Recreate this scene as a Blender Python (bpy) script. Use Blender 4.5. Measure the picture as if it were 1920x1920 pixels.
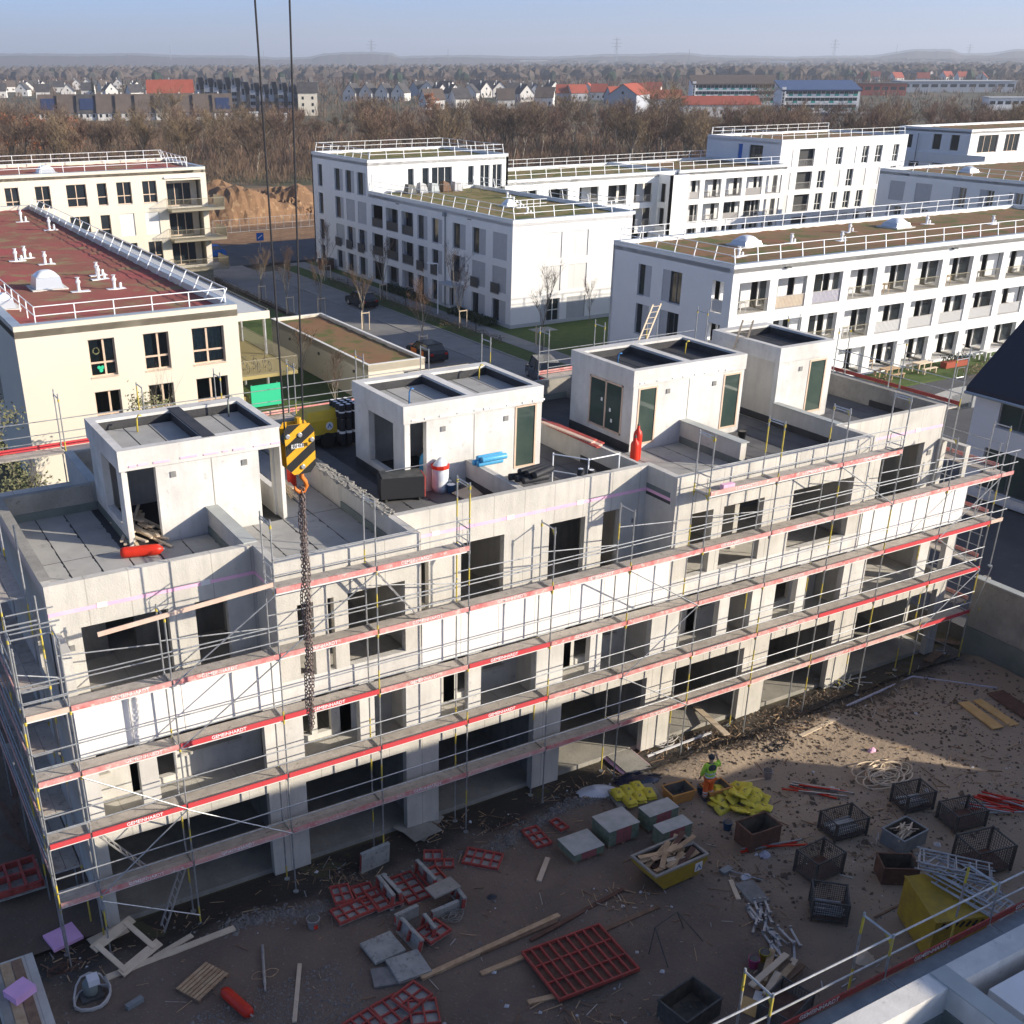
import bpy, math, random
from mathutils import Vector, Matrix
for _o in list(bpy.data.objects): bpy.data.objects.remove(_o)
SC = bpy.context.scene
COL = SC.collection
R = random.Random(7)

# ------------------------------------------------------------------ camera (solved from the scaffold grid of the photograph)
F_PX, YAW, PITCH, ROLL = 2105.85, 0.503658, 0.452122, -0.00406995
CAM = Vector((-0.379, -26.2116, 22.9732)); PPX, PPY = 808.6, 1135.0
_fw = Vector((math.sin(YAW)*math.cos(PITCH), math.cos(YAW)*math.cos(PITCH), -math.sin(PITCH)))
_rt = Vector((math.cos(YAW), -math.sin(YAW), 0)); _up = _rt.cross(_fw)
_r2 = math.cos(ROLL)*_rt + math.sin(ROLL)*_up; _u2 = -math.sin(ROLL)*_rt + math.cos(ROLL)*_up
cd = bpy.data.cameras.new('camera'); cam = bpy.data.objects.new('camera', cd); COL.objects.link(cam)
cam.matrix_world = Matrix(((_r2.x, _u2.x, -_fw.x, CAM.x), (_r2.y, _u2.y, -_fw.y, CAM.y), (_r2.z, _u2.z, -_fw.z, CAM.z), (0, 0, 0, 1)))
cd.sensor_fit = 'HORIZONTAL'; cd.sensor_width = 36; cd.lens = F_PX/1920*36
cd.shift_x = (960-PPX)/1920; cd.shift_y = (PPY-960)/1920
cd.clip_start = 0.1; cd.clip_end = 40000
SC.camera = cam
def ray(u, v): return (u-PPX)/F_PX*_r2 - (v-PPY)/F_PX*_u2 + _fw
def PZ(u, v, z=0.0): d = ray(u, v); return CAM + d*((z-CAM.z)/d.z)      # pixel -> point on the level z
def PY(u, v, y): d = ray(u, v); return CAM + d*((y-CAM.y)/d.y)          # pixel -> point on the wall plane y

# ------------------------------------------------------------------ sky, sun, exposure
SUN = Vector((-0.700, 0.632, -0.338)).normalized()                      # direction the light travels
ELEV = math.asin(-SUN.z)
w = bpy.data.worlds.new('World'); SC.world = w; w.use_nodes = True
nt = w.node_tree; nt.nodes.clear()
def N(t, kind, **kw):
    n = t.nodes.new(kind)
    for k, v in kw.items(): setattr(n, k, v)
    return n
sky = N(nt, 'ShaderNodeTexSky', sky_type='NISHITA'); sky.sun_disc = False
sky.sun_elevation = ELEV; sky.sun_rotation = math.atan2(-SUN.x, -SUN.y)
sky.altitude = 2000; sky.air_density = 0.5; sky.dust_density = 6.0; sky.ozone_density = 4.2
tc = N(nt, 'ShaderNodeTexCoord')
mp = N(nt, 'ShaderNodeMapping'); mp.inputs['Scale'].default_value = (2.2, 2.2, 13.0); nt.links.new(tc.outputs['Generated'], mp.inputs['Vector'])
cn = N(nt, 'ShaderNodeTexNoise'); cn.inputs['Scale'].default_value = 2.3; cn.inputs['Detail'].default_value = 9; cn.inputs['Roughness'].default_value = 0.58
nt.links.new(mp.outputs['Vector'], cn.inputs['Vector'])
cr = N(nt, 'ShaderNodeValToRGB'); cr.color_ramp.elements[0].position = 0.50; cr.color_ramp.elements[1].position = 0.78
cr.color_ramp.elements[0].color = (0, 0, 0, 1); cr.color_ramp.elements[1].color = (0.72, 0.72, 0.72, 1)
nt.links.new(cn.outputs['Fac'], cr.inputs['Fac'])
mx = N(nt, 'ShaderNodeMix', data_type='RGBA'); mx.inputs[7].default_value = (2.1, 2.35, 2.8, 1)
nt.links.new(cr.outputs['Color'], mx.inputs[0]); nt.links.new(sky.outputs['Color'], mx.inputs[6])
bg = N(nt, 'ShaderNodeBackground'); bg.inputs['Strength'].default_value = 0.14
nt.links.new(mx.outputs[2], bg.inputs['Color'])
wo = N(nt, 'ShaderNodeOutputWorld'); nt.links.new(bg.outputs['Background'], wo.inputs['Surface'])
sl = bpy.data.lights.new('sun', 'SUN'); sl.energy = 4.4; sl.angle = math.radians(0.5); sl.color = (1.0, 0.89, 0.73)
so = bpy.data.objects.new('sun', sl); COL.objects.link(so); so.rotation_euler = SUN.to_track_quat('-Z', 'Y').to_euler()
SC.view_settings.view_transform = 'Standard'; SC.view_settings.look = 'None'; SC.view_settings.gamma = 1
SC.view_settings.use_curve_mapping = False; SC.view_settings.exposure = 0.75
SC.render.engine = 'CYCLES'

# ------------------------------------------------------------------ materials (procedural, world-space noise)
MATS = {}
def mat(name, c1, c2=None, s=1.0, rough=0.85, bump=0.0, bs=25.0, metal=0.0, c3=None, s3=20.0, t3=(0.6, 0.7), streak=0.0, lo=0.35, hi=0.65, spec=0.3, rnd=0.0, joint=None):
    if name in MATS: return MATS[name]
    m = bpy.data.materials.new(name); m.use_nodes = True; t = m.node_tree; b = t.nodes['Principled BSDF']
    L = t.links.new
    b.inputs['Roughness'].default_value = rough; b.inputs['Metallic'].default_value = metal; b.inputs['Specular IOR Level'].default_value = spec
    geo = N(t, 'ShaderNodeNewGeometry')
    rgb = lambda c: (c[0], c[1], c[2], 1)
    def noise(scale, det=5, vec=None, rough_=0.6):
        n = N(t, 'ShaderNodeTexNoise'); n.inputs['Scale'].default_value = scale; n.inputs['Detail'].default_value = det; n.inputs['Roughness'].default_value = rough_
        L(vec or geo.outputs['Position'], n.inputs['Vector']); return n.outputs['Fac']
    def ramp(f, a, b_, ca=(0, 0, 0, 1), cb=(1, 1, 1, 1)):
        r = N(t, 'ShaderNodeValToRGB'); r.color_ramp.elements[0].position = a; r.color_ramp.elements[1].position = b_
        r.color_ramp.elements[0].color = ca; r.color_ramp.elements[1].color = cb; L(f, r.inputs['Fac']); return r.outputs['Color']
    def mix(f, a, b_, bt='MIX'):
        x = N(t, 'ShaderNodeMix', data_type='RGBA', blend_type=bt)
        for inp, val in ((0, f), (6, a), (7, b_)):
            if hasattr(val, 'is_linked'): L(val, x.inputs[inp])
            else: x.inputs[inp].default_value = val
        return x.outputs[2]
    col = None
    if c2 is not None: col = ramp(noise(s), lo, hi, rgb(c1), rgb(c2))
    if c3 is not None: col = mix(ramp(noise(s3, 3), *t3), col if col else rgb(c1), rgb(c3))
    if streak > 0:
        mpn = N(t, 'ShaderNodeMapping'); mpn.inputs['Scale'].default_value = (2.6, 2.6, 0.4); L(geo.outputs['Position'], mpn.inputs['Vector'])
        f = ramp(noise(1.3, 6, mpn.outputs['Vector']), 0.30, 0.62, (1-streak, 1-streak, 1-streak*0.95, 1), (1, 1, 1, 1))
        col = mix(1.0, col if col else rgb(c1), f, 'MULTIPLY')
    if joint:                                                          # thin formwork joints every `joint` metres
        sx = N(t, 'ShaderNodeSeparateXYZ'); L(geo.outputs['Position'], sx.inputs[0])
        for ax, step in ((0, joint[0]), (2, joint[1])):
            if not step: continue
            md = N(t, 'ShaderNodeMath', operation='PINGPONG'); L(sx.outputs[ax], md.inputs[0]); md.inputs[1].default_value = step/2
            f = ramp(md.outputs[0], 0.010/1.0, 0.022, (0.62, 0.61, 0.6, 1), (1, 1, 1, 1)); col = mix(0.7, col if col else rgb(c1), f, 'MULTIPLY')
    if rnd > 0:
        oi = N(t, 'ShaderNodeObjectInfo'); v = N(t, 'ShaderNodeMapRange'); L(oi.outputs['Random'], v.inputs['Value']); v.inputs['To Min'].default_value = 1-rnd; v.inputs['To Max'].default_value = 1+rnd
        hs = N(t, 'ShaderNodeHueSaturation'); L(v.outputs[0], hs.inputs['Value'])
        if col: L(col, hs.inputs['Color'])
        else: hs.inputs['Color'].default_value = rgb(c1)
        col = hs.outputs['Color']
    if col: L(col, b.inputs['Base Color'])
    else: b.inputs['Base Color'].default_value = rgb(c1)
    if bump > 0:
        bn = N(t, 'ShaderNodeBump'); bn.inputs['Strength'].default_value = bump; bn.inputs['Distance'].default_value = 0.05
        L(noise(bs, 6), bn.inputs['Height']); L(bn.outputs['Normal'], b.inputs['Normal'])
    MATS[name] = m; return m
def M(n): return MATS[n]
mat('concrete', (.61, .585, .53), (.52, .50, .45), 0.9, .9, .25, 18, c3=(.40, .385, .35), s3=6, t3=(.64, .82), streak=.13, joint=(1.19, 0))
mat('concrete_white', (.70, .69, .655), (.56, .545, .51), 0.7, .85, .15, 22, c3=(.44, .43, .40), s3=5, t3=(.62, .8), streak=.12)
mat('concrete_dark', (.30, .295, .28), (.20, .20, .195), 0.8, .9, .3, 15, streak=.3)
mat('concrete_old', (.36, .34, .30), (.26, .25, .22), 1.2, .92, .3, 14, c3=(.18, .17, .15), s3=9, t3=(.6, .75))
mat('panel_white', (.80, .79, .765), (.74, .73, .70), 1.2, .7, .06, 20, c3=(.55, .52, .45), s3=3.4, t3=(.72, .85))
mat('bitumen', (.40, .395, .375), (.32, .318, .305), 0.8, .85, .25, 60, c3=(.24, .24, .235), s3=2.4, t3=(.62, .8), rnd=.08)
mat('bitumen_black', (.035, .036, .04), (.055, .055, .058), 1.5, .6, .4, 12)
mat('flashing', (.135, .165, .155), (.19, .215, .20), 1.0, .55, .1, 20)
mat('cap_metal', (.34, .36, .35), (.44, .46, .44), .8, .5, .1, 15)
mat('pink_foam', (.80, .44, .60), (.86, .53, .67), 2.0, .8, .05, 20)
mat('pink_panel', (.72, .40, .66), (.80, .46, .74), 2.0, .8)
mat('galvanised', (.50, .52, .53), (.36, .37, .38), 5, .42, 0, metal=.6, c3=(.28, .28, .27), s3=14, t3=(.6, .7))
mat('bitumen_dark', (.11, .11, .115), (.15, .15, .15), 0.8, .75, .25, 60, rnd=.1)
mat('yellow_paint', (.62, .49, .06), (.50, .40, .08), 6, .5, c3=(.35, .32, .25), s3=18, t3=(.6, .68))
mat('scaf_deck', (.36, .325, .285), (.46, .42, .37), 3, .85, .3, 30, c3=(.24, .215, .19), s3=7, t3=(.58, .72), rnd=.12)
mat('toe_red', (.60, .055, .065), (.52, .07, .08), 3, .6, c3=(.52, .30, .27), s3=9, t3=(.66, .78))
mat('toe_worn', (.56, .16, .155), (.62, .36, .33), 2.2, .7, c3=(.66, .52, .46), s3=8, t3=(.55, .68))
mat('toe_pale', (.66, .42, .37), (.62, .30, .27), 1.8, .75, c3=(.70, .60, .52), s3=7, t3=(.55, .7))
mat('toe_wood', (.60, .42, .33), (.66, .52, .42), 2, .8)
mat('letter_white', (.82, .80, .78), (.62, .50, .47), 9, .6, lo=.52, hi=.62)
mat('letter_plain', (.85, .85, .85))
mat('wood', (.42, .28, .16), (.55, .40, .25), 4, .85, .3, 30, rnd=.2)
mat('wood_pale', (.62, .50, .36), (.70, .58, .43), 3, .85, .2, 30, rnd=.12)
mat('wood_dark', (.16, .10, .065), (.24, .155, .10), 4, .9, .3, 30, rnd=.2)
mat('plywood_yellow', (.55, .34, .12), (.64, .42, .18), 2, .7)
mat('form_red', (.45, .075, .06), (.34, .06, .05), 4, .7, .2, 20, c3=(.26, .15, .12), s3=10, t3=(.55, .7))
mat('form_face', (.30, .31, .29), (.40, .40, .37), 2.5, .85, .3, 18, c3=(.20, .20, .19), s3=7, t3=(.55, .7))
mat('brick_wrap', (.46, .47, .46), (.36, .38, .36), 3, .5, .2, 12)
mat('brick_green', (.11, .17, .12), (.20, .24, .19), 6, .6)
mat('brick_red', (.33, .10, .11), (.26, .10, .10), 6, .8)
mat('rust', (.10, .055, .04), (.16, .085, .06), 4, .85, .3, 20)
mat('steel_dark', (.07, .075, .075), (.12, .12, .115), 5, .6, metal=.4)
mat('steel_grey', (.22, .25, .27), (.30, .33, .34), 3, .55, metal=.3)
mat('tub_orange', (.58, .30, .08), (.50, .25, .08), 3, .6)
mat('tub_inside', (.10, .095, .085), (.16, .15, .13), 4, .9)
mat('yellow_bag', (.74, .62, .05), (.64, .54, .07), 6, .55, .3, 9, rnd=.1)
mat('bag_print', (.12, .11, .10), (.45, .40, .10), 12, .7)
mat('skip_yellow', (.42, .30, .03), (.30, .21, .035), 2.5, .6, .1, 12, c3=(.16, .10, .05), s3=7, t3=(.62, .75))
mat('skip_inside', (.09, .08, .065), (.15, .13, .10), 4, .9)
mat('dirt', (.155, .115, .085), (.105, .080, .062), .55, .95, .9, 9, c3=(.24, .20, .16), s3=16, t3=(.62, .72))
mat('dirt_dry', (.30, .235, .165), (.22, .17, .12), .8, .95, .9, 8, c3=(.36, .30, .23), s3=13, t3=(.6, .7))
mat('mud', (.045, .040, .036), (.085, .072, .060), 1.2, .55, .6, 8)
mat('gravel', (.34, .32, .29), (.22, .20, .18), 9, .95, .5, 20, rnd=.3)
mat('clod', (.22, .17, .12), (.15, .115, .085), 7, .95, .5, 20, rnd=.3)
mat('asphalt', (.075, .077, .082), (.10, .10, .105), .5, .9, .2, 40, c3=(.13, .13, .13), s3=2.0, t3=(.62, .8))
mat('asphalt_pale', (.20, .195, .19), (.25, .245, .235), .4, .9, .2, 40)
mat('paving', (.24, .235, .22), (.30, .29, .27), .6, .9, .15, 30)
mat('kerb', (.34, .33, .31), (.28, .275, .26), 2, .9)
mat('lawn', (.055, .10, .022), (.085, .12, .03), 1.2, .95, .6, 30, c3=(.12, .11, .05), s3=4, t3=(.6, .75))
mat('field', (.10, .085, .055), (.075, .085, .04), .012, .95, 0, c3=(.15, .12, .08), s3=.03, t3=(.5, .62))
mat('earth_mound', (.26, .155, .085), (.19, .11, .06), .35, .95, 1.0, 1.4, c3=(.34, .23, .13), s3=1.1, t3=(.55, .68))
mat('sedum_red', (.36, .085, .08), (.26, .12, .075), .16, .95, .8, 9, c3=(.27, .19, .10), s3=.42, t3=(.52, .64))
mat('sedum_brown', (.25, .125, .065), (.20, .145, .07), .22, .95, .8, 9, c3=(.12, .13, .04), s3=.5, t3=(.52, .62))
mat('sedum_green', (.20, .18, .065), (.24, .17, .08), .25, .95, .8, 9, c3=(.10, .12, .03), s3=.6, t3=(.5, .6))
mat('white_wall', (.80, .80, .79), (.77, .77, .76), .8, .8, .08, 14)
mat('plinth', (.50, .52, .53))
mat('beige_wall', (.70, .645, .54), (.68, .625, .52), .5, .85, .08, 20)
mat('shutter', (.42, .43, .45), (.46, .47, .48), 2, .7)
mat('shutter_light', (.66, .66, .65))
mat('glass_dark', (.02, .026, .032), rough=.06, spec=.6)
mat('glass_green', (.035, .055, .05), (.06, .085, .07), .6, .05, spec=.6)
mat('room_shade', (.06, .062, .062))  # near-black colour stands in for the shade inside rooms
mat('curtain', (.50, .55, .53), (.36, .42, .42), 6, .9)
mat('frame_wood', (.66, .50, .38), (.60, .45, .33), 3, .6)
mat('frame_white', (.72, .72, .70))
mat('frame_grey', (.12, .125, .13))
mat('rail_dark', (.13, .125, .125), metal=.2, rough=.5)
mat('rail_bronze', (.30, .27, .20), metal=.2, rough=.5)
mat('rail_pale', (.46, .44, .42), rough=.6)
mat('rail_white', (.82, .84, .85), rough=.4)
mat('zinc', (.36, .42, .47), (.42, .48, .52), 1, .35, metal=.3)
mat('dome', (.78, .82, .85), rough=.2, spec=.5)
mat('hook_yellow', (.66, .36, .02), (.58, .30, .02), 5, .45, c3=(.25, .15, .06), s3=12, t3=(.66, .78))
mat('black_paint', (.018, .018, .02), rough=.5)
mat('cable', (.05, .048, .05), rough=.5, metal=.5)
mat('chain', (.15, .115, .105), (.24, .19, .175), 20, .5, metal=.5)
mat('hook_orange', (.60, .17, .03), rough=.5)
mat('gas_red', (.62, .035, .015), (.52, .03, .015), 4, .4)
mat('hivis', (.52, .85, .08), (.46, .76, .08), 9, .75)
mat('hivis_orange', (.85, .16, .03), rough=.75)
mat('reflective', (.62, .64, .64), rough=.4)
mat('cloth_dark', (.06, .065, .075), rough=.9)
mat('skin', (.50, .32, .24), rough=.6)
mat('blue_film', (.06, .32, .58), (.10, .40, .66), 7, .35)
mat('sack_white', (.66, .68, .70), (.50, .56, .66), 5, .6, .3, 10)
mat('bucket_blue', (.05, .18, .42), rough=.5)
mat('pink_bucket', (.78, .10, .36), rough=.5)
mat('roll_black', (.025, .026, .03), rough=.6)
mat('gen_yellow', (.62, .44, .03), (.55, .38, .04), 4, .5)
mat('sign_green', (.03, .50, .27), rough=.6)
mat('olive_panel', (.34, .28, .12), rough=.6)
mat('roof_tile_dark', (.055, .052, .055), (.085, .08, .08), .4, .8)
mat('roof_brown', (.135, .105, .085), (.10, .08, .068), .3, .85)
mat('roof_red', (.36, .085, .05), (.30, .075, .045), .3, .85)
mat('house_white', (.66, .64, .61), rough=.9)
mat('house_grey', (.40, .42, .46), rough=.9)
mat('solar', (.03, .045, .10), rough=.15, spec=.6)
mat('teal', (.04, .36, .30), rough=.4)
mat('navy_roof', (.022, .026, .045), rough=.6)
mat('bark', (.10, .078, .058), (.15, .115, .085), 3, .9, rnd=.25)
mat('bark_pale', (.30, .265, .215), (.22, .19, .15), 2, .9, rnd=.2)
mat('twig', (.15, .105, .072), rough=.9, rnd=.3)
mat('twig_red', (.16, .10, .07), rough=.9, rnd=.3)
mat('twig_tan', (.22, .16, .095), rough=.9, rnd=.25)
mat('leaf_olive', (.15, .16, .075), (.21, .20, .11), 3, .8, rnd=.2)
mat('leaf_brown', (.30, .12, .055), rough=.9, rnd=.25)
mat('conifer', (.022, .042, .026), (.035, .055, .03), 2, .9, rnd=.25)
mat('hedge', (.03, .05, .02), (.055, .07, .03), 4, .9, .5, 12)
mat('forest', (.085, .066, .055), (.115, .088, .07), .03, .95, c3=(.06, .06, .045), s3=.02, t3=(.55, .66))
mat('hill', (.11, .10, .095), (.085, .09, .07), .004, .95)
mat('car_black', (.012, .013, .016), rough=.18, spec=.6)
mat('car_blue', (.012, .02, .045), rough=.18, spec=.6)
mat('car_orange', (.62, .17, .02), rough=.3)
mat('tyre', (.02, .02, .02), rough=.9)
mat('alu', (.6, .6, .6), rough=.3, metal=.7)
mat('lamp_red', (.35, .01, .01), rough=.3)
mat('plate_white', (.8, .8, .8))
mat('water', (.05, .06, .07), rough=.03, spec=.8)
mat('blue_sign', (.02, .14, .50), rough=.5)
mat('plastic_white', (.66, .66, .68), rough=.4)
mat('rag', (.42, .42, .52), (.55, .53, .58), 6, .9)
mat('dome_metal', (.55, .57, .58), rough=.3, metal=.4)
def glass_clear():
    m = bpy.data.materials.new('glass_clear'); m.use_nodes = True; t = m.node_tree; t.nodes.clear()
    a = N(t, 'ShaderNodeBsdfTransparent'); a.inputs[0].default_value = (.78, .84, .83, 1)
    g = N(t, 'ShaderNodeBsdfGlossy'); g.inputs['Roughness'].default_value = 0.02
    f = N(t, 'ShaderNodeFresnel'); f.inputs[0].default_value = 1.7
    x = N(t, 'ShaderNodeMixShader'); o = N(t, 'ShaderNodeOutputMaterial')
    t.links.new(f.outputs[0], x.inputs[0]); t.links.new(a.outputs[0], x.inputs[1]); t.links.new(g.outputs[0], x.inputs[2]); t.links.new(x.outputs[0], o.inputs['Surface'])
    MATS['glass_clear'] = m
glass_clear()

# ------------------------------------------------------------------ mesh helpers
class MB:
    def __init__(s): s.v = []; s.f = []; s.m = []; s.cur = 0
    def _add(s, vs, fs):
        o = len(s.v); s.v += [tuple(x) for x in vs]; s.f += [tuple(o+i for i in f) for f in fs]; s.m += [s.cur]*len(fs); return s
    def box(s, x0, x1, y0, y1, z0, z1):
        return s._add([(x0,y0,z0),(x1,y0,z0),(x1,y1,z0),(x0,y1,z0),(x0,y0,z1),(x1,y0,z1),(x1,y1,z1),(x0,y1,z1)],
                      [(0,3,2,1),(4,5,6,7),(0,1,5,4),(1,2,6,5),(2,3,7,6),(3,0,4,7)])
    def obox(s, c, ax, ay, az):                                        # half-axis vectors
        c, ax, ay, az = Vector(c), Vector(ax), Vector(ay), Vector(az)
        vs = [c+i*ax+j*ay+k*az for k in (-1, 1) for (i, j) in ((-1,-1),(1,-1),(1,1),(-1,1))]
        return s._add(vs, [(0,3,2,1),(4,5,6,7),(0,1,5,4),(1,2,6,5),(2,3,7,6),(3,0,4,7)])
    def beam(s, p, q, w, h, up=(0,0,1)):                               # rectangular bar from p to q
        p, q = Vector(p), Vector(q); d = q-p; u = Vector(up); sd = d.cross(u)
        if sd.length < 1e-6: sd = d.cross(Vector((1, 0, 0)))
        sd.normalize(); u = sd.cross(d).normalized()
        return s.obox((p+q)/2, d/2, sd*w/2, u*h/2)
    def tube(s, p, q, r, n=6, r2=None, cap=True):
        p, q = Vector(p), Vector(q); d = (q-p); r2 = r if r2 is None else r2
        a = d.orthogonal().normalized(); b = d.cross(a).normalized()
        vs = []
        for c, rr in ((p, r), (q, r2)):
            for i in range(n):
                t = 2*math.pi*i/n; vs.append(c + (a*math.cos(t)+b*math.sin(t))*rr)
        fs = [(i, (i+1) % n, n+(i+1) % n, n+i) for i in range(n)]
        if cap: fs += [tuple(range(n-1, -1, -1)), tuple(range(n, 2*n))]
        return s._add(vs, fs)
    def path(s, pts, r, n=5):
        pts = [Vector(p) for p in pts]; k = len(pts); vs = []
        for i, p in enumerate(pts):
            d = (pts[min(i+1, k-1)]-pts[max(i-1, 0)]).normalized(); a = d.cross(Vector((0.13, 0.21, 0.97)))
            if a.length < 1e-4: a = d.orthogonal()
            a.normalize(); b = d.cross(a)
            rr = r[i] if isinstance(r, (list, tuple)) else r
            vs += [p + (a*math.cos(2*math.pi*j/n)+b*math.sin(2*math.pi*j/n))*rr for j in range(n)]
        fs = [(i*n+j, i*n+(j+1) % n, (i+1)*n+(j+1) % n, (i+1)*n+j) for i in range(k-1) for j in range(n)]
        fs += [tuple(range(n-1, -1, -1)), tuple(range((k-1)*n, k*n))]
        return s._add(vs, fs)
    def lathe(s, c, prof, n=12, axis='z'):
        c = Vector(c); vs = []; k = len(prof)
        for (r, h) in prof:
            for j in range(n):
                t = 2*math.pi*j/n; x, y = r*math.cos(t), r*math.sin(t)
                vs.append(c + (Vector((x, y, h)) if axis == 'z' else Vector((h, x, y)) if axis == 'x' else Vector((x, h, y))))
        fs = [(i*n+j, i*n+(j+1) % n, (i+1)*n+(j+1) % n, (i+1)*n+j) for i in range(k-1) for j in range(n)]
        fs += [tuple(range(n-1, -1, -1)), tuple(range((k-1)*n, k*n))]
        return s._add(vs, fs)
    def poly(s, pts): return s._add(pts, [tuple(range(len(pts)))])
    def prism(s, pts, z0, z1):                                         # 2-D outline (counter-clockwise) between two levels
        n = len(pts)
        return s._add([(x, y, z0) for x, y in pts]+[(x, y, z1) for x, y in pts],
                      [tuple(range(n-1, -1, -1)), tuple(range(n, 2*n))]+[(i, (i+1) % n, n+(i+1) % n, n+i) for i in range(n)])
    def mesh(s, name, mats, smooth=False):
        me = bpy.data.meshes.new(name); me.from_pydata(s.v, [], s.f)
        for x in (mats if isinstance(mats, (list, tuple)) else [mats]): me.materials.append(M(x))
        if len(set(s.m)) > 1: me.polygons.foreach_set('material_index', s.m)
        if smooth: me.polygons.foreach_set('use_smooth', [True]*len(me.polygons))
        me.update(); return me
    def build(s, name, mats, parent=None, smooth=False):
        return link(name, s.mesh(name, mats, smooth), parent)
def WM(o):
    return (WM(o.parent) @ o.matrix_parent_inverse @ o.matrix_basis) if o.parent else o.matrix_basis.copy()
def link(name, me, parent=None, mw=None, kind=None):                   # everything is modelled in world coordinates
    o = bpy.data.objects.new(name, me); COL.objects.link(o)
    if mw is not None: o.matrix_basis = mw
    if parent is not None: o.parent = parent; o.matrix_parent_inverse = WM(parent).inverted()
    if kind: o['kind'] = kind
    return o
def thing(name, label, cat, loc=(0, 0, 0), group=None):
    o = bpy.data.objects.new(name, None); o.empty_display_size = .2; COL.objects.link(o); o.location = loc
    o['label'] = label; o['category'] = cat
    if group: o['group'] = group
    return o
def tag(o, label, cat, group=None):
    o['label'] = label; o['category'] = cat
    if group: o['group'] = group
    return o
def struct(o): o['kind'] = 'structure'; return o
def copy_tree(o, parent=None, mw=None, label=None, group=None):
    c = o.copy(); COL.objects.link(c)
    if mw is not None: c.matrix_basis = mw
    if label: c['label'] = label
    if group: c['group'] = group
    if parent: c.parent = parent
    for ch in o.children: copy_tree(ch, c)
    return c
UM = {}
def unit(kind, m, n=6):                                                # shared unit meshes
    k = (kind, m, n)
    if k not in UM:
        b = MB()
        if kind == 'cyl': b.tube((0, 0, 0), (0, 0, 1), 1, n)
        else: b.box(-.5, .5, -.5, .5, -.5, .5)
        UM[k] = b.mesh(kind+'_'+m, m, smooth=False)
    return UM[k]
def rod(name, p, q, r, m, parent, n=6):                                # round bar as an object of its own, mesh shared
    p, q = Vector(p), Vector(q); d = q-p
    mw = Matrix.Translation(p) @ d.to_track_quat('Z', 'Y').to_matrix().to_4x4() @ Matrix.Diagonal((r, r, d.length, 1))
    return link(name, unit('cyl', m, n), parent, mw)
def blk(name, x0, x1, y0, y1, z0, z1, m, parent=None):                 # box as an object of its own, mesh shared
    mw = Matrix.Translation(((x0+x1)/2, (y0+y1)/2, (z0+z1)/2)) @ Matrix.Diagonal((x1-x0, y1-y0, z1-z0, 1))
    return link(name, unit('box', m), parent, mw)
def bar(name, p, q, w, h, m, parent=None, up=(0, 0, 1)):               # rectangular bar as an object, mesh shared
    p, q = Vector(p), Vector(q); d = q-p; u = Vector(up); sd = d.cross(u)
    if sd.length < 1e-6: sd = d.cross(Vector((1, 0, 0)))
    sd.normalize(); u = sd.cross(d).normalized(); dn = d.normalized()
    mw = Matrix(((dn.x*d.length, -sd.x*w, u.x*h, (p.x+q.x)/2), (dn.y*d.length, -sd.y*w, u.y*h, (p.y+q.y)/2), (dn.z*d.length, -sd.z*w, u.z*h, (p.z+q.z)/2), (0, 0, 0, 1)))
    return link(name, unit('box', m), parent, mw)
TX = {}
def text_mesh(s, m, size=1.0):
    k = (s, m, size)
    if k not in TX:
        c = bpy.data.curves.new('lettering', 'FONT'); c.body = s; c.size = size; c.align_x = 'CENTER'; c.align_y = 'CENTER'; c.offset = 0.012*size; c.extrude = 0.002
        o = bpy.data.objects.new('tmp_text', c); COL.objects.link(o); dg = bpy.context.evaluated_depsgraph_get(); dg.update()
        me = bpy.data.meshes.new_from_object(o.evaluated_get(dg)); bpy.data.objects.remove(o); me.materials.clear(); me.materials.append(M(m)); TX[k] = me
    return TX[k]
# ================================================================== TERRAIN, COURT, STREETS
FAR = 16000
m = MB(); m.poly([(-FAR, -FAR, -.40), (FAR, -FAR, -.40), (FAR, FAR, -.40), (-FAR, FAR, -.40)]); struct(m.build('ground', 'field'))
def hnoise(x, y): return (math.sin(x*1.7+y*.6)+math.sin(y*2.3-x*.8+1.3)+math.sin(x*3.9+y*3.1))*.33
def sheet(name, mt, x0, x1, y0, y1, zf, step, mats=None):
    nx, ny = max(1, int((x1-x0)/step)), max(1, int((y1-y0)/step)); b = MB()
    vs = [(x0+(x1-x0)*i/nx, y0+(y1-y0)*j/ny) for j in range(ny+1) for i in range(nx+1)]
    b._add([(x, y, zf(x, y)) for x, y in vs], [(j*(nx+1)+i, j*(nx+1)+i+1, (j+1)*(nx+1)+i+1, (j+1)*(nx+1)+i) for j in range(ny) for i in range(nx)])
    return struct(b.build(name, mt, smooth=True))
def court_z(x, y):
    z = -.12 + .05*hnoise(x*.55, y*.55) + .025*hnoise(x*2.1, y*1.9)
    d = y - (-.75 + .35*math.sin(x*.37) + .15*math.sin(x*1.1))          # muddy trench along the building
    if d > 0: z -= min(.25, d*.35)
    if 24 < x < 33 and -2.5 < y < .9: z += .22*max(0, 1-abs(y+.6)/1.6)*min(1, (x-24)/1.5, (33-x)/1.5)
    return z
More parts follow.
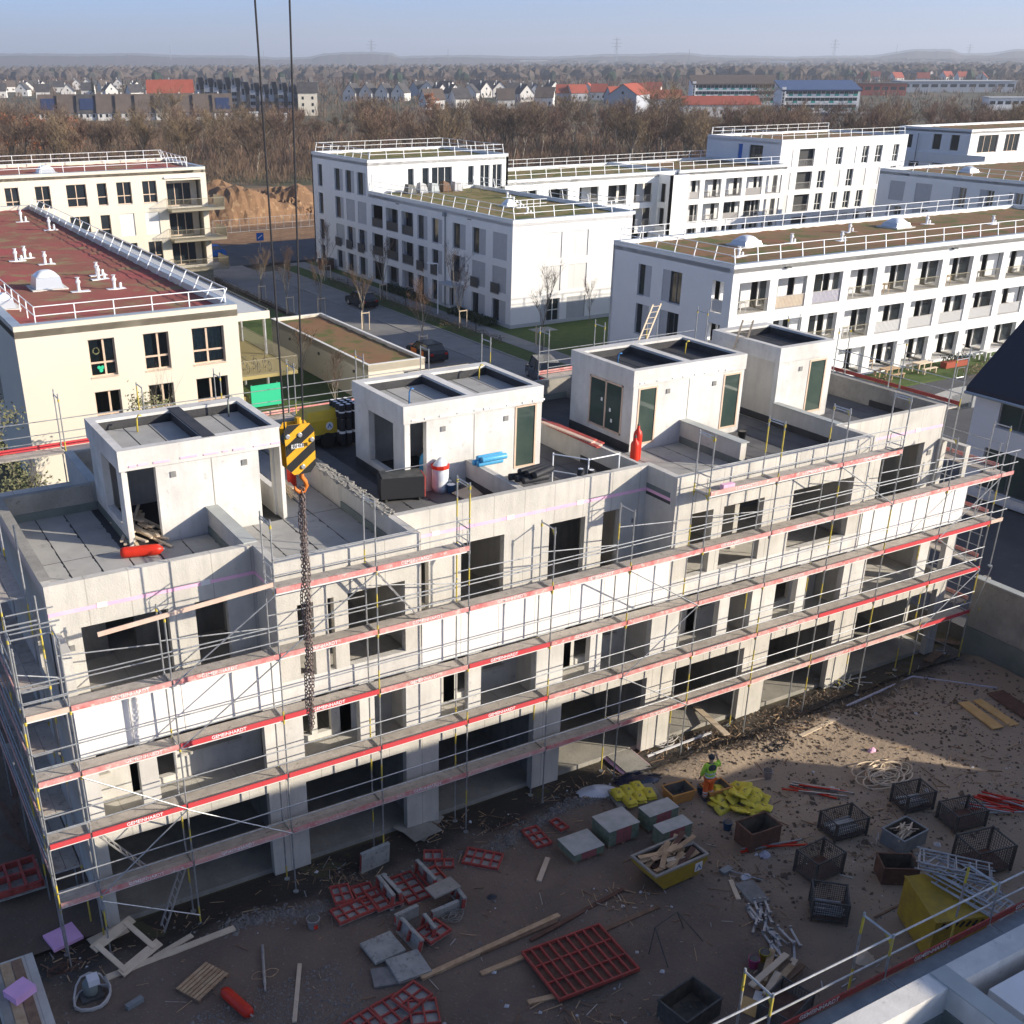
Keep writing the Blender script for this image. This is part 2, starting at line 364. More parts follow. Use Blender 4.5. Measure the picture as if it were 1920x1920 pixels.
def court_mat():
    mt = mat('court', (.20, .152, .115), (.145, .113, .09), .5, .95, .85, 7, c3=(.28, .235, .19), s3=14, t3=(.62, .72))
    t = mt.node_tree; b = t.nodes['Principled BSDF']; src = b.inputs['Base Color'].links[0].from_socket
    g = N(t, 'ShaderNodeNewGeometry'); sx = N(t, 'ShaderNodeSeparateXYZ'); t.links.new(g.outputs['Position'], sx.inputs[0])
    no = N(t, 'ShaderNodeTexNoise'); no.inputs['Scale'].default_value = .6; no.inputs['Detail'].default_value = 6; t.links.new(g.outputs['Position'], no.inputs['Vector'])
    def mathn(op, a, b_):
        n = N(t, 'ShaderNodeMath', operation=op)
        for i, v in enumerate((a, b_)):
            if hasattr(v, 'is_linked'): t.links.new(v, n.inputs[i])
            else: n.inputs[i].default_value = v
        return n.outputs[0]
    wob = mathn('MULTIPLY', mathn('SUBTRACT', no.outputs['Fac'], .5), 3.0)
    def mixc(f, a, c):
        x = N(t, 'ShaderNodeMix', data_type='RGBA'); t.links.new(f, x.inputs[0]); t.links.new(a, x.inputs[6]); x.inputs[7].default_value = (*c, 1); return x.outputs[2]
    def smooth(v, a, c):
        n = N(t, 'ShaderNodeMapRange'); n.interpolation_type = 'SMOOTHSTEP'; t.links.new(v, n.inputs['Value']); n.inputs['From Min'].default_value = a; n.inputs['From Max'].default_value = c; return n.outputs[0]
    dry = smooth(mathn('ADD', sx.outputs[0], wob), 19, 25)              # drier, yellower soil towards the ramp end, brightened in colour for the sun patch
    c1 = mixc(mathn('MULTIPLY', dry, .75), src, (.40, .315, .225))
    wet = smooth(mathn('ADD', sx.outputs[1], wob), -.9, .2)             # wet dark mud in the trench
    c2 = mixc(mathn('MULTIPLY', wet, .9), c1, (.036, .032, .028))
    t.links.new(c2, b.inputs['Base Color'])
    rr = N(t, 'ShaderNodeMapRange'); t.links.new(wet, rr.inputs['Value']); rr.inputs['To Min'].default_value = .95; rr.inputs['To Max'].default_value = .5; t.links.new(rr.outputs[0], b.inputs['Roughness'])
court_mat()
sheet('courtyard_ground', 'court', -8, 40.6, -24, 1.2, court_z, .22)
sheet('rear_yard_ground', 'dirt', -30, 40, 14.1, 34, lambda x, y: -.16+.04*hnoise(x, y), 1.5)
sheet('side_yard_ground', 'dirt', -30, 3.7, 1.0, 14.2, lambda x, y: -.20+.06*hnoise(x, y), 1.0)
# pavements and streets: sheets about 4 mm and more above each other
def slab(name, mt, x0, x1, y0, y1, z, t=.3): b = MB(); b.box(x0, x1, y0, y1, z-t, z); return struct(b.build(name, mt))
slab('garden_ground', 'lawn', 9, 42, 34, 104, -.02)
slab('road', 'asphalt_pale', 43.2, 49.0, 18, 128, -.05)
slab('parking_strip', 'paving', 49.15, 52.2, 48, 106, -.03)
slab('kerb', 'kerb', 43.0, 43.2, 34, 112, .06)
slab('kerb', 'kerb', 49.0, 49.15, 30, 108, .0)
slab('kerb', 'kerb', 52.2, 52.35, 48, 108, .05)
slab('verge', 'lawn', 52.35, 54.6, 50, 108, .0)
slab('footpath', 'paving', 54.6, 56.6, 44, 110, .035)
slab('lawn', 'lawn', 56.6, 92, 49.8, 110, .0)
slab('cross_road', 'asphalt', 42.2, 140, 112, 129, -.04)
slab('earth_lot', 'earth_mound', 30, 120, 129, 200, -.03)
slab('path', 'paving', 49.15, 62, 46.2, 49.0, .02)
slab('forecourt', 'paving', 40.6, 54.0, 34, 47.0, -.01)
slab('garden_lawn', 'lawn', 54, 118, 31.4, 36, .01)
slab('lane', 'asphalt', 40.6, 130, 13.5, 31.3, -.06)
slab('side_road', 'asphalt', 41.6, 56.0, -14, 13.4, .30, .7)
slab('gravel_patch', 'dirt_dry', 43, 56, 13.5, 19.5, -.03)
b = MB(); pts = []
for i in range(26):
    a = 2*math.pi*i/26; pts.append((75.5+(5.6+1.3*math.sin(3*a+1))*math.cos(a), 27.0+(2.0+.5*math.sin(2*a))*math.sin(a)))
b.prism(pts, -.07, -.045); struct(b.build('puddle', 'water'))

# ---- earth mound behind the beige block and the white block
def mound(name, label, c, rx, ry, h, seed):
    rr = random.Random(seed); nx, ny = 46, 26; b = MB(); vs = []
    for j in range(ny+1):
        for i in range(nx+1):
            x, y = -1+2*i/nx, -1+2*j/ny; d = math.sqrt(x*x+y*y)
            z = min(1, 1.9*max(0, 1-d**2.2))*h*(.8+.25*math.sin(x*7+seed)+.15*math.sin(y*9+x*5)) + (rr.uniform(-.28, .28) if d < .95 else 0)
            vs.append((c[0]+x*rx, c[1]+y*ry, max(-.1, z)))
    b._add(vs, [(j*(nx+1)+i, j*(nx+1)+i+1, (j+1)*(nx+1)+i+1, (j+1)*(nx+1)+i) for j in range(ny) for i in range(nx)])
    tag(b.build(name, 'earth_mound'), label, 'earth heap')
c = PZ(455, 425, 0); mound('earth_heap', 'large brown heap of excavated earth behind the beige balcony block', (c.x+2, c.y+12), 17, 12, 4.6, 2)
c = PZ(555, 410, 0); mound('earth_heap', 'low dark heap of earth near the corner of the white tall block', (c.x+4, c.y+4), 8, 7, 2.4, 5)
# construction fence in front of the earth lot
fx0, fx1 = PZ(400, 440, 0), PZ(596, 424, 0)
fe = thing('site_fence', 'low mesh site fence along the edge of the earth lot', 'fence', fx0)
for i in range(13):
    p = fx0.lerp(fx1, i/12); rod('post', (p.x, p.y, 0), (p.x, p.y, 1.9), .04, 'galvanised', fe)
    if i < 12:
        q = fx0.lerp(fx1, (i+1)/12); b = MB()
        for z in (.1, 1.0, 1.9): b.tube((p.x, p.y, z), (q.x, q.y, z), .025, 4)
        for k in range(1, 10): r_ = p.lerp(q, k/10); b.tube((r_.x, r_.y, .1), (r_.x, r_.y, 1.9), .012, 3)
        b.build('mesh_panel', 'galvanised', fe)
# ================================================================== THE CONCRETE SHELL UNDER CONSTRUCTION
X0, X1, YF, YR, YB = 3.67, 39.60, 1.05, 2.62, 14.1
ZP, ZR = 10.33, 9.45
SH = thing('concrete_shell_building', 'long unfinished grey concrete apartment shell with stepped roof boxes behind scaffolding', 'building', (X0, YF, -.3))
def pc(name, *a, m='concrete', p=None): return blk(name, *a, m, p or SH)
def panel(name, m, p, x0, x1, z0, z1, y0, y1, holes):                   # wall along X with rectangular holes, one mesh
    xs = sorted({x0, x1, *[h[0] for h in holes], *[h[1] for h in holes]}); b = MB()
    for i in range(len(xs)-1):
        a, c = xs[i], xs[i+1]; hs = sorted([h for h in holes if h[0] <= a+1e-6 and h[1] >= c-1e-6], key=lambda h: h[2]); z = z0
        for h in hs:
            if h[2] > z+1e-6: b.box(a, c, y0, y1, z, h[2])
            z = max(z, h[3])
        if z < z1-1e-6: b.box(a, c, y0, y1, z, z1)
    return b.build(name, m, p)
def panelY(name, m, p, y0, y1, z0, z1, x0, x1, holes):                  # wall along Y
    ys = sorted({y0, y1, *[h[0] for h in holes], *[h[1] for h in holes]}); b = MB()
    for i in range(len(ys)-1):
        a, c = ys[i], ys[i+1]; hs = sorted([h for h in holes if h[0] <= a+1e-6 and h[1] >= c-1e-6], key=lambda h: h[2]); z = z0
        for h in hs:
            if h[2] > z+1e-6: b.box(x0, x1, a, c, z, h[2])
            z = max(z, h[3])
        if z < z1-1e-6: b.box(x0, x1, a, c, z, z1)
    return b.build(name, m, p)
# floors
pc('floor_slab', X0, X1, YF+.26, YB, -.45, -.22, m='concrete_old')
pc('floor_slab', X0+.01, X1-.01, YF+.26, YB-.26, 2.85, 3.10)
pc('floor_slab', X0+.01, X1-.01, YF+.26, YB-.26, 5.85, 6.12)
for xa_, xb_, ya_ in ((X0+.26, 9.60, YR+.26), (9.60, 14.30, YF+.26), (14.30, 24.10, YR+.26), (24.10, 33.55, YF+.26), (33.55, X1-.3, YR+.26)): pc('roof_slab', xa_, xb_, ya_, YB-.26, 8.93, 9.30)
# ground floor piers, first floor piers
GO = [(4.02, 8.95), (10.18, 13.70), (14.90, 18.63), (19.80, 23.56), (24.79, 28.25), (29.53, 33.04), (34.28, 39.06)]
F1 = [(4.08, 5.20), (5.72, 8.97), (10.2, 12.1), (12.61, 13.72), (15.0, 16.02), (16.49, 18.63), (19.77, 20.88), (21.37, 23.55), (24.79, 26.68), (27.17, 28.28), (29.45, 30.58), (31.12, 33.04), (34.28, 37.37), (37.94, 39.05)]
def piers(ops, z0, z1, y0=YF, y1=YF+.25):
    e = [X0]+[v for o in ops for v in o]+[X1]
    for i in range(0, len(e), 2): pc('pier', e[i], e[i+1], y0, y1, z0, z1, m='concrete_white' if z0 > 3 else 'concrete')
piers(GO, -.35, 2.83); pc('spandrel_beam', X0, X1, YF-.003, YF+.256, 2.83, 3.32)
piers(F1, 3.32, 5.83)
SEG = {'A': (X0, 9.60), 'B': (9.60, 14.30), 'C': (14.30, 24.10), 'D': (24.10, 33.55), 'E': (33.55, X1)}
for k in 'BD': pc('spandrel_beam', SEG[k][0], SEG[k][1], YF-.003, YF+.256, 5.83, 6.50, m='concrete_white')
F2 = {'B': [(10.24, 10.74), (11.19, 11.39), (11.84, 13.74)], 'D': [(24.87, 25.87), (26.35, 28.25), (29.67, 32.76)]}
for k in 'BD':
    a, c = SEG[k]; e = [a]+[v for o in F2[k] for v in o]+[c]
    for i in range(0, len(e), 2): pc('pier', e[i], e[i+1], YF, YF+.25, 6.50, 8.90)
    pc('parapet_wall', a, c, YF-.003, YF+.256, 8.90, ZP)
# white precast terrace parapets, several panels each
for k, n in (('A', 4), ('C', 7), ('E', 4)):
    a, c = SEG[k]
    for i in range(n):
        w_ = (c-a)/n; pc('terrace_parapet', a+i*w_+.008, a+(i+1)*w_-.008, YF-.02, YF+.18, 5.84, 7.30, m='panel_white')
    pc('terrace_slab', a, c, YF+.26, YR, 6.13, 6.38)
# recessed top-floor walls
panel('recessed_wall', 'concrete', SH, X0, 9.60, 6.2, ZP, YR, YR+.25, [(4.48, 6.94, 6.4, 8.93), (7.72, 8.70, 6.4, 8.93)])
panel('recessed_wall', 'concrete', SH, 14.30, 24.10, 6.2, ZP, YR, YR+.25, [(14.75, 15.42, 6.4, 8.93), (16.62, 18.27, 6.4, 8.93), (20.06, 21.54, 6.4, 8.93), (22.30, 23.02, 6.4, 8.93)])
panel('recessed_wall', 'concrete', SH, 33.55, 39.40, 6.2, ZP, YR, YR+.25, [(36.05, 38.5, 6.4, 8.90)])
for (xa, xb) in ((9.60, 9.85), (14.05, 14.30), (24.10, 24.35), (33.30, 33.55)):
    pc('return_wall', xa+.002, xb-.002, YF+.256, YR+.25, 6.2, ZP)
for (xa, xb) in ((X0, 9.6), (14.3, 24.1), (33.55, 39.4)):               # pink insulation strip under the parapet
    n = max(2, int((xb-xa)/1.25)); w_ = (xb-xa)/n
    for i in range(n):
        pc('insulation_strip', xa+i*w_+.004, xa+(i+1)*w_-.004, YR-.012, YR+.02, 9.42, 9.53, m='pink_foam')
        if i and i % 2: pc('joint_tape', xa+i*w_-.16, xa+i*w_+.12, YR-.02, YR+.02, 9.41, 9.56, m='frame_white')
for xa in (9.592, 24.092): pc('insulation_strip', xa, xa+.03, YF+.27, YR-.02, 9.42, 9.53, m='pink_foam')
# loggia rear walls behind the first-floor openings
for i, (a, c) in enumerate(F1):
    if c > 34: continue
    k = i % 2; wide = (c-a) > 1.5
    lo_, hi_ = max(a-.45, X0+.3), c+.45
    hole = [(a+.15, c-.55, 4.05 if not wide else 3.3, 5.6)] if not wide else [(a+.1, a+.95, 3.3, 5.6), (a+1.15, c-.25, 4.0 if k else 3.3, 5.6)]
    hole = [h for h in hole if h[1]-h[0] > .2]
    panel('loggia_wall', 'concrete_white', SH, lo_, hi_, 3.10, 5.85, 2.75, 2.95, hole)
    for h in hole:
        if h[2] > 3.6: pc('window_sill', h[0]-.05, h[1]+.05, 2.66, 2.75, h[2]-.1, h[2])
# party walls and other inner walls
for x in (9.6, 14.05, 19.0, 23.85, 28.7, 33.6):
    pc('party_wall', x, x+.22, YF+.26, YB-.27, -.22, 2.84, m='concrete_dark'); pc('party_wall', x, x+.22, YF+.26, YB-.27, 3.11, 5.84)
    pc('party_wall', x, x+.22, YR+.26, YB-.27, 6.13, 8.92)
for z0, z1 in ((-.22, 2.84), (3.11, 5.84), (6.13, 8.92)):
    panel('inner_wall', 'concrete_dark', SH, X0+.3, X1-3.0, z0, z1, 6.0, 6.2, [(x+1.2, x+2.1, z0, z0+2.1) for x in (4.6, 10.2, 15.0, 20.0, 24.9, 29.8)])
    panel('rear_wall', 'concrete', SH, 6.8, X1, z0-.25, z1+.25, YB-.25, YB, [(x, x+1.4, z0+.9, z1-.3) for x in (8, 12, 16.5, 21, 26, 30.5, 35)])
# gable walls
panelY('gable_wall', 'concrete', SH, YF+.256, 10.2, -.35, 8.93, X0, X0+.25, [(4.6, 5.5, 6.5, 8.6), (4.6, 5.5, 3.5, 5.6), (7.2, 8.0, 3.5, 5.6)])
panelY('gable_wall', 'concrete', SH, YF+.256, YB, -.35, 8.93, X1-.25, X1, [(1.4, 2.6, -.2, 2.8), (1.4, 2.6, 3.4, 5.7), (1.4, 2.4, 6.5, 8.9), (5, 6.4, 3.9, 5.6)])
panelY('gable_wall', 'concrete', SH, 10.2, YB, -.35, 8.93, 6.8, 7.05, [])
panel('rear_wall', 'concrete', SH, X0, 6.8, -.35, 8.93, 10.2, 10.45, [])
# roof parapets
pc('parapet_wall', X0, X0+.26, YR+.25, 10.44, 8.93, ZP)
pc('parapet_wall', X0+.26, 6.80, 10.18, 10.43, 8.93, ZP, m='concrete_old')
pc('parapet_wall', 6.80, 7.05, 10.43, YB, 8.93, ZP)
pc('parapet_wall', 7.05, 39.40, YB-.25, YB, 8.93, ZP, m='concrete_old')
pc('parapet_wall', 39.15, 39.40, YR+.25, YB-.25, 8.93, ZP, m='concrete_old')
pc('coping', 6.78, 7.09, 10.45, YB+.02, ZP, ZP+.02, m='cap_metal'); pc('coping', X0-.02, X0+.30, 3.0, 10.44, ZP, ZP+.012, m='concrete_old')
# party walls on the roof, front part
RW = [(9.40, 9.82, 'cap_metal', 6.25), (14.02, 14.30, 'wood_dark', YB-.26), (18.85, 19.20, None, 6.25), (23.85, 24.10, None, YB-.26), (28.55, 28.95, 'cap_metal', 6.25), (33.40, 33.72, 'cap_metal', 6.25)]
for a, c, cap, yb in RW:
    pc('roof_party_wall', a+.06, c-.06, YR+.26, yb, 9.30, ZP-.004, m='concrete')
    if cap == 'cap_metal': pc('coping', a, c, YR+.2, yb, ZP-.004, ZP+.03, m='cap_metal')
    if cap == 'wood_dark':                                              # rough crust left on the wall top
        b = MB()
        for i in range(420):
            y = R.uniform(YR+.3, 9.6); x = R.uniform(a-.02, c+.06); l = R.uniform(.05, .28); an = R.uniform(-.5, .5)+math.pi/2
            b.obox((x, y, ZP+R.uniform(.0, .05)), (math.cos(an)*l, math.sin(an)*l, R.uniform(-.03, .03)), (-math.sin(an)*.03, math.cos(an)*.03, 0), (0, 0, .018))
        b.build('mortar_crust', 'concrete_old', SH)['kind'] = 'stuff'
# roof terraces: bitumen felt strips with torn black seams, upstand flashing round the foot
TER = [(X0+.27, 9.44, YR+.26, 10.17, 'A'), (9.86, 14.05, YF+.27, 13.83, 'B'), (14.27, 18.92, YR+.26, 13.83, 'C1'), (19.16, 23.88, YR+.26, 13.83, 'C2'), (24.10, 28.62, YF+.27, 13.83, 'D1'), (28.90, 33.44, YF+.27, 13.83, 'D2'), (33.66, 39.14, YR+.26, 13.83, 'E')]
BOXES = [(6.87, 12.15, 11.30), (16.45, 22.08, 22.08), (26.12, 31.68, 31.68), (33.47, 36.55, 36.55)]
YB0, YB1, ZB = 6.25, 10.20, 12.57
for ti, (x0, x1, y0, y1, k) in enumerate(TER):
    dark = k in ('E', 'D2', 'C2')
    bb = pc('felt_bed', x0, x1, y0, y1, 9.30, ZR-.02, m='bitumen_black')
    n = max(1, round((x1-x0)/.98)); w_ = (x1-x0)/n
    for i in range(n):
        for (ya, yc) in ((y0, min(6.2, y1)), (min(6.2, y1)+.03, y1)):
            if yc-ya < .3: continue
            if ya > 6 and any(bx0-.2 < x0+i*w_+.2 and x0+(i+1)*w_-.2 < bx1 for bx0, bx1, _ in BOXES): continue
            b = MB(); xa, xb = x0+i*w_, x0+(i+1)*w_-.035; ns = max(4, int((yc-ya)/.12)); pts = [(xa, ya), ]
            right = [(xb+R.uniform(-.05, .03)*(1 if R.random() < .35 else .25), ya+(yc-ya)*j/ns) for j in range(ns+1)]
            vs = [(xa, ya+(yc-ya)*j/ns, ZR) for j in range(ns+1)]+[(px, py, ZR) for px, py in right]
            b._add(vs, [(j, ns+1+j, ns+2+j, j+1) for j in range(ns)])
            b.build('felt_strip', 'bitumen_dark' if k in ('E', 'D2', 'C1', 'C2') else 'bitumen', SH)
    fm = 'flashing' if k in ('A', 'D1', 'B') else 'bitumen_black'
    hs = .26
    pc('upstand', x0, x0+.03, y0+.03, min(y1, 13.8), ZR-.01, ZR+hs, m=fm); pc('upstand', x1-.03, x1, y0+.03, min(y1, 6.2), ZR-.01, ZR+hs, m=fm)
    pc('upstand', x0+.03, x1-.03, y0, y0+.03, ZR-.01, ZR+hs*.6, m=fm); pc('upstand', x0+.03, x1-.03, y1-.03, y1, ZR-.01, ZR+hs, m=fm)
# ---- roof boxes (stair heads and studio rooms)
def window_unit(p, x0, x1, z0, z1, y, fm='frame_wood', gm='glass_green', mull=(), d=.07):
    fr = MB(); t = .07
    fr.box(x0, x1, y, y+d, z0, z0+t).box(x0, x1, y, y+d, z1-t, z1).box(x0, x0+t, y, y+d, z0+t, z1-t).box(x1-t, x1, y, y+d, z0+t, z1-t)
    for mx_ in mull: fr.box(mx_-t/2, mx_+t/2, y, y+d, z0+t, z1-t)
    f = fr.build('window', fm, p); e = [x0+t]+[q for mx_ in mull for q in (mx_-t/2, mx_+t/2)]+[x1-t]
    for i in range(0, len(e), 2): pc('pane', e[i], e[i+1], y+d*.4, y+d*.6, z0+t, z1-t, m=gm, p=f)
    return f
for bi, (bx0, bx1, wx1) in enumerate(BOXES):
    front = {0: [(7.05, 7.98, 9.42, 11.92)], 1: [(16.72, 17.35, 9.50, 11.95), (20.95, 21.82, 9.66, 11.95)], 2: [(26.45, 27.32, 9.66, 11.86), (30.64, 31.50, 9.66, 11.86)], 3: [(35.25, 36.18, 9.66, 11.86)]}[bi]
    wm = 'concrete_white'
    panel('box_wall', wm, SH, bx0+.06, wx1-.02, 9.31, 11.95, YB0, YB0+.24, front)
    left = {0: [(6.85, 8.75, 10.02, 11.86)], 1: [(7.1, 9.02, 9.92, 11.78)], 2: [(6.85, 8.95, 9.92, 11.86)], 3: []}[bi]
    panelY('box_wall', wm if bi < 3 else 'concrete', SH, YB0+.24, YB1-.02, 9.31, 11.95, bx0+.06, bx0+.29, left)
    if bi == 0: pc('box_column', 12.00, 12.13, YB0+.0, YB0+.5, 9.31, 11.95, m=wm); panelY('box_wall', wm, SH, YB0+.5, YB1-.02, 9.31, 11.95, 11.92, 12.13, [(6.95, 8.6, 10.3, 11.6)]); pc('inner_wall', wx1-.24, wx1-.02, YB0+.24, YB1-.3, 9.31, 11.95)
    else: pc('box_wall', bx1-.27, bx1-.04, YB0+.24, YB1-.02, 9.31, 11.95, m=wm)
    panel('box_wall', wm, SH, bx0+.29, bx1-.27, 9.31, 11.95, YB1-.26, YB1-.02, [])
    ro = pc('box_roof_slab', bx0+.02, bx1-.02, YB0-.02, YB1, 11.95, 12.20, m=wm)
    t = .25
    for nm, a in (('box_rim', (bx0, bx1, YB0-.05, YB0+t)), ('box_rim', (bx0, bx1, YB1-.45, YB1+.02)), ('box_rim', (bx0, bx0+t, YB0+t, YB1-.45)), ('box_rim', (bx1-t, bx1, YB0+t, YB1-.45))):
        pc(nm, *a, 11.98 if bi != 0 else 11.93, ZB, m=wm)
    mid = (bx0+bx1)/2 + (.25 if bi == 0 else 0)
    if bi < 3: pc('box_rim', mid-.17, mid+.17, YB0+t, YB1-.45, 12.2, ZB-.03 if bi == 0 else ZB-.004, m=wm)
    if bi == 0: pc('bitumen_cover', mid-.2, mid+.2, YB0+.05, YB1-.2, ZB-.03, ZB+.01, m='bitumen_black')
    for (a, c) in (((bx0+t, mid-.17), (mid+.17, bx1-t)) if bi < 3 else ((bx0+t, bx1-t),)):
        pc('felt_bed', a, c, YB0+t, YB1-.45, 12.2, 12.215, m='bitumen_black')
        n = max(1, round((c-a)/.95)); w_ = (c-a)/n
        for i in range(n): pc('felt_strip', a+i*w_+.03, a+(i+1)*w_-.015, YB0+t+.12, YB1-.57, 12.215, 12.225+.002*i, m='bitumen' if bi < 2 else 'bitumen_black')
        for (q0, q1, r0, r1) in ((a, a+.02, YB0+t, YB1-.45), (c-.02, c, YB0+t, YB1-.45), (a+.02, c-.02, YB1-.47, YB1-.45), (a+.02, c-.02, YB0+t, YB0+t+.02)):
            pc('upstand', q0, q1, r0, r1, 12.21, 12.48, m='bitumen_black')
    pc('upstand', bx0+.035, bx0+.06, YB0, YB1-.03, ZR-.01, ZR+.27, m='flashing' if bi == 0 else 'bitumen_black')
    for h in front[(0 if bi else 1):]:
        if bi == 1 and h[0] < 17: continue
        window_unit(SH, h[0]-.02, h[1]+.02, h[2], h[3]+.02, YB0-.02, 'frame_wood', 'glass_green')
    if bi == 2:
        f = MB(); y0, y1, z0, z1 = left[0]; t2 = .07
        f.box(bx0+.04, bx0+.12, y0, y1, z0, z0+t2).box(bx0+.04, bx0+.12, y0, y1, z1-t2, z1).box(bx0+.04, bx0+.12, y0, y0+t2, z0, z1).box(bx0+.04, bx0+.12, y1-t2, y1, z0, z1).box(bx0+.04, bx0+.12, (y0+y1)/2-.035, (y0+y1)/2+.035, z0, z1)
        fo = f.build('window', 'frame_wood', SH); ym = (y0+y1)/2
        pc('pane', bx0+.07, bx0+.09, y0+.07, ym-.035, z0+.07, z1-.07, m='glass_green', p=fo); pc('pane', bx0+.07, bx0+.09, ym+.035, y1-.07, z0+.07, z1-.07, m='glass_green', p=fo)
        for (yy, zz) in ((ym+.25, 11.05), (ym-.3, 10.75), (ym-.42, 10.35)): pc('sticker', bx0+.062, bx0+.068, yy-.05, yy+.05, zz-.07, zz+.07, m='plate_white', p=fo)
    for hx in {0: (8.5, 10.8), 1: (18.0, 20.55), 2: (27.85, 30.15), 3: (34.75,)}[bi]:
        pc('vent_box', hx-.09, hx+.09, YB0-.03, YB0+.02, 11.5, 11.68, m='concrete_dark')
    if bi < 3:
        pc('wall_seam', mid-.03, mid-.005, YB0-.008, YB0+.01, 9.5, 11.93, m='concrete_old')
        x = bx0+.3                                                       # ragged white foam line under the rim
        while x < bx1-.4:
            l = R.uniform(.15, .6); pc('foam_patch', x, x+l, YB0-.075, YB0-.045, 12.04+R.uniform(-.01, .01), 12.08+R.uniform(0, .03), m='frame_white' if bi else 'pink_foam'); x += l+R.uniform(.02, .35)
b = MB()                                                                # rubble and laths left inside the first box doorway
for i in range(26):
    p = Vector((7.1+R.random()*.8, 6.3+R.random()*2.0, 9.5+R.random()*.25)); an = R.uniform(1.0, 2.2); l = R.uniform(.3, 1.1)
    b.obox(p, (math.cos(an)*l, math.sin(an)*l, R.uniform(-.1, .1)), (-math.sin(an)*.05, math.cos(an)*.05, 0), (0, 0, .025))
tag(b.build('timber_offcuts', 'wood_pale'), 'heap of pale timber offcuts in the doorway of the open roof box', 'timber')
# small square hole and vents on the facade
for x in (4.14,): pc('vent_box', x-.1, x+.1, YR-.02, YR+.02, 8.28, 8.46, m='concrete_dark')
pc('vent_box', 38.75, 38.95, YR-.03, YR+.02, 8.3, 8.5, m='concrete_dark')
for x in (23.62,): pc('vent_box', x-.06, x+.06, YR-.02, YR+.02, 8.3, 8.45, m='concrete_dark')
# ================================================================== FRONT SCAFFOLD
BAY = 3.0714
KX = {0: 2.33, 1: 3.455, **{k: k*BAY for k in range(2, 14)}}
KX[13] = 39.93
TOP = {0: 10.05, 1: 10.05, 2: 10.05, 3: 12.1, 4: 12.05, 5: 12.05, 6: 10.05, 7: 10.05, 8: 12.05, 9: 12.05, 10: 12.05, 11: 12.05, 12: 10.05, 13: 10.05}
SF = thing('facade_scaffold', 'tall galvanised facade scaffold with red toe boards in front of the concrete shell', 'scaffold', (KX[0], 0, -.3))
def standard(p, x, y, z0, z1, seed):
    rr = random.Random(seed); s = rod('standard', (x, y, z0+.1), (x, y, z1), .0245, 'galvanised', p, 8)
    z = z0+.1 + rr.choice((0, 0, 2))*.5
    while z < z1-.6:
        if rr.random() < .36: rod('painted_section', (x, y, z+.02), (x, y, z+rr.choice((.45, .6, .95))), .0258, 'yellow_paint', s, 8)
        z += rr.choice((1, 2))
    for L in range(1, 7):                                              # coupling collars
        if 2*L < z1: rod('collar', (x, y, 2*L-.16), (x, y, 2*L-.06), .036, 'galvanised' if rr.random() < .6 else 'yellow_paint', s, 8)
    rod('base_plate', (x, y, z0), (x, y, z0+.03), .09, 'galvanised', s, 8)
    return s
for k in range(14):
    standard(SF, KX[k], 0, -.32, TOP[k], k)
    if k > 0: standard(SF, KX[k], .73, -.36, TOP[k]-(0 if TOP[k] > 11 else 0), 40+k)
    L = 1
    while 2*L <= TOP[k]+.1:                                            # transoms with corner plates
        if k > 0: rod('transom', (KX[k], 0, 2*L-.02), (KX[k], .73, 2*L-.02), .024, 'galvanised', SF)
        b = MB(); b.prism([(0, 0), (.16, 0), (0, -.2)], -.004, .004)
        if ('gus') not in UM: UM['gus'] = b.mesh('gusset', 'yellow_paint')
        if k > 0 and (k*7+L) % 3: link('gusset_plate', UM['gus'], SF, Matrix.Translation((KX[k], .03, 2*L-.05)) @ Matrix(((0, 0, 1, 0), (1, 0, 0, 0), (0, 1, 0, 0), (0, 0, 0, 1))))
        L += 1
    if k > 0 and TOP[k] > 11: rod('top_transom', (KX[k], 0, 11.9), (KX[k], .73, 11.9), .022, 'galvanised', SF)
# decks, toe boards with lettering, guard rails
def deck_mesh(m):
    b = MB(); b.box(-.5, .5, -.5, .5, -.5, .5); return unit('box', m)
TOE = {  # which boards look how: level -> per bay material
 1: 'pwpwwpwwwpwpr', 2: 'rrrrrrwwwwrrr', 3: 'wwrrwrwwwwwrr', 4: 'owwwwwwwwwwww', 5: 'oowwwwoopwwro'}
TMAT = {'r': 'toe_red', 'w': 'toe_worn', 'p': 'toe_pale', 'o': 'toe_wood'}
def toe(p, xa, xb, y, z, m, text=None, rotz=None):
    t = blk('toe_board', xa+.03, xb-.03, y-.025, y+.005, z+.012, z+.165, m, p)
    if text:
        me = text_mesh(text, 'letter_plain' if m == 'toe_red' else 'letter_white', .148)
        cx = (xa+xb)/2+R.uniform(-.35, .35)
        link('lettering', me, t, Matrix.Translation((cx, y-.029, z+.092)) @ Matrix.Rotation(math.pi/2, 4, 'X'))
    return t
def deck(p, xa, xb, z, ya=.04, yb=.70):
    ym = (ya+yb)/2
    for (a, c) in ((ya, ym-.006), (ym+.006, yb)):
        dk = blk('deck_board', xa+.03, xb-.03, a, c, z-.055, z, 'scaf_deck', p)
    b = blk('deck_rim', xa+.03, xb-.03, ya-.02, ya-.001, z-.07, z+.008, 'frame_white', p)
LET = {(1, 1), (1, 2), (1, 4), (2, 1), (3, 1), (3, 2), (3, 3), (3, 4), (3, 5), (2, 5), (4, 1), (4, 2), (4, 3), (4, 4), (5, 4), (4, 5), (4, 6), (1, 7), (2, 8), (3, 6), (3, 8), (4, 8), (4, 9), (5, 8), (5, 9), (5, 10), (2, 9), (3, 9), (1, 9), (1, 10), (4, 10), (4, 11)}
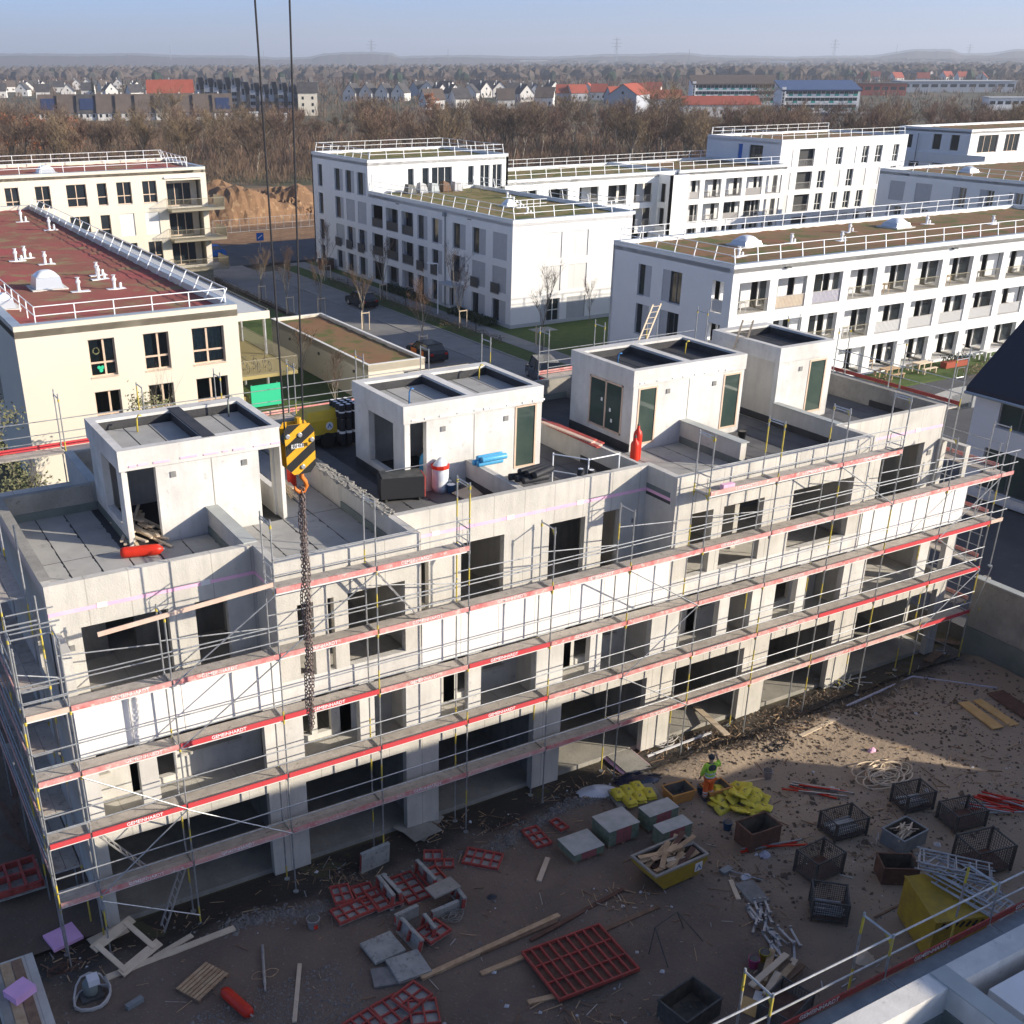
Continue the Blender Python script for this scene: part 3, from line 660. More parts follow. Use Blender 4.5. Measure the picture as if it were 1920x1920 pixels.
for L in range(1, 6):
    z = 2.0*L - .06
    for k in range(13):
        if L == 5 and k not in (3, 4, 8, 9, 10): continue
        xa, xb = KX[k], KX[k+1]
        deck(SF, xa, xb, z)
        toe(SF, xa, xb, -.03, z, TMAT[TOE[L][k]], 'GEMEINHARDT' if (L, k) in LET else None)
    hi = 4 if L < 5 else 5
    for k in range(13):
        if L == 5 and k not in (3, 4, 8, 9, 10): continue
        xa, xb = KX[k], KX[k+1]
        for h in ((.55, 1.02) if L > 1 else (.52, 1.0)):
            rod('guard_rail', (xa, -.035, z+h), (xb, -.035, z+h), .019, 'galvanised', SF)
        if L == 4:                                                      # extra rails above the unfinished lift
            if TOP[k] > 9: rod('guard_rail', (xa, .75, z+1.0+(.25 if k % 3 == 1 else 0)), (xb, .75, z+.62+.3*(k % 2)), .019, 'galvanised', SF)
            rod('guard_rail', (xa, .75, z+.48), (xb, .75, z+.48), .019, 'galvanised', SF)
# the loose plank slung across the left bay, and odd boards
bar('loose_plank', PY(183, 1190, -.05), PY(512, 1096, -.05), .03, .13, 'toe_wood', SF)
for k, L, dirn in ((1, 1, 1), (2, 1, 0), (1, 2, 0), (2, 3, 1), (3, 4, 1), (2, 4, 1), (7, 3, 0), (7, 1, 0), (7, 2, 1), (12, 1, 1), (12, 2, 0), (10, 4, 0), (12, 3, 1), (12, 0, 0), (1, 0, 0)):
    z0, z1 = 2*L-.05, 2*L+1.92; a, c = (z0, z1) if dirn else (z1, z0)
    if L == 0: a, c = (1.75, .1)
    rod('diagonal_brace', (KX[k], -.05, a), (KX[k+1], -.05, c), .02, 'galvanised', SF)
def ladder(p, a, b_, w_=.36, n=8, m='alu', side=(1, 0, 0)):
    a, b_ = Vector(a), Vector(b_); s = Vector(side)*w_/2; ld = MB()
    ld.beam(a-s, b_-s, .035, .07, side).beam(a+s, b_+s, .035, .07, side)
    for i in range(n): q = a.lerp(b_, (i+.6)/n); ld.tube(q-s, q+s, .016, 5)
    return ld.build('ladder', m, p)
ladder(SF, (KX[4]+.05, .42, 9.9), (KX[4]+1.55, .42, 7.95), .34, 9, side=(0, 1, 0))
ladder(SF, (KX[1]+.1, .42, 3.9), (KX[1]+1.45, .42, 2.0), .34, 9, side=(0, 1, 0))
ladder(SF, (KX[2]-.15, .35, 1.9), (KX[2]-1.1, .2, -.15), .34, 9, side=(0, 1, 0))
# end guard frames (gates) at the ends of the top lift
for x, z in ((KX[5], 10.5), (KX[3]-.02, 10.6), (KX[8], 10.5), (KX[11], 10.5)):
    b = MB(); b.path([(x, .12, z-.45), (x, .12, z+.0), (x, .16, z+.08), (x, .55, z+.08), (x, .6, z), (x, .6, z-.45), (x, .55, z-.5), (x, .16, z-.5), (x, .12, z-.45)], .015, 5); b.build('end_guard', 'galvanised', SF)
    for zz in (z-.15, z-.55): rod('end_rail', (x, 0, zz+.25), (x, .73, zz+.25), .018, 'galvanised', SF)
# ---- lifts round the right-hand end: a console bay with its own standards
SR = thing('gable_scaffold', 'galvanised scaffold with yellow fittings turning round the ramp end of the shell', 'scaffold', (40.7, .4, -.3))
for (x, y, z1) in ((40.72, .05, 8.9), (40.72, .78, 9.0), (40.15, 3.1, 12.3), (40.88, 3.1, 12.4), (40.15, 6.2, 12.1), (40.88, 6.2, 12.1), (40.15, 9.3, 12.1), (40.88, 9.3, 12.1), (40.15, 12.4, 12.1), (40.88, 12.4, 12.1)):
    standard(SR, x, y, -.3 if y > 1 else 3.9, z1, int(x*10+y*3))
for L in range(1, 6):
    z = 2*L-.06
    for (ya, yb) in ((.8, 3.1), (3.1, 6.2), (6.2, 9.3), (9.3, 12.4)):
        if L == 5 and ya < 3: continue
        for (xa, xb) in ((40.17, 40.5), (40.52, 40.86)): blk('deck_board', xa, xb, ya+.03, yb-.03, z-.055, z, 'scaf_deck', SR)
        blk('toe_board', 40.93, 40.96, ya+.03, yb-.03, z+.01, z+.165, 'form_red' if L == 5 else 'toe_worn', SR)
        for h in (.5, 1.0): rod('guard_rail', (40.92, ya, z+h), (40.92, yb, z+h), .019, 'galvanised', SR)
    if L in (3, 4):
        blk('deck_board', 39.96, 40.70, .06, .72, z-.055, z, 'scaf_deck', SR); toe(SR, 39.93, 40.72, -.03, z, 'toe_worn' if L == 4 else 'toe_wood')
        for h in (.5, 1.0): rod('guard_rail', (39.93, -.02, z+h), (40.85, -.02, z+h), .019, 'galvanised', SR)
for y in (3.1, 6.2, 9.3, 12.4): rod('top_transom', (40.15, y, 11.95), (40.88, y, 11.95), .022, 'galvanised', SR)
b = MB(); b.path([(40.3, 3.1, 11.2), (40.3, 3.1, 11.6), (40.75, 3.1, 11.6), (40.75, 3.1, 11.2), (40.3, 3.1, 11.2)], .016, 5); b.build('end_guard', 'galvanised', SR)
rod('diagonal_brace', (40.1, -.05, 2.0), (40.72, -.05, 3.9), .02, 'galvanised', SR); rod('diagonal_brace', (39.95, .73, 5.9), (40.72, .8, 7.9), .02, 'galvanised', SR)
# ---- left gable scaffold with its landings
SL = thing('gable_scaffold', 'galvanised stair scaffold with yellow sections climbing the left gable of the shell', 'scaffold', (2.7, 3, -.3))
for i, y in enumerate((.73, 1.6, 3.2, 6.3, 9.4)):
    for x in ((2.42, 3.28) if y > 1 else (2.35,)): standard(SL, x, y, -.36, 10.6 if y < 3 else 12, 90+i*3+int(x))
for L in range(1, 6):
    z = 2*L-.06
    for (ya, yb) in ((1.6, 3.2), (3.2, 6.3), (6.3, 9.4)):
        if L == 5 and ya < 3: continue
        for (xa, xb) in ((2.48, 2.85), (2.87, 3.24)): blk('deck_board', xa, xb, ya+.03, yb-.03, z-.055, z, 'scaf_deck', SL)
        for h in (.5, 1.0): rod('guard_rail', (2.40, ya, z+h), (2.40, yb, z+h), .019, 'galvanised', SL)
        blk('toe_board', 2.38, 2.41, ya+.03, yb-.03, z+.01, z+.165, 'toe_pale', SL)
    for h in (.5, 1.0): rod('guard_rail', (2.33, -.02, z+h), (3.455, -.02, z+h), .019, 'galvanised', SL)
    rod('transom', (2.42, 1.6, z-.03), (3.28, 1.6, z-.03), .024, 'galvanised', SL); rod('transom', (2.42, 3.2, z-.03), (3.28, 3.2, z-.03), .024, 'galvanised', SL)
    rod('transom', (2.35, .73, z-.03), (3.455, .73, z-.03), .024, 'galvanised', SL)
    rod('transom', (2.33, 0, z+.25), (2.35, .73, z+.25), .022, 'galvanised', SL)
    rod('diagonal_brace', (2.36, .73, z-1.9), (2.42, 1.6, z-.1), .02, 'galvanised', SL)
rod('top_transom', (2.1, .3, 10.4), (3.6, .3, 10.4), .025, 'galvanised', SL)
# ---- rear scaffold seen above the back parapet
SB = thing('rear_scaffold', 'rear scaffold whose posts and pink boards show above the back parapet', 'scaffold', (20, 15.5, -.3))
RX = [4.0+3.07*i for i in range(12)]
for i, x in enumerate(RX):
    for y in (15.3, 16.03): standard(SB, x, y, -.2, 12.15 if i % 4 != 2 else 12.0, 200+i*2+int(y))
    rod('top_transom', (x, 15.3, 11.95), (x, 16.03, 11.95), .022, 'galvanised', SB)
    if i < 11 and i not in (6, 7):
        for h in (10.5, 11.0): rod('guard_rail', (x, 16.07, h), (x+3.07, 16.07, h), .019, 'galvanised', SB)
        for (ya, yb) in ((15.33, 15.65), (15.68, 16.0)): blk('deck_board', x+.03, x+3.04, ya, yb, 9.88, 9.94, 'steel_grey' if i % 3 == 1 else 'scaf_deck', SB)
        blk('toe_board', x+.03, x+3.04, 16.05, 16.08, 9.95, 10.12, 'toe_red' if i < 2 else 'toe_worn' if i % 3 else 'toe_pale', SB)
        rod('guard_rail', (x, 15.27, 10.45), (x+3.07, 15.27, 10.45), .019, 'galvanised', SB)
# ladders leaning on the roof boxes
def free_ladder(label, a, b_, n, side):
    o = ladder(None, a, b_, .42, n, 'wood_pale', side); tag(o, label, 'ladder', None)
free_ladder('pale ladder standing against the back of the roof box with two glazed openings', PY(1202, 645, 10.6), PY(1232, 570, 10.9), 7, (1, 0, 0))
a = PZ(1375, 665, 12.2); free_ladder('pale ladder leaning on the side of the single narrow roof box', PY(1385, 656, 8.6), PY(1403, 600, 8.3), 6, (.8, -.6, 0))
# free-standing guard frame on the roof
GF = thing('guard_frame', 'free-standing white steel guard rail frame on the middle roof terrace', 'guard rail', (21.5, 3.2, ZR))
for (x, y) in ((21.2, 4.2), (21.9, 3.1), (23.2, 3.1)): rod('post', (x, y, ZR), (x, y, ZR+1.35), .025, 'rail_white', GF, 8)
for z in (ZR+.7, ZR+1.3):
    rod('rail', (21.2, 4.2, z), (21.9, 3.1, z), .022, 'rail_white', GF, 8); rod('rail', (21.9, 3.1, z), (23.2, 3.1, z), .022, 'rail_white', GF, 8)

# ================================================================== CRANE HOOK
YH = -2.5
hp = lambda u, v: PY(u, v, YH)
HC = hp(558, 838)
CH = thing('crane_hook_block', 'black and yellow striped crane hook block hanging on two steel ropes', 'crane hook', HC)
e1 = hp(585, 838)-hp(530, 838); W2_ = e1.length/2; H2 = (hp(558, 790)-hp(558, 885)).length/2
def plate(y, m):
    return [(HC.x-W2_*.95, HC.z-H2*.72), (HC.x-W2_*.5, HC.z-H2), (HC.x+W2_*.62, HC.z-H2), (HC.x+W2_, HC.z-H2*.72), (HC.x+W2_, HC.z+H2*.7), (HC.x+W2_*.7, HC.z+H2*.95), (HC.x-W2_*.75, HC.z+H2*.98), (HC.x-W2_, HC.z+H2*.75)]
def xz(b, pts, y0, y1):
    n = len(pts); b._add([(x, y0, z) for x, z in pts]+[(x, y1, z) for x, z in pts], [tuple(range(n)), tuple(range(2*n-1, n-1, -1))]+[(i, n+i, n+(i+1) % n, (i+1) % n) for i in range(n)]); return b
xz(MB(), plate(0, 0), YH-.16, YH-.13).build('side_plate', 'hook_yellow', CH); xz(MB(), plate(0, 0), YH+.13, YH+.16).build('side_plate', 'hook_yellow', CH)
def clip(poly_, a, b_, c):                                             # keep a*x+b*z<=c
    out = []
    for i in range(len(poly_)):
        p, q = poly_[i], poly_[(i+1) % len(poly_)]; dp, dq = a*p[0]+b_*p[1]-c, a*q[0]+b_*q[1]-c
        if dp <= 0: out.append(p)
        if dp*dq < 0: t = dp/(dp-dq); out.append((p[0]+t*(q[0]-p[0]), p[1]+t*(q[1]-p[1])))
    return out
for i in range(-3, 4):
    if i % 2 == 0: continue
    s0 = i*W2_*.62; pl = plate(0, 0); cx, cz = HC.x, HC.z; d = .72
    pl = clip(pl, -d, 1, cz-d*cx+s0+W2_*.34); pl = clip(pl, d, -1, -(cz-d*cx)-s0+W2_*.34)
    if len(pl) > 2: xz(MB(), pl, YH-.166, YH-.161).build('black_stripe', 'black_paint', CH)
b = MB()
for dx in (-.45, .45): b.lathe((HC.x+dx*W2_, YH, HC.z+H2*.35), [(.17, -.11), (.2, -.10), (.16, -.03), (.16, .03), (.2, .10), (.17, .11)], 20, 'y')
b.build('sheave', 'steel_dark', CH)
for dx, dz in ((-.82, .55), (.0, .55), (.1, -.72), (.8, .3)): b = MB(); b.lathe((HC.x+dx*W2_, YH, HC.z+dz*H2), [(.045, -.2), (.06, -.19), (.06, -.16)], 8, 'y'); b.build('bolt', 'alu', CH)
nb = blk('name_plate', HC.x-W2_*.62, HC.x+W2_*.22, YH-.172, YH-.168, HC.z+H2*.05, HC.z+H2*.22, 'plate_white', CH)
link('lettering', text_mesh('LIEBHERR', 'black_paint', .13), nb, Matrix.Translation((HC.x-W2_*.2, YH-.176, HC.z+H2*.135)) @ Matrix.Rotation(math.pi/2, 4, 'X'))
b = MB(); b.tube((HC.x+W2_*.15, YH, HC.z+H2*.9), (HC.x+W2_*.15, YH, HC.z+H2*1.15), .07, 8); b.build('top_lug', 'hook_yellow', CH)
zt = HC.z-H2
b = MB(); b.path([(HC.x+.05, YH, zt+.05), (HC.x+.06, YH, zt-.14), (HC.x+.14, YH, zt-.24), (HC.x+.17, YH, zt-.36), (HC.x+.10, YH, zt-.48), (HC.x-.03, YH, zt-.50), (HC.x-.12, YH, zt-.42), (HC.x-.13, YH, zt-.34)], [.07, .06, .055, .06, .065, .06, .045, .02], 8); b.build('hook', 'hook_orange', CH, True)
for (u, v), dx in (((478, 0), -.8), ((543, 0), .45)):
    top = PY(u, v, YH+.3); d = (top-Vector((HC.x+dx*W2_, YH, HC.z+H2*.6))); far = Vector((HC.x+dx*W2_, YH, HC.z+H2*.6))+d*1.6
    b = MB(); b.tube((HC.x+dx*W2_, YH, HC.z+H2*.6), far, .021, 6); b.build('steel_rope', 'cable', CH)
# the chain sling: four strands of links
def torus_link():
    b = MB(); n, k = 12, 5; vs = []
    for i in range(n):
        t = 2*math.pi*i/n; c_ = Vector((.022*math.cos(t), 0, .034*math.sin(t)+(.012 if math.sin(t) > 0 else -.012))); o_ = Vector((math.cos(t), 0, math.sin(t)))
        for j in range(k): s = 2*math.pi*j/k; vs.append(c_+o_*(.0085*math.cos(s))+Vector((0, .0085*math.sin(s), 0)))
    b._add(vs, [(i*k+j, i*k+(j+1) % k, ((i+1) % n)*k+(j+1) % k, ((i+1) % n)*k+j) for i in range(n) for j in range(k)]); return b.mesh('chain_link', 'chain', True)
LK = torus_link(); z_a, z_b = zt-.42, hp(585, 1362).z
CS = thing('chain_sling', 'long brown chain sling of linked strands hanging from the crane hook', 'chain', (HC.x, YH, z_b))
xa_, xb_ = HC.x+.05, hp(584, 1362).x; nl = 74; sc_ = (z_a-z_b)/nl/.074
for sidx, (ox, oy) in enumerate(((-.085, 0), (.085, .02), (.01, .08), (-.01, -.08))):
    for i in range(nl):
        f = i/(nl-1); tw = math.sin(f*17+sidx*1.6); pinch = .35+.65*min(1, f*4)*min(1, (1-f)*6+.4)
        p = Vector((xa_+(xb_-xa_)*f+ox*pinch*(1+.3*tw)+.012*math.sin(f*40+sidx), YH+oy*pinch+.02*tw, z_a+(z_b-z_a)*f))
        link('chain_link', LK, CS, Matrix.Translation(p) @ Matrix.Rotation((i % 2)*math.pi/2+.6*tw, 4, 'Z') @ Matrix.Rotation(.15*tw, 4, 'Y') @ Matrix.Diagonal((1.75, 1.75, sc_, 1)))
# ================================================================== FINISHED NEIGHBOUR BUILDINGS
class Wall:                                                            # a wall in its own frame: s along A, outward normal Nn
    def __init__(s, p, O, A, Nn, m='white_wall', t=.3): s.p, s.O, s.A, s.N, s.m, s.t = p, Vector(O), Vector(A).normalized(), Vector(Nn).normalized(), m, t
    def pt(s, a, z, d=0): return s.O + s.A*a + s.N*d + Vector((0, 0, z))
    def _box(s, b, a0, a1, z0, z1, d0, d1):                             # d: depth along outward normal (negative = inside)
        b.obox(s.pt((a0+a1)/2, (z0+z1)/2, (d0+d1)/2), s.A*(a1-a0)/2, s.N*(d1-d0)/2, Vector((0, 0, (z1-z0)/2)))
    def part(s, name, m, a0, a1, z0, z1, d0, d1, parent=None):
        A, Nn = s.A, s.N; c = s.pt((a0+a1)/2, (z0+z1)/2, (d0+d1)/2); x, y, z = A*(a1-a0), Nn*(d1-d0), z1-z0
        return link(name, unit('box', m), parent or s.p, Matrix(((x.x, y.x, 0, c.x), (x.y, y.y, 0, c.y), (0, 0, z, c.z), (0, 0, 0, 1))))
    def wall(s, a0, a1, z0, z1, holes, name='wall'):
        xs = sorted({a0, a1, *[h[0] for h in holes], *[h[1] for h in holes]}); b = MB()
        for i in range(len(xs)-1):
            a, c = xs[i], xs[i+1]; hs = sorted([h for h in holes if h[0] <= a+1e-6 and h[1] >= c-1e-6], key=lambda h: h[2]); z = z0
            for h in hs:
                if h[2] > z+1e-6: s._box(b, a, c, z, h[2], -s.t, 0)
                z = max(z, h[3])
            if z < z1-1e-6: s._box(b, a, c, z, z1, -s.t, 0)
        return b.build(name, s.m, s.p)
    def window(s, a0, a1, z0, z1, fm='frame_grey', gm='glass_dark', mull=0, trans=None, d=-.18, sill=True):
        b = MB(); t = .06
        s._box(b, a0, a1, z0, z0+t, d-.06, d); s._box(b, a0, a1, z1-t, z1, d-.06, d); s._box(b, a0, a0+t, z0+t, z1-t, d-.06, d); s._box(b, a1-t, a1, z0+t, z1-t, d-.06, d)
        for i in range(mull): c = a0+(a1-a0)*(i+1)/(mull+1); s._box(b, c-t*.7, c+t*.7, z0+t, z1-t, d-.06, d+.004)
        if trans: s._box(b, a0+t, a1-t, trans-t*.7, trans+t*.7, d-.06, d+.002)
        f = b.build('window', fm, s.p); s.part('pane', gm, a0+t, a1-t, z0+t, z1-t, d-.04, d-.025, f)
        if sill: s.part('window_sill', 'plinth', a0-.03, a1+.03, z0-.05, z0-.002, d, .05, f)
        return f
    def shutter(s, a0, a1, z0, z1, m='shutter'):
        f = s.part('shutter', m, a0, a1, z0, z1, -.12, -.07); return f
    def railing(s, a0, a1, z0, h, m='rail_dark', d=-.06, bars=True, infill=None):
        b = MB(); s._box(b, a0, a1, z0+h-.04, z0+h, d-.03, d+.01); s._box(b, a0, a1, z0+.05, z0+.08, d-.02, d)
        n = max(3, int((a1-a0)/.14))
        if bars:
            for i in range(n+1): c = a0+(a1-a0)*i/n; s._box(b, c-.008, c+.008, z0+.08, z0+h-.04, d-.018, d-.002)
        o = b.build('balcony_railing', m, s.p)
        if infill: s.part('railing_panel', infill, a0+.02, a1-.02, z0+.1, z0+h-.06, d-.04, d-.025, o)
        return o
    def loggia(s, a0, a1, z0, z1, depth=1.7, rail='rail_dark', rh=.95, infill=None, seed=0, wm='white_wall', furn=True):
        rr = random.Random(seed); b = MB(); s._box(b, a0-.05, a1+.05, z0-.14, z0+.0, -depth, -s.t+.02); b.build('balcony_floor', 'concrete_white', s.p)
        s.part('loggia_wall', wm, a0-.04, a1+.04, z0, z1+.1, -depth-.1, -depth)
        g0 = a0+rr.choice((.1, .35, (a1-a0)*.45)); g1 = min(a1-.1, g0+rr.uniform(.9, 1.7))
        b = MB(); s._box(b, g0, g1, z0+.05, z1-.12, -depth, -depth+.05); f = b.build('balcony_door', 'frame_grey', s.p); s.part('pane', 'glass_dark', g0+.06, g1-.06, z0+.12, z1-.2, -depth+.05, -depth+.06, f)
        if rail: s.railing(a0, a1, z0, rh, rail, infill=infill)
        if furn and rr.random() < .55:
            fa = rr.uniform(a0+.3, a1-.9); b = MB(); s._box(b, fa, fa+.6, z0+.66, z0+.7, -1.1, -.5)
            for q, w_ in ((fa+.04, -1.06), (fa+.54, -1.06), (fa+.04, -.56), (fa+.54, -.56)): s._box(b, q, q+.04, z0, z0+.66, w_, w_+.04)
            tag(b.build('balcony_table', rr.choice(('rail_dark', 'wood', 'frame_white'))), 'small table standing on a balcony of the white apartment blocks', 'table', 'tables on the white balconies')
def roof_guard(p, pts, z, m='rail_white', h=1.0, step=2.2, lean=0.0):
    for i in range(len(pts)-1):
        a, c = Vector((*pts[i], z)), Vector((*pts[i+1], z)); n = max(1, round((c-a).length/step)); d = (c-a).normalized(); inn = Vector((-d.y, d.x, 0))*lean
        for k in range(n+1 if i == len(pts)-2 else n):
            q = a.lerp(c, k/n); bar('guard_post', q, q+Vector((0, 0, h))+inn, .06, .06, m, p)
        for f in (.5, 1.0): bar('guard_rail', a+Vector((0, 0, h*f))+inn*f, c+Vector((0, 0, h*f))+inn*f, .045, .045, m, p)
def flat_roof(p, x0, x1, y0, y1, z, sed, wm='white_wall', cap='zinc', t=.35, ph=.32):
    blk('parapet', x0, x1, y0, y0+t, z-ph-.3, z, wm, p); blk('parapet', x0, x1, y1-t, y1, z-ph-.3, z, wm, p)
    blk('parapet', x0, x0+t, y0+t, y1-t, z-ph-.3, z, wm, p); blk('parapet', x1-t, x1, y0+t, y1-t, z-ph-.3, z, wm, p)
    e = .03
    for a in ((x0-e, x1+e, y0-e, y0+t), (x0-e, x1+e, y1-t, y1+e), (x0-e, x0+t, y0+t, y1-t), (x1-t, x1+e, y0+t, y1-t)): blk('coping', *a, z, z+.025, cap, p)
    nx, ny = int((x1-x0)/.6), int((y1-y0)/.6); b = MB()
    vs = [(x0+t+.01+(x1-x0-2*t-.02)*i/nx, y0+t+.01+(y1-y0-2*t-.02)*j/ny, z-ph+R.uniform(-.03, .05)) for j in range(ny+1) for i in range(nx+1)]
    b._add(vs, [(j*(nx+1)+i, j*(nx+1)+i+1, (j+1)*(nx+1)+i+1, (j+1)*(nx+1)+i) for j in range(ny) for i in range(nx)]); b.build('green_roof', sed, p, True)
def vent(p, x, y, z, h=.7, double=True):
    b = MB(); b.lathe((x, y, z), [(.11, 0), (.10, .05), (.10, h*.55), (.16, h*.6), (.16, h*.75), (.10, h*.78), (.10, h*.92), (.17, h)], 8); b.box(x-.5, x+.7, y-.28, y+.28, z-.03, z+.02)
    if double: b.lathe((x+.42, y+.05, z), [(.09, 0), (.09, h*.35), (.05, h*.42)], 8)
    return b.build('roof_vent', 'rail_white', p)
def skylight(p, x, y, z, s=.75, h=.5):
    b = MB(); b._add([(x-s, y-s, z), (x+s, y-s, z), (x+s, y+s, z), (x-s, y+s, z), (x-s*.85, y-s*.85, z+h), (x+s*.85, y-s*.85, z+h), (x+s*.85, y+s*.85, z+h), (x-s*.85, y+s*.85, z+h)], [(0, 1, 5, 4), (1, 2, 6, 5), (2, 3, 7, 6), (3, 0, 4, 7), (4, 5, 6, 7)])
    o = b.build('skylight', 'dome_metal', p); d = MB(); n = 10; vs = []; q = s*.85
    for j in range(n+1):
        for i in range(n+1):
            u_, v_ = -1+2*i/n, -1+2*j/n; vs.append((x+u_*q, y+v_*q, z+h+.01+.38*(1-abs(u_)**3)*(1-abs(v_)**3)))
    d._add(vs, [(j*(n+1)+i, j*(n+1)+i+1, (j+1)*(n+1)+i+1, (j+1)*(n+1)+i) for j in range(n) for i in range(n)]); d.build('dome', 'dome', o, True)
    blk('skylight_base', x-s-.25, x+s+.25, y-s-.25, y+s+.25, z-.1, z+.04, 'concrete_white', p)
def core(p, x0, x1, y0, y1, z0, z1, m='room_shade'): return blk('inner_core', x0, x1, y0, y1, z0, z1, m, p)  # solid dark block added to stop light passing and stand for unlit rooms
ZW = (6.10, 8.47), (3.07, 5.42), (.08, 2.38)

# ---------------- W1: white four-storey corner block
W1 = thing('white_apartment_block', 'white rendered apartment block with a taller end storey and downpipe on its shaded street side', 'building', (58, 64, 0))
wl = Wall(W1, (58, 64, 0), (0, 1, 0), (-1, 0, 0)); H = []
wins = [(.92, 2.19, 3.42), (4.68, 6.0, 7.2), (8.47, 9.69, 11.0), (13.13, 14.05, 15.3), (16.23, 17.16, 18.4)]   # (shutter start, split, end)
logs = [(19.35, 22.0), (22.85, 25.71), (26.52, 29.26)]
twin = [(30.58, 31.4, 32.82), (33.61, 34.6, 35.94), (36.67, 37.69, 39.0)]
for zi, (z0, z1) in enumerate(ZW):
    for (a, m_, c) in wins:
        if zi == 2 and a == 8.47: continue
        H.append((a, c, z0, z1))
    for (a, c) in logs: H.append((a, c, z0 if zi < 2 else .05, z1))
    for (a, m_, c) in twin: H.append((a, c, z0, z1))
    H.append((42.54, 43.85, z0, z1))
H.append((9.0, 11.6, .05, 2.45))
TOPW = [(a, c, 9.20, 11.6) for (a, m_, c) in twin]+[(42.54, 43.85, 9.26, 11.73)]
wl.wall(0, 30, .0, 9.50, [h for h in H if h[1] <= 30]); wl.wall(30, 45.6, .0, 12.7, [h for h in H if h[0] >= 30]+TOPW)
wl.part('plinth', 'plinth', 0, 45.6, -.1, .34, -.28, .012)
rr = random.Random(3)
for zi, (z0, z1) in enumerate(ZW+((9.20, 11.6),)):
    for j, (a, m_, c) in enumerate((wins if zi < 3 else [])+twin):
        if zi == 2 and a == 8.47: continue
        wl.shutter(a, m_, z0, z1)
        if rr.random() < .30 and zi < 2: wl.shutter(m_, c, z0+.02, z1-.02)
        else: wl.window(m_+.01, c, z0, z1, mull=0, sill=True)
        if zi == 1: wl.railing(m_-.1, c+.15, z0-.25, 1.05, 'rail_dark', d=.12, infill='rail_dark')
    wl.window(42.56, 43.83, z0 if zi < 3 else 9.26, z1 if zi < 3 else 11.73)
for zi, (z0, z1) in enumerate(ZW):
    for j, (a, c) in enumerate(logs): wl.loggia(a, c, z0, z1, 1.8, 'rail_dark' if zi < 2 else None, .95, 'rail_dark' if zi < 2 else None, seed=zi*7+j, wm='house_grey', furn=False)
b = MB(); wl._box(b, 8.7, 11.9, 2.55, 2.72, -.1, 1.3); wl._box(b, 8.72, 8.86, .1, 2.55, .0, 1.1); b.build('entrance_canopy', 'plinth', W1)
wl.window(9.05, 10.0, .08, 2.4, sill=False)
b = MB(); b.tube(wl.pt(12.4, .2, .09), wl.pt(12.4, 9.0, .09), .06, 8); wl._box(b, 12.2, 12.6, 8.9, 9.25, .02, .3); b.build('downpipe', 'steel_grey', W1)
for a in (2.0+5.4, 22.5): wl.part('overflow_spout', 'steel_dark', a, a+.7, 9.05, 9.12, -.02, .06)
wf = Wall(W1, (58, 64, 0), (1, 0, 0), (0, -1, 0)); H = []
for zi, (z0, z1) in enumerate(ZW): H += [(3.36, 5.55, z0, z1), (6.38, 8.57, z0, z1)]
wf.wall(0.3, 14, 0, 9.50, H); wf.part('plinth', 'plinth', 0, 14, -.1, .34, -.28, .012)
for zi, (z0, z1) in enumerate(ZW):
    for a in (3.36, 6.38):
        wf.shutter(a, a+.75, z0, z1, 'shutter_light' if zi < 2 else 'shutter')
        if zi < 2: wf.shutter(a+.76, a+2.19, z0+.01, z1-.01, 'shutter_light')
        elif a < 5: wf.window(a+.76, a+2.19, z0+.2, z1, 'frame_white', mull=1, trans=1.3)
        else: wf.shutter(a+.76, a+2.19, z0+.01, z1-.01, 'shutter')
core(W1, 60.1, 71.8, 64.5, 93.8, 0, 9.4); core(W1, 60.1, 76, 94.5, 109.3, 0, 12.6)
flat_roof(W1, 58, 72, 64, 94, 9.80, 'sedum_green'); roof_guard(W1, [(58.4, 93.6), (58.4, 64.4), (71.7, 64.4), (71.7, 93.6)], 9.8, lean=.25)
flat_roof(W1, 58, 76.5, 94, 109.6, 13.0, 'sedum_green'); roof_guard(W1, [(58.4, 94.4), (76.1, 94.4), (76.1, 109.2), (58.4, 109.2), (58.4, 94.4)], 13.0, lean=.2)
wp = Wall(W1, (58, 94, 0), (1, 0, 0), (0, -1, 0)); TW = [(5.07, 5.84, 9.5, 11.9), (6.94, 7.8, 9.5, 11.9), (8.17, 10.84, 9.4, 11.9), (13.0, 13.78, 9.4, 11.87), (14.65, 15.95, 9.3, 11.9), (16.34, 17.68, 9.3, 11.9)]
wp.wall(.3, 18.5, 9.4, 12.7, TW)
for a0, a1, z0, z1 in TW: wp.window(a0, a1, z0, z1, 'frame_white', mull=0 if a1-a0 < 1 else 1 if a1-a0 < 2 else 2, sill=False)
wp.part('shutter', 'shutter_light', .5, 1.8, 9.7, 11.55, .0, .05)
wr = Wall(W1, (72, 64, 0), (0, 1, 0), (1, 0, 0)); wr.wall(0, 30, 0, 9.5, []); Wall(W1, (76.5, 94, 0), (0, 1, 0), (1, 0, 0)).wall(0, 15.6, 0, 12.7, []); Wall(W1, (58, 109.6, 0), (1, 0, 0), (0, 1, 0)).wall(0, 18.5, 0, 12.7, [])
for i in range(4): vent(W1, 63.5+i*1.9, 70+i*4.2, 9.5, .6)
skylight(W1, 65.2, 76, 9.5, .6, .3)
b = MB()                                                               # ladder-like frames lying round the skylight
for k in range(5): b.box(64.2+k*.8, 64.26+k*.8, 73.6, 73.66, 9.5, 10.3)
for z in (9.85, 10.25): b.box(64.2, 68.2, 73.58, 73.64, z, z+.05)
b.build('skylight_guard', 'rail_white', W1)
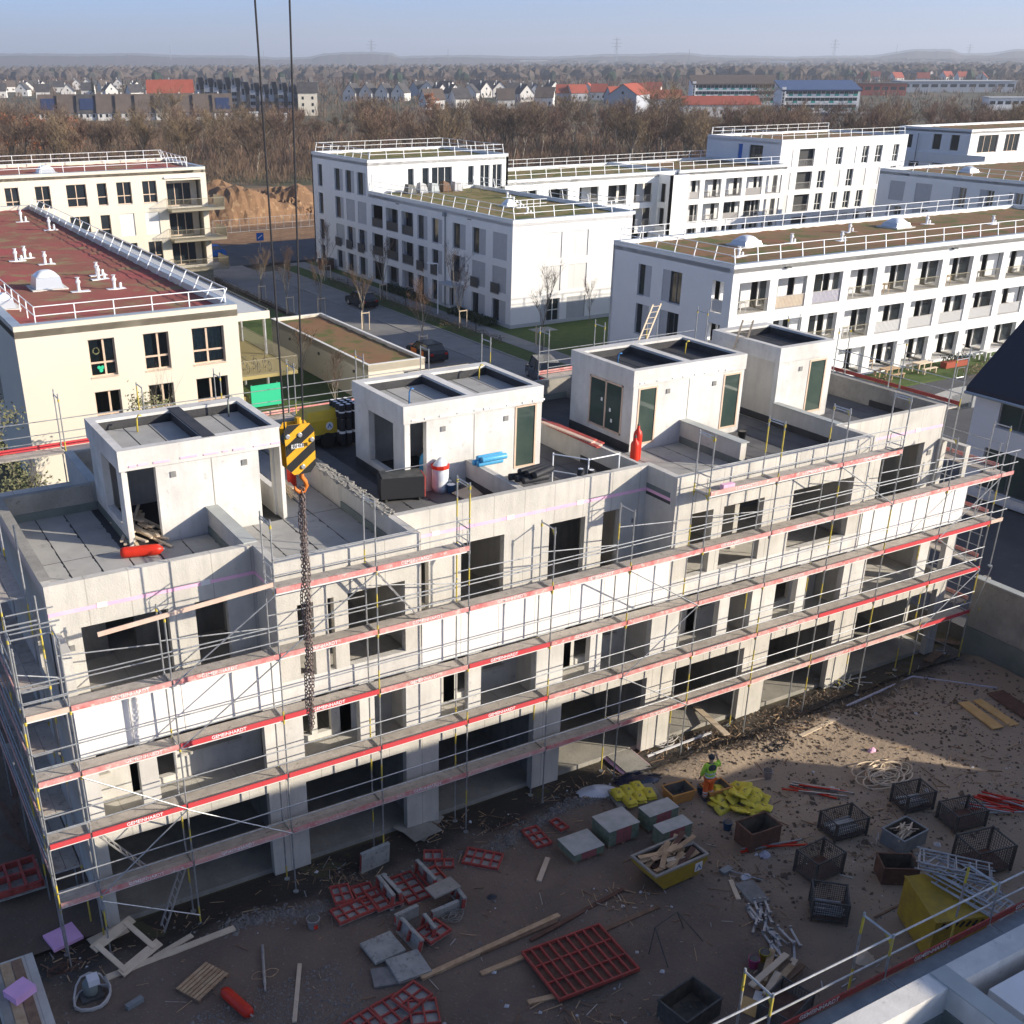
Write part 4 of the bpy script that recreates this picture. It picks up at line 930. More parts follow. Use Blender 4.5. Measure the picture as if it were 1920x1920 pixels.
# roof terrace clutter
tf = thing('terrace_furniture', 'dark covered garden furniture on the roof terrace of the white block', 'furniture', (62.5, 91, 9.6))
for i in range(5):
    x = 61.6+i*1.5; b = MB(); b._add([(x, 91.2, 9.5), (x+1.1, 91.2, 9.5), (x+1.1, 92.4, 9.5), (x, 92.4, 9.5), (x+.15, 91.4, 10.5+.2*(i % 2)), (x+.9, 91.4, 10.4), (x+.9, 92.2, 10.4), (x+.15, 92.2, 10.5)], [(0, 1, 5, 4), (1, 2, 6, 5), (2, 3, 7, 6), (3, 0, 4, 7), (4, 5, 6, 7)]); b.build('furniture_cover', ('steel_dark', 'shutter', 'steel_grey', 'wood_dark', 'shutter')[i], tf)
b = MB()
for i in range(16): b.box(61+i*.6, 61.03+i*.6, 89.5, 89.53, 9.5, 10.5)
b.box(61, 70.1, 89.49, 89.54, 10.46, 10.5); b.build('terrace_railing', 'rail_dark', tf)

# ---------------- W1 wing: long white block behind with balconies, and its tall end
WG = thing('white_apartment_block', 'long white apartment block with rows of balconies running behind the corner block', 'building', (76, 96, 0))
wg = Wall(WG, (76.6, 96.0, 0), (1, 0, 0), (0, -1, 0), t=.3); H = []
px_ = [2.5, 7.2, 11.9, 16.4, 20.6]
for zi, (z0, z1) in enumerate(ZW): H += [(a, a+3.0, z0, z1) for a in px_]
wg.wall(0, 24.5, 0, 9.5, H)
for zi, (z0, z1) in enumerate(ZW):
    for j, a in enumerate(px_): wg.loggia(a, a+3.0, z0, z1, 1.7, 'rail_pale', .95, None, seed=100+zi*9+j)
wg2 = Wall(WG, (104, 95.6, 0), (1, 0, 0), (0, -1, 0)); H = []; qx = [1.0, 4.7, 8.4, 12.1, 15.7]
for zi, (z0, z1) in enumerate(ZW): H += [(a, a+2.9, z0, z1) for a in qx]
wg2.wall(0, 19.4, 0, 9.5, H); Wall(WG, (104, 95.6, 0), (0, 1, 0), (-1, 0, 0)).wall(-2.2, 15, 0, 9.5, [(-1.6, -.4, 6.1, 8.47), (-1.6, -.4, 3.07, 5.42)])
Wall(WG, (101.1, 93.4, 0), (1, 0, 0), (0, -1, 0)).wall(0, 3.2, 0, 9.5, []); Wall(WG, (101.1, 93.4, 0), (0, 1, 0), (-1, 0, 0)).wall(0, 3, 0, 9.5, [(1, 2.2, 6.1, 8.4), (1, 2.2, 3.1, 5.4)])
for zi, (z0, z1) in enumerate(ZW):
    for j, a in enumerate(qx): wg2.loggia(a, a+2.9, z0, z1, 1.7, 'rail_pale', .95, 'rail_pale' if (zi+j) % 3 == 0 else None, seed=130+zi*9+j)
core(WG, 76.6, 104, 98.0, 110, 0, 9.3); core(WG, 104.4, 123.4, 97.6, 110.5, 0, 9.3)
flat_roof(WG, 76.6, 104.2, 96.0, 111, 9.8, 'sedum_green'); roof_guard(WG, [(77, 96.4), (103.8, 96.4)], 9.8, lean=.2); roof_guard(WG, [(77, 110.6), (123, 110.6)], 9.8)
flat_roof(WG, 104.2, 123.4, 95.6, 111, 9.82, 'sedum_brown'); roof_guard(WG, [(104.6, 96), (123, 96)], 9.82, lean=.2)
WT = thing('white_apartment_block', 'white four-storey end block with many narrow windows beyond the balcony row', 'building', (123.5, 97, 0))
wt = Wall(WT, (123.6, 97.4, 0), (1, 0, 0), (0, -1, 0)); H = []; rr = random.Random(8)
ZT = ZW+((9.15, 11.5),)
cols = [(1.0, 2.4), (3.6, 6.6), (7.8, 9.2), (11.0, 12.2), (13.6, 14.9), (16.2, 17.5), (18.9, 20.3), (22.6, 23.8)]
for (z0, z1) in ZT: H += [(a, c, z0, z1) for a, c in cols]
wt.wall(0, 25.4, 0, 12.5, H)
for zi, (z0, z1) in enumerate(ZT):
    for a, c in cols:
        if c-a > 2: wt.loggia(a, c, z0, z1, 1.7, 'rail_pale', .95, None, seed=int(a*7)+zi)
        elif rr.random() < .35: wt.shutter(a, c, z0, z1, 'shutter_light')
        else: wt.window(a, c, z0, z1, 'frame_white', mull=1, trans=z0+.9, sill=False)
wtl = Wall(WT, (123.6, 97.4, 0), (0, 1, 0), (-1, 0, 0)); wtl.wall(0.3, 15.2, 0, 12.5, [(3.5, 6.2, 9.9, 11.9), (7.6, 8.5, 9.9, 11.9)])
wtl.window(3.5, 6.2, 9.9, 11.9, 'frame_grey', mull=2, sill=False); wtl.part('door', 'blue_sign', 7.6, 8.5, 9.9, 11.9, -.2, -.15)
core(WT, 125.8, 148.8, 98, 112.4, 0, 12.3); flat_roof(WT, 123.6, 149, 97.4, 112.6, 12.8, 'sedum_brown'); roof_guard(WT, [(124, 112.2), (124, 97.8), (148.6, 97.8)], 12.8, lean=.2); roof_guard(WT, [(124, 112.2), (148, 112.2)], 12.8)

# ---------------- W2: white three-storey block with loggia grid
W2 = thing('white_apartment_block', 'white three-storey block with a regular grid of loggias and brown planted roof', 'building', (58.2, 35.3, 0))
w2 = Wall(W2, (58.2, 35.3, 0), (1, 0, 0), (0, -1, 0), t=.35); cols = [(.72+3.72*i, 3.66+3.72*i) for i in range(13)]; H = []
for (z0, z1) in ZW: H += [(a, c, z0+.12, z1) for a, c in cols]
w2.wall(0, 49.5, 0, 9.5, H); rr = random.Random(4)
INF = {(0, 1): 'wood_pale', (0, 2): 'rag', (1, 4): 'shutter_light', (1, 5): 'shutter_light', (1, 6): 'shutter_light', (1, 7): 'shutter_light', (1, 8): 'shutter_light', (0, 9): 'shutter_light'}
for zi, (z0, z1) in enumerate(ZW):
    for j, (a, c) in enumerate(cols): w2.loggia(a, c, z0+.12, z1, 1.9, 'rail_bronze' if zi < 2 and (zi, j) not in INF else 'rail_pale' if zi < 2 else None, .95, INF.get((zi, j)), seed=zi*31+j*3)
w2l = Wall(W2, (58.2, 35.3, 0), (0, 1, 0), (-1, 0, 0)); H = []
for zi, (z0, z1) in enumerate(ZW): H += [(8.98, 10.62, z0, z1), (5.42, 7.64, z0, z1)]+([(.85, 2.05, z0+.12, z1)] if zi < 2 else [])
w2l.wall(.35, 14, 0, 9.5, H)
for zi, (z0, z1) in enumerate(ZW):
    w2l.shutter(8.98, 9.85, z0, z1); w2l.window(9.86, 10.62, z0, z1); w2l.shutter(6.78, 7.64, z0, z1); w2l.window(5.42, 6.77, z0, z1, mull=1)
    if zi < 2: w2l.railing(.85, 2.05, z0+.12, .95, 'rail_pale', infill='shutter_light')
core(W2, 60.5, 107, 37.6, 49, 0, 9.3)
flat_roof(W2, 58.2, 107.7, 35.3, 49.3, 9.80, 'sedum_brown'); roof_guard(W2, [(58.6, 48.9), (58.6, 35.7), (107, 35.7)], 9.8, lean=.22); roof_guard(W2, [(58.6, 48.9), (107, 48.9)], 9.8, lean=0)
for i, (x, y) in enumerate(((62.5, 39.5), (71, 42.6), (75.5, 41.5), (80, 44.8), (90, 45), (95, 42))): vent(W2, x, y, 9.5, .75)
skylight(W2, 67, 43.5, 9.55, .9, .35); skylight(W2, 86, 45, 9.55, .9, .35)
for a in (4.9, 23.0): w2.part('overflow_spout', 'steel_dark', a, a+.5, 9.2, 9.3, -.02, .25)
Wall(W2, (58.2, 49.3, 0), (1, 0, 0), (0, 1, 0)).wall(0, 49.5, 0, 9.5, [])
# garden furniture on the ground-floor terraces
for i, x in enumerate((74.5, 78.3, 82.0, 86.5)):
    t = thing('patio_set', ('brown wooden patio table with benches outside a ground-floor flat', 'weathered grey patio table beside the white pillar', 'terracotta planter box full of shrubs by the patio', 'white garden table and chairs on the end patio')[i], 'planter' if i == 2 else 'patio table', (x, 34, .1))
    if i == 2:
        blk('planter_box', x-1.3, x+1.3, 33.3, 33.9, .02, .5, 'roof_red', t)
        for k in range(5):
            b = MB(); cx = x-1.0+k*.5
            for q in range(60): an = R.uniform(0, 6.28); el = R.uniform(.2, 1.4); l = R.uniform(.2, .7); p0 = Vector((cx, 33.6, .5)); d = Vector((math.cos(an)*math.cos(el), math.sin(an)*math.cos(el), math.sin(el))); p1 = p0+d*l; s_ = d.orthogonal()*.05; b._add([p1-s_, p1+s_, p1+d*.14], [(0, 1, 2)])
            b.build('shrub', 'hedge', t)
    else:
        m_ = ('wood', 'wood_pale', 'frame_white')[min(i, 2)]
        blk('table_top', x-.8, x+.8, 33.4, 34.2, .72, .77, m_, t)
        for (dx, dy) in ((-.7, 33.5), (.7, 33.5), (-.7, 34.1), (.7, 34.1)): blk('leg', x+dx-.04, x+dx+.04, dy-.04, dy+.04, .02, .72, m_, t)
        for dy in (33.0, 34.6): blk('bench_seat', x-.8, x+.8, dy-.15, dy+.15, .42, .46, m_, t); blk('bench_leg', x-.7, x-.62, dy-.12, dy+.12, .02, .42, m_, t); blk('bench_leg', x+.62, x+.7, dy-.12, dy+.12, .02, .42, m_, t)

# ---------------- W3, W4
W3 = thing('white_apartment_block', 'white block with grey shutters on its shaded side behind the loggia block', 'building', (129, 61, 0))
w3 = Wall(W3, (129, 61.5, 0), (0, 1, 0), (-1, 0, 0)); H = []
c3_ = [(1.5, 3.4), (5.4, 7.4), (9.3, 11.3), (14.4, 16.9), (18.6, 21.0)]
for (z0, z1) in ZW: H += [(a, c, z0, z1) for a, c in c3_]
w3.wall(0, 23, 0, 9.5, H); rr = random.Random(12)
for (z0, z1) in ZW:
    for a, c in c3_:
        w3.shutter((a+c)/2, c, z0, z1)
        if rr.random() < .4: w3.shutter(a, (a+c)/2, z0, z1)
        else: w3.window(a, (a+c)/2, z0, z1, 'frame_white', mull=1, sill=False)
Wall(W3, (129, 61.5, 0), (1, 0, 0), (0, -1, 0)).wall(.3, 30, 0, 9.5, []); core(W3, 130, 158, 62, 84, 0, 9.3); flat_roof(W3, 129, 159, 61.5, 84.5, 9.8, 'sedum_brown'); roof_guard(W3, [(129.4, 84), (129.4, 62), (158, 62)], 9.8, lean=.2)
skylight(W3, 137, 77, 9.5, .9, .35)
b = MB(); b.box(129, 137, 57.2, 61.4, 0, 7.0); b.build('low_annexe', 'white_wall', W3); blk('coping', 128.95, 137.05, 57.15, 61.4, 7.0, 7.03, 'zinc', W3)
W4 = thing('white_apartment_block', 'white block with recessed top floor and wide terraces at the far right', 'building', (166, 100, 0))
w4 = Wall(W4, (166.5, 100, 0), (0, 1, 0), (-1, 0, 0)); H = [(2, 3.6, 9.6, 11.9), (5.4, 7.0, 9.6, 11.9), (11, 12.6, 9.6, 11.6), (3.0, 6.5, 6.2, 7.6), (9, 11, 6.2, 7.6)]
w4.wall(0, 14, 0, 12.5, H)
for a0, a1, z0, z1 in H: w4.window(a0, a1, z0, z1, sill=False)
w4.part('parapet_band', 'white_wall', -3.5, 14, 7.6, 9.1, .02, .3); b = MB(); b.tube(w4.pt(9.6, .2, .4), w4.pt(9.6, 11.9, .4), .08, 6); b.build('downpipe', 'steel_grey', W4)
w4f = Wall(W4, (166.5, 100, 0), (1, 0, 0), (0, -1, 0)); H = [(2, 6.8, 9.3, 11.9), (8.5, 12, 9.3, 11.9), (14.5, 20, 9.3, 11.9), (2, 8, 6.2, 8.0), (11, 16, 6.2, 8.0)]
w4f.wall(.3, 34, 0, 12.5, H)
for a0, a1, z0, z1 in H: w4f.window(a0, a1, z0, z1, 'frame_wood', mull=2, sill=False)
w4f.part('parapet_band', 'white_wall', -.3, 34, 7.7, 9.0, .3, .55); core(W4, 167.5, 200, 101, 113.5, 0, 12.3); flat_roof(W4, 166.5, 200.5, 100, 114, 12.8, 'sedum_brown'); b = MB()

# ---------------- beige block with the red planted roof
BG = thing('beige_apartment_block', 'beige rendered block with red planted flat roof and white guard rails', 'building', (9.75, 39.6, 0))
bf = Wall(BG, (9.6, 39.6, 0), (1, 0, 0), (0, -1, 0), 'beige_wall', .35); H = []
for z0, z1 in ((6.47, 8.64), (3.42, 5.60), (.4, 2.55)): H += [(3.92, 5.45, z0, z1), (7.12, 8.65, z0, z1), (10.06, 12.06, z0, z1)]
bf.wall(0, 13.0, -.1, 9.5, H)
for zi, (z0, z1) in enumerate(((6.47, 8.64), (3.42, 5.60), (.4, 2.55))):
    for j, (a, c) in enumerate(((3.92, 5.45), (7.12, 8.65), (10.06, 12.06))):
        b = MB(); t = .075; d = -.2
        bf._box(b, a, c, z0, z0+t, d-.07, d); bf._box(b, a, c, z1-t, z1, d-.07, d); bf._box(b, a, a+t, z0+t, z1-t, d-.07, d); bf._box(b, c-t, c, z0+t, z1-t, d-.07, d)
        xm = a+(c-a)*(.58 if j < 2 else .47); zm = z0+.78; bf._box(b, xm-t*.8, xm+t*.8, z0+t, z1-t, d-.07, d+.01); bf._box(b, a+t, c-t, zm-t*.7, zm+t*.7, d-.07, d+.012)
        f = b.build('window', 'frame_wood', BG); bf.part('pane', 'glass_clear', a+t, c-t, z0+t, z1-t, d-.05, d-.035, f); bf.part('window_sill', 'frame_wood', a-.04, c+.04, z0-.06, z0-.004, d, .05, f)
        bf.part('room_shade_sheet', 'room_shade', a-.1, c+.1, z0-.1, z1+.1, -1.3, -1.25, f)  # dark sheet behind the glass stands in for the unlit room
        if zi == 0:
            for (c0, c1) in ((a+.03, a+(c-a)*(.98 if j == 2 else .42)),)+(((a+(c-a)*.62, c-.05),) if j != 1 else ()):
                b = MB(); n = 26; vs = []
                for k in range(n+1):
                    q = c0+(c1-c0)*k/n; vs += [bf.pt(q, z0+.06, -.5+.035*math.sin(k*2.1)), bf.pt(q, z1-.03, -.5+.035*math.sin(k*2.1+.3))]
                b._add(vs, [(2*k, 2*k+2, 2*k+3, 2*k+1) for k in range(n)]); b.build('curtain', 'curtain', f)
        if zi == 0 and j == 0:
            b = MB()
            for k in range(3): an = k*2.1+.5; b.lathe(bf.pt(a+.62+.12*math.cos(an), z0+.42+.12*math.sin(an), d-.03), [(.10, -.005), (.11, 0), (.10, .005)], 10, 'y')
            b.build('clover_decoration', 'sign_green', f)
            b = MB()
            for k in range(40): an = R.uniform(0, 6.28); q = bf.pt(a+.45+.17*math.cos(an), z0+1.45+.17*math.sin(an), d-.03); b.lathe(q, [(.03, -.02), (.045, 0), (.03, .02)], 5, 'y')
            b.build('wreath', 'leaf_olive', f)
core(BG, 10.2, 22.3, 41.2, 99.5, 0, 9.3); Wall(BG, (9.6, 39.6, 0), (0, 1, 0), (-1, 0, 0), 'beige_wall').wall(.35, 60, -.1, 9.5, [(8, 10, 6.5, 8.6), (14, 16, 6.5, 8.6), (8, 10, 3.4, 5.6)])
Wall(BG, (22.6, 39.6, 0), (0, 1, 0), (1, 0, 0), 'beige_wall').wall(.35, 60, -.1, 9.5, [(4+6*i, 6+6*i, 6.2, 8.6) for i in range(9)])
flat_roof(BG, 9.6, 22.6, 39.6, 99.6, 9.80, 'sedum_red', 'beige_wall', 'zinc', .5, .38); roof_guard(BG, [(11.0, 98), (11.0, 40.5), (22.2, 40.5)], 9.6); roof_guard(BG, [(21.9, 40.8), (21.9, 98)], 9.55, lean=-.55, step=2.6)
for (u, v) in ((47, 483), (93, 430), (85, 494), (40, 415), (30, 488), (185, 522), (215, 540), (148, 545), (182, 515)): q = PZ(u, v, 9.5); vent(BG, q.x, q.y, 9.45, .9 if v > 450 else 1.1, v != 545)
q = PZ(92, 540, 9.5); skylight(BG, q.x, q.y+.6, 9.45, .9, .75)
q = PZ(8, 560, 9.5); skylight(BG, 10.4, 47.5, 9.45, .7, .5)
GL = thing('access_gallery', 'pale concrete gallery roof and decks along the garden side of the beige block', 'gallery', (23, 52, 0))
blk('gallery_roof', 22.65, 29.1, 51.5, 100, 6.45, 6.72, 'plinth', GL); blk('gallery_fascia', 22.65, 29.15, 51.4, 51.5, 6.2, 6.75, 'beige_wall', GL); blk('roof_upstand', 29.0, 29.1, 51.5, 100, 6.72, 6.86, 'frame_grey', GL)
blk('gallery_deck', 22.65, 29.1, 46.5, 100, 3.25, 3.5, 'olive_panel', GL)
for i in range(10): rod('column', (28.9, 52+5*i, 0), (28.9, 52+5*i, 6.45), .12, 'galvanised', GL, 8)
gw = Wall(GL, (22.65, 46.5, 0), (1, 0, 0), (0, -1, 0)); gw.railing(0, 6.4, 3.5, 1.05, 'rail_bronze', d=.03); Wall(GL, (29.1, 46.5, 0), (0, 1, 0), (1, 0, 0)).railing(0, 20, 3.5, 1.05, 'rail_bronze', d=.03)
bk = thing('parked_bicycles', 'cluster of dark bicycles parked on the gallery deck of the beige block', 'bicycles', (25, 47.4, 3.5))
for i in range(6):
    b = MB(); x = 23.3+i*.8; 
    for yy in (47.2, 48.2):
        pts = [(x, yy+.33*math.cos(t*.7), 3.85+.33*math.sin(t*.7)) for t in range(10)]; b.path(pts, .02, 4)
    b.tube((x, 47.2, 3.85), (x, 47.6, 4.35), .02, 4).tube((x, 47.6, 4.35), (x, 48.1, 4.3), .02, 4).tube((x, 48.1, 4.3), (x, 48.2, 3.85), .02, 4).tube((x-.25, 48.05, 4.5), (x+.25, 48.05, 4.5), .015, 4).tube((x, 48.1, 4.3), (x, 48.05, 4.5), .015, 4); b.build('bicycle_frame', 'steel_dark', bk)

# ---------------- beige block at the back with corner balconies
BB = thing('beige_apartment_block', 'beige four-storey block with bronze railed corner balconies by the earth heap', 'building', (21, 103, 0))
bw = Wall(BB, (8, 103, 0), (1, 0, 0), (0, -1, 0), 'beige_wall', .35); H = []; D = {}
cw = [(12.6, 14.0), (15.65, 17.2), (18.86, 20.95), (22.1, 23.15), (24.2, 25.8), (27.03, 28.6)]
for zi, (z0, z1) in enumerate(((8.95, 11.2), (5.62, 7.96), (2.5, 4.85))):
    H += [(a, c, z0, z1) for a, c in cw]; H.append((29.68, 33.65, z0-.55 if zi else 8.35, z1-.1))
bw.wall(0, 34.3, -.1, 12.1, H); rr = random.Random(5)
for zi, (z0, z1) in enumerate(((8.95, 11.2), (5.62, 7.96), (2.5, 4.85))):
    for j, (a, c) in enumerate(cw):
        if zi == 1 and j in (4, 5): bw.part('roller_blind', 'frame_white', a, c, z0, z1, -.16, -.1)
        else: bw.window(a, c, z0, z1, 'frame_wood', 'glass_dark', mull=0 if c-a < 1.2 else 1, trans=z0+.85)
    zb = (8.2, 5.0, 1.75)[zi]
    blk('balcony_slab', 37.5, 43.6, 101.2, 104.8, zb-.22, zb, 'rail_bronze', BB); bw.part('loggia_wall', 'beige_wall', 29.6, 33.7, zb, zb+2.9, -2.0, -1.9); bw.window(30.2, 33.0, zb+.1, zb+2.5, 'frame_wood', 'glass_dark', mull=2, d=-1.85, sill=False)
    r_ = Wall(BB, (37.5, 101.2, 0), (1, 0, 0), (0, -1, 0)); r_.railing(0, 6.1, zb, 1.1, 'rail_bronze', d=.02); Wall(BB, (43.6, 101.2, 0), (0, 1, 0), (1, 0, 0)).railing(0, 3.6, zb, 1.1, 'rail_bronze', d=.02, infill='rail_bronze'); Wall(BB, (37.5, 101.2, 0), (0, 1, 0), (-1, 0, 0)).railing(0, 1.8, zb, 1.1, 'rail_bronze', d=.02)
bw.part('awning_box', 'frame_white', 29.5, 33.8, 11.35, 11.5, .0, .18)
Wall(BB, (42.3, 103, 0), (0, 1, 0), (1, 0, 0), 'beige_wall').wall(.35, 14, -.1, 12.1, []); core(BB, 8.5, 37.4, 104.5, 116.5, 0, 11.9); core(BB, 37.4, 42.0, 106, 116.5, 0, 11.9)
flat_roof(BB, 8, 42.3, 103, 117, 12.4, 'sedum_red', 'beige_wall', 'zinc', .5, .3); roof_guard(BB, [(9, 103.8), (40.5, 103.8)], 12.4); roof_guard(BB, [(40.5, 103.8), (41.3, 116)], 12.4, lean=.3); roof_guard(BB, [(9, 116), (41.3, 116)], 12.4); skylight(BB, 26, 108, 12.1, .9, .4)

# ---------------- garage with planted roof
GA = thing('garage', 'low rendered garage with red-brown planted roof beside the street', 'garage', (35, 47, 0))
for a in ((34.9, 39.6, 47.2, 47.45), (34.9, 39.6, 65.95, 66.2), (34.9, 35.15, 47.45, 65.95), (39.35, 39.6, 47.45, 65.95)): blk('wall', *a, -.1, 2.92, 'beige_wall', GA)
flat_roof(GA, 34.9, 39.6, 47.2, 66.2, 2.95, 'sedum_brown', 'beige_wall', 'frame_white', .2, .22)
for (y, z) in ((49.5, 1.9), (56, 1.9), (62, 1.9)): blk('wall_lamp', 34.8, 34.9, y, y+.2, z, z+.2, 'steel_dark', GA)
GB = thing('garage', 'small low garage with planted roof next to the dark van', 'garage', (37.4, 41.5, 0))
for a in ((37.0, 42.6, 40.6, 40.8), (37.0, 42.6, 45.4, 45.6), (37.0, 37.2, 40.8, 45.4), (42.4, 42.6, 40.8, 45.4)): blk('wall', *a, -.1, 2.5, 'beige_wall', GB)
flat_roof(GB, 37, 42.6, 40.6, 45.6, 2.55, 'sedum_brown', 'beige_wall', 'steel_dark', .2, .22)
CT = thing('site_container_panel', 'bright green hoarding board with pale lettering by the garden', 'hoarding', (28, 43, 0))
c0 = PZ(475, 762, 0.2); blk('board', c0.x-.1, c0.x+2.2, c0.y, c0.y+.08, .1, 1.7, 'sign_green', CT)
for x in (c0.x, c0.x+2.0): rod('post', (x, c0.y+.12, -.1), (x, c0.y+.12, 1.75), .04, 'galvanised', CT)
blk('olive_wall', c0.x-2.6, c0.x-.2, c0.y+.3, c0.y+14, .0, .9, 'olive_panel', CT)

# ---------------- house and ramp wall at the right
HR = thing('dormer_house', 'white house with dark navy roof and large dark windows beyond the scaffold end', 'house', (57, 10, 0))
hw = Wall(HR, (57, 13.6, 0), (0, -1, 0), (-1, 0, 0), t=.3); H = [(1.6, 5.4, 4.3, 6.2), (1.2, 6.2, .6, 3.0)]
hw.wall(0, 26, .0, 6.3, H)
for a0, a1, z0, z1 in H: hw.window(a0, a1, z0, z1, 'frame_grey', 'glass_green', mull=2)
b = MB(); b._add([(57, 13.6, 0), (66, 13.6, 0), (66, 13.6, 6.3), (61.5, 13.6, 10.2), (57, 13.6, 6.3)], [(0, 1, 2, 3, 4)]); b._add([(57, 13.4, 0), (66, 13.4, 0), (66, 13.4, 6.3), (61.5, 13.4, 10.2), (57, 13.4, 6.3)], [(4, 3, 2, 1, 0)]); b.build('gable_wall', 'white_wall', HR)
b = MB()
for (xa, za, xb, zb) in ((56.5, 5.95, 61.6, 10.4), (66.5, 5.95, 61.4, 10.4)): b._add([(xa, 14.0, za), (xb, 14.0, zb), (xb, -13, zb), (xa, -13, za), (xa, 14.0, za+.25), (xb, 14.0, zb+.25), (xb, -13, zb+.25), (xa, -13, za+.25)], [(0, 1, 2, 3), (4, 7, 6, 5), (0, 4, 5, 1), (1, 5, 6, 2), (2, 6, 7, 3), (3, 7, 4, 0)])
b.build('roof', 'navy_roof', HR); b = MB(); b.tube((56.45, 14, 5.9), (56.45, -13, 5.9), .09, 6); b.build('gutter', 'zinc', HR)
core(HR, 58.2, 65.5, -12, 13.2, 0, 6.2)
RWL = thing('ramp_wall', 'tall grey concrete ramp wall with dark waterproofing along its foot', 'wall', (40.9, -6, -.3))
for i in range(5): blk('wall_panel', 40.7, 41.0, .55-2.6*(i+1)+.006, .55-2.6*i-.006, .95, 3.15, 'concrete_old', RWL)
blk('waterproofing', 40.67, 41.0, -12.45, .55, -.6, .94, 'flashing', RWL); blk('wall_cap', 40.66, 41.04, -12.5, .6, 3.15, 3.2, 'cap_metal', RWL)
blk('wall_panel', 41.0, 41.3, .25, .55, -.3, 3.15, 'concrete_old', RWL)

# ---------------- foreground block whose terrace corner shows at the bottom right (it shades the court)
FB = thing('foreground_concrete_block', 'new concrete block with pale parapets and its own scaffold at the court edge', 'building', (14, -18, -.3))
ZF, YFF = 8.0, -17.05
blk('body', 6, 46, -38, -17.6, -.3, 7.0, 'concrete', FB)
blk('parapet_wall', 6, 15.0, YFF-.42, YFF, 6.9, ZF, 'concrete_white', FB); blk('parapet_wall', 15.35, 44, YFF-.42, YFF, 6.9, ZF, 'concrete_white', FB)
blk('roof_party_wall', 15.0, 15.35, -26, YFF, 6.9, ZF+.003, 'concrete_white', FB); blk('coping', 14.97, 15.38, -26, YFF-.02, ZF+.003, ZF+.035, 'cap_metal', FB)
blk('felt_strip', 6.3, 15.0, -26, YFF-.42, 7.0, 7.04, 'bitumen_black', FB); blk('felt_strip', 15.35, 44, -26, YFF-.42, 7.0, 7.04, 'bitumen_black', FB)
blk('upstand', 14.97, 15.0, -26, YFF-.45, 7.04, 7.5, 'flashing', FB); blk('upstand', 6.3, 14.97, YFF-.45, YFF-.42, 7.04, 7.4, 'flashing', FB)
blk('shade_storey', 27.2, 44.3, -34, -20.0, 7.0, 14.1, 'concrete_white', FB)  # unseen storey, added and sized to shade the court and facade foot
iw = thing('insulation_stack', 'wrapped stack of white insulation boards on the foreground terrace', 'building material', (16.4, -18, 7))
for i in range(4): blk('board', 15.75, 17.9, -19.4, -17.75, 7.05+i*.2, 7.05+i*.2+.194, 'panel_white', iw)
bar('blue_mark', (16.35, -17.745, 7.62), (16.42, -17.745, 7.70), .02, .03, 'blue_sign', iw)
FS = thing('court_scaffold', 'galvanised scaffold with yellow posts in front of the pale foreground parapet', 'scaffold', (13, -16.4, -.3))
zd, YO, YI = 6.98, -15.38, -16.08
FX = [15.17+3.07*i for i in range(-3, 4)]
for i, x in enumerate(FX):
    for y in (YO, YI):
        s = rod('standard', (x, y, -.3), (x, y, zd+1.08), .0245, 'galvanised', FS, 8)
        if (i+int(y*10)) % 4: rod('painted_section', (x, y, zd+.55), (x, y, zd+.98), .0262, 'yellow_paint', s, 8); rod('painted_section', (x, y, zd-.9), (x, y, zd-.35), .0262, 'yellow_paint', s, 8)
    rod('top_transom', (x, YO, zd+1.0), (x, YI, zd+1.0), .024, 'galvanised', FS, 8); rod('transom', (x, YI, zd-.02), (x, YI-.8, zd-.02), .024, 'galvanised', FS, 8)
    link('gusset_plate', UM['gus'], FS, Matrix.Translation((x, YI+.03, zd+.98)) @ Matrix(((0, 0, 1, 0), (1, 0, 0, 0), (0, 1, 0, 0), (0, 0, 0, 1))))
    if i < 6:
        for h in (.52, 1.0): rod('guard_rail', (x, YI+.03, zd+h), (x+3.07, YI+.03, zd+h), .021, 'galvanised', FS, 8)
        for (ya, yb) in ((YI-.82, YI-.46), (YI-.45, YI-.05)): blk('deck_board', x+.03, x+3.04, ya, yb, zd-.055, zd, 'steel_grey', FS)
        t = blk('toe_board', x+.03, x+3.04, YI-.02, YI+.01, zd+.01, zd+.165, 'form_red', FS)
        link('lettering', text_mesh('GEMEINHARDT', 'letter_white', .148), t, Matrix.Translation((x+1.3, YI-.024, zd+.09)) @ Matrix.Rotation(math.pi/2, 4, 'X'))
# house added out of the picture to the right to shade the court
NH = thing('shade_house', 'plain white house added for its shade beyond the ramp and out of the picture', 'house', (54, -20, 0))
blk('wall', 50.5, 60, -24, -12.6, .3, 6.6, 'white_wall', NH)
b = MB(); b._add([(50.2, -12.4, 6.6), (60.3, -12.4, 6.6), (60.3, -24.2, 6.6), (50.2, -24.2, 6.6), (50.2, -18, 9.6), (60.3, -18, 9.6)], [(0, 1, 5, 4), (2, 3, 4, 5), (0, 4, 3), (1, 2, 5), (0, 3, 2, 1)]); b.build('roof', 'navy_roof', NH)
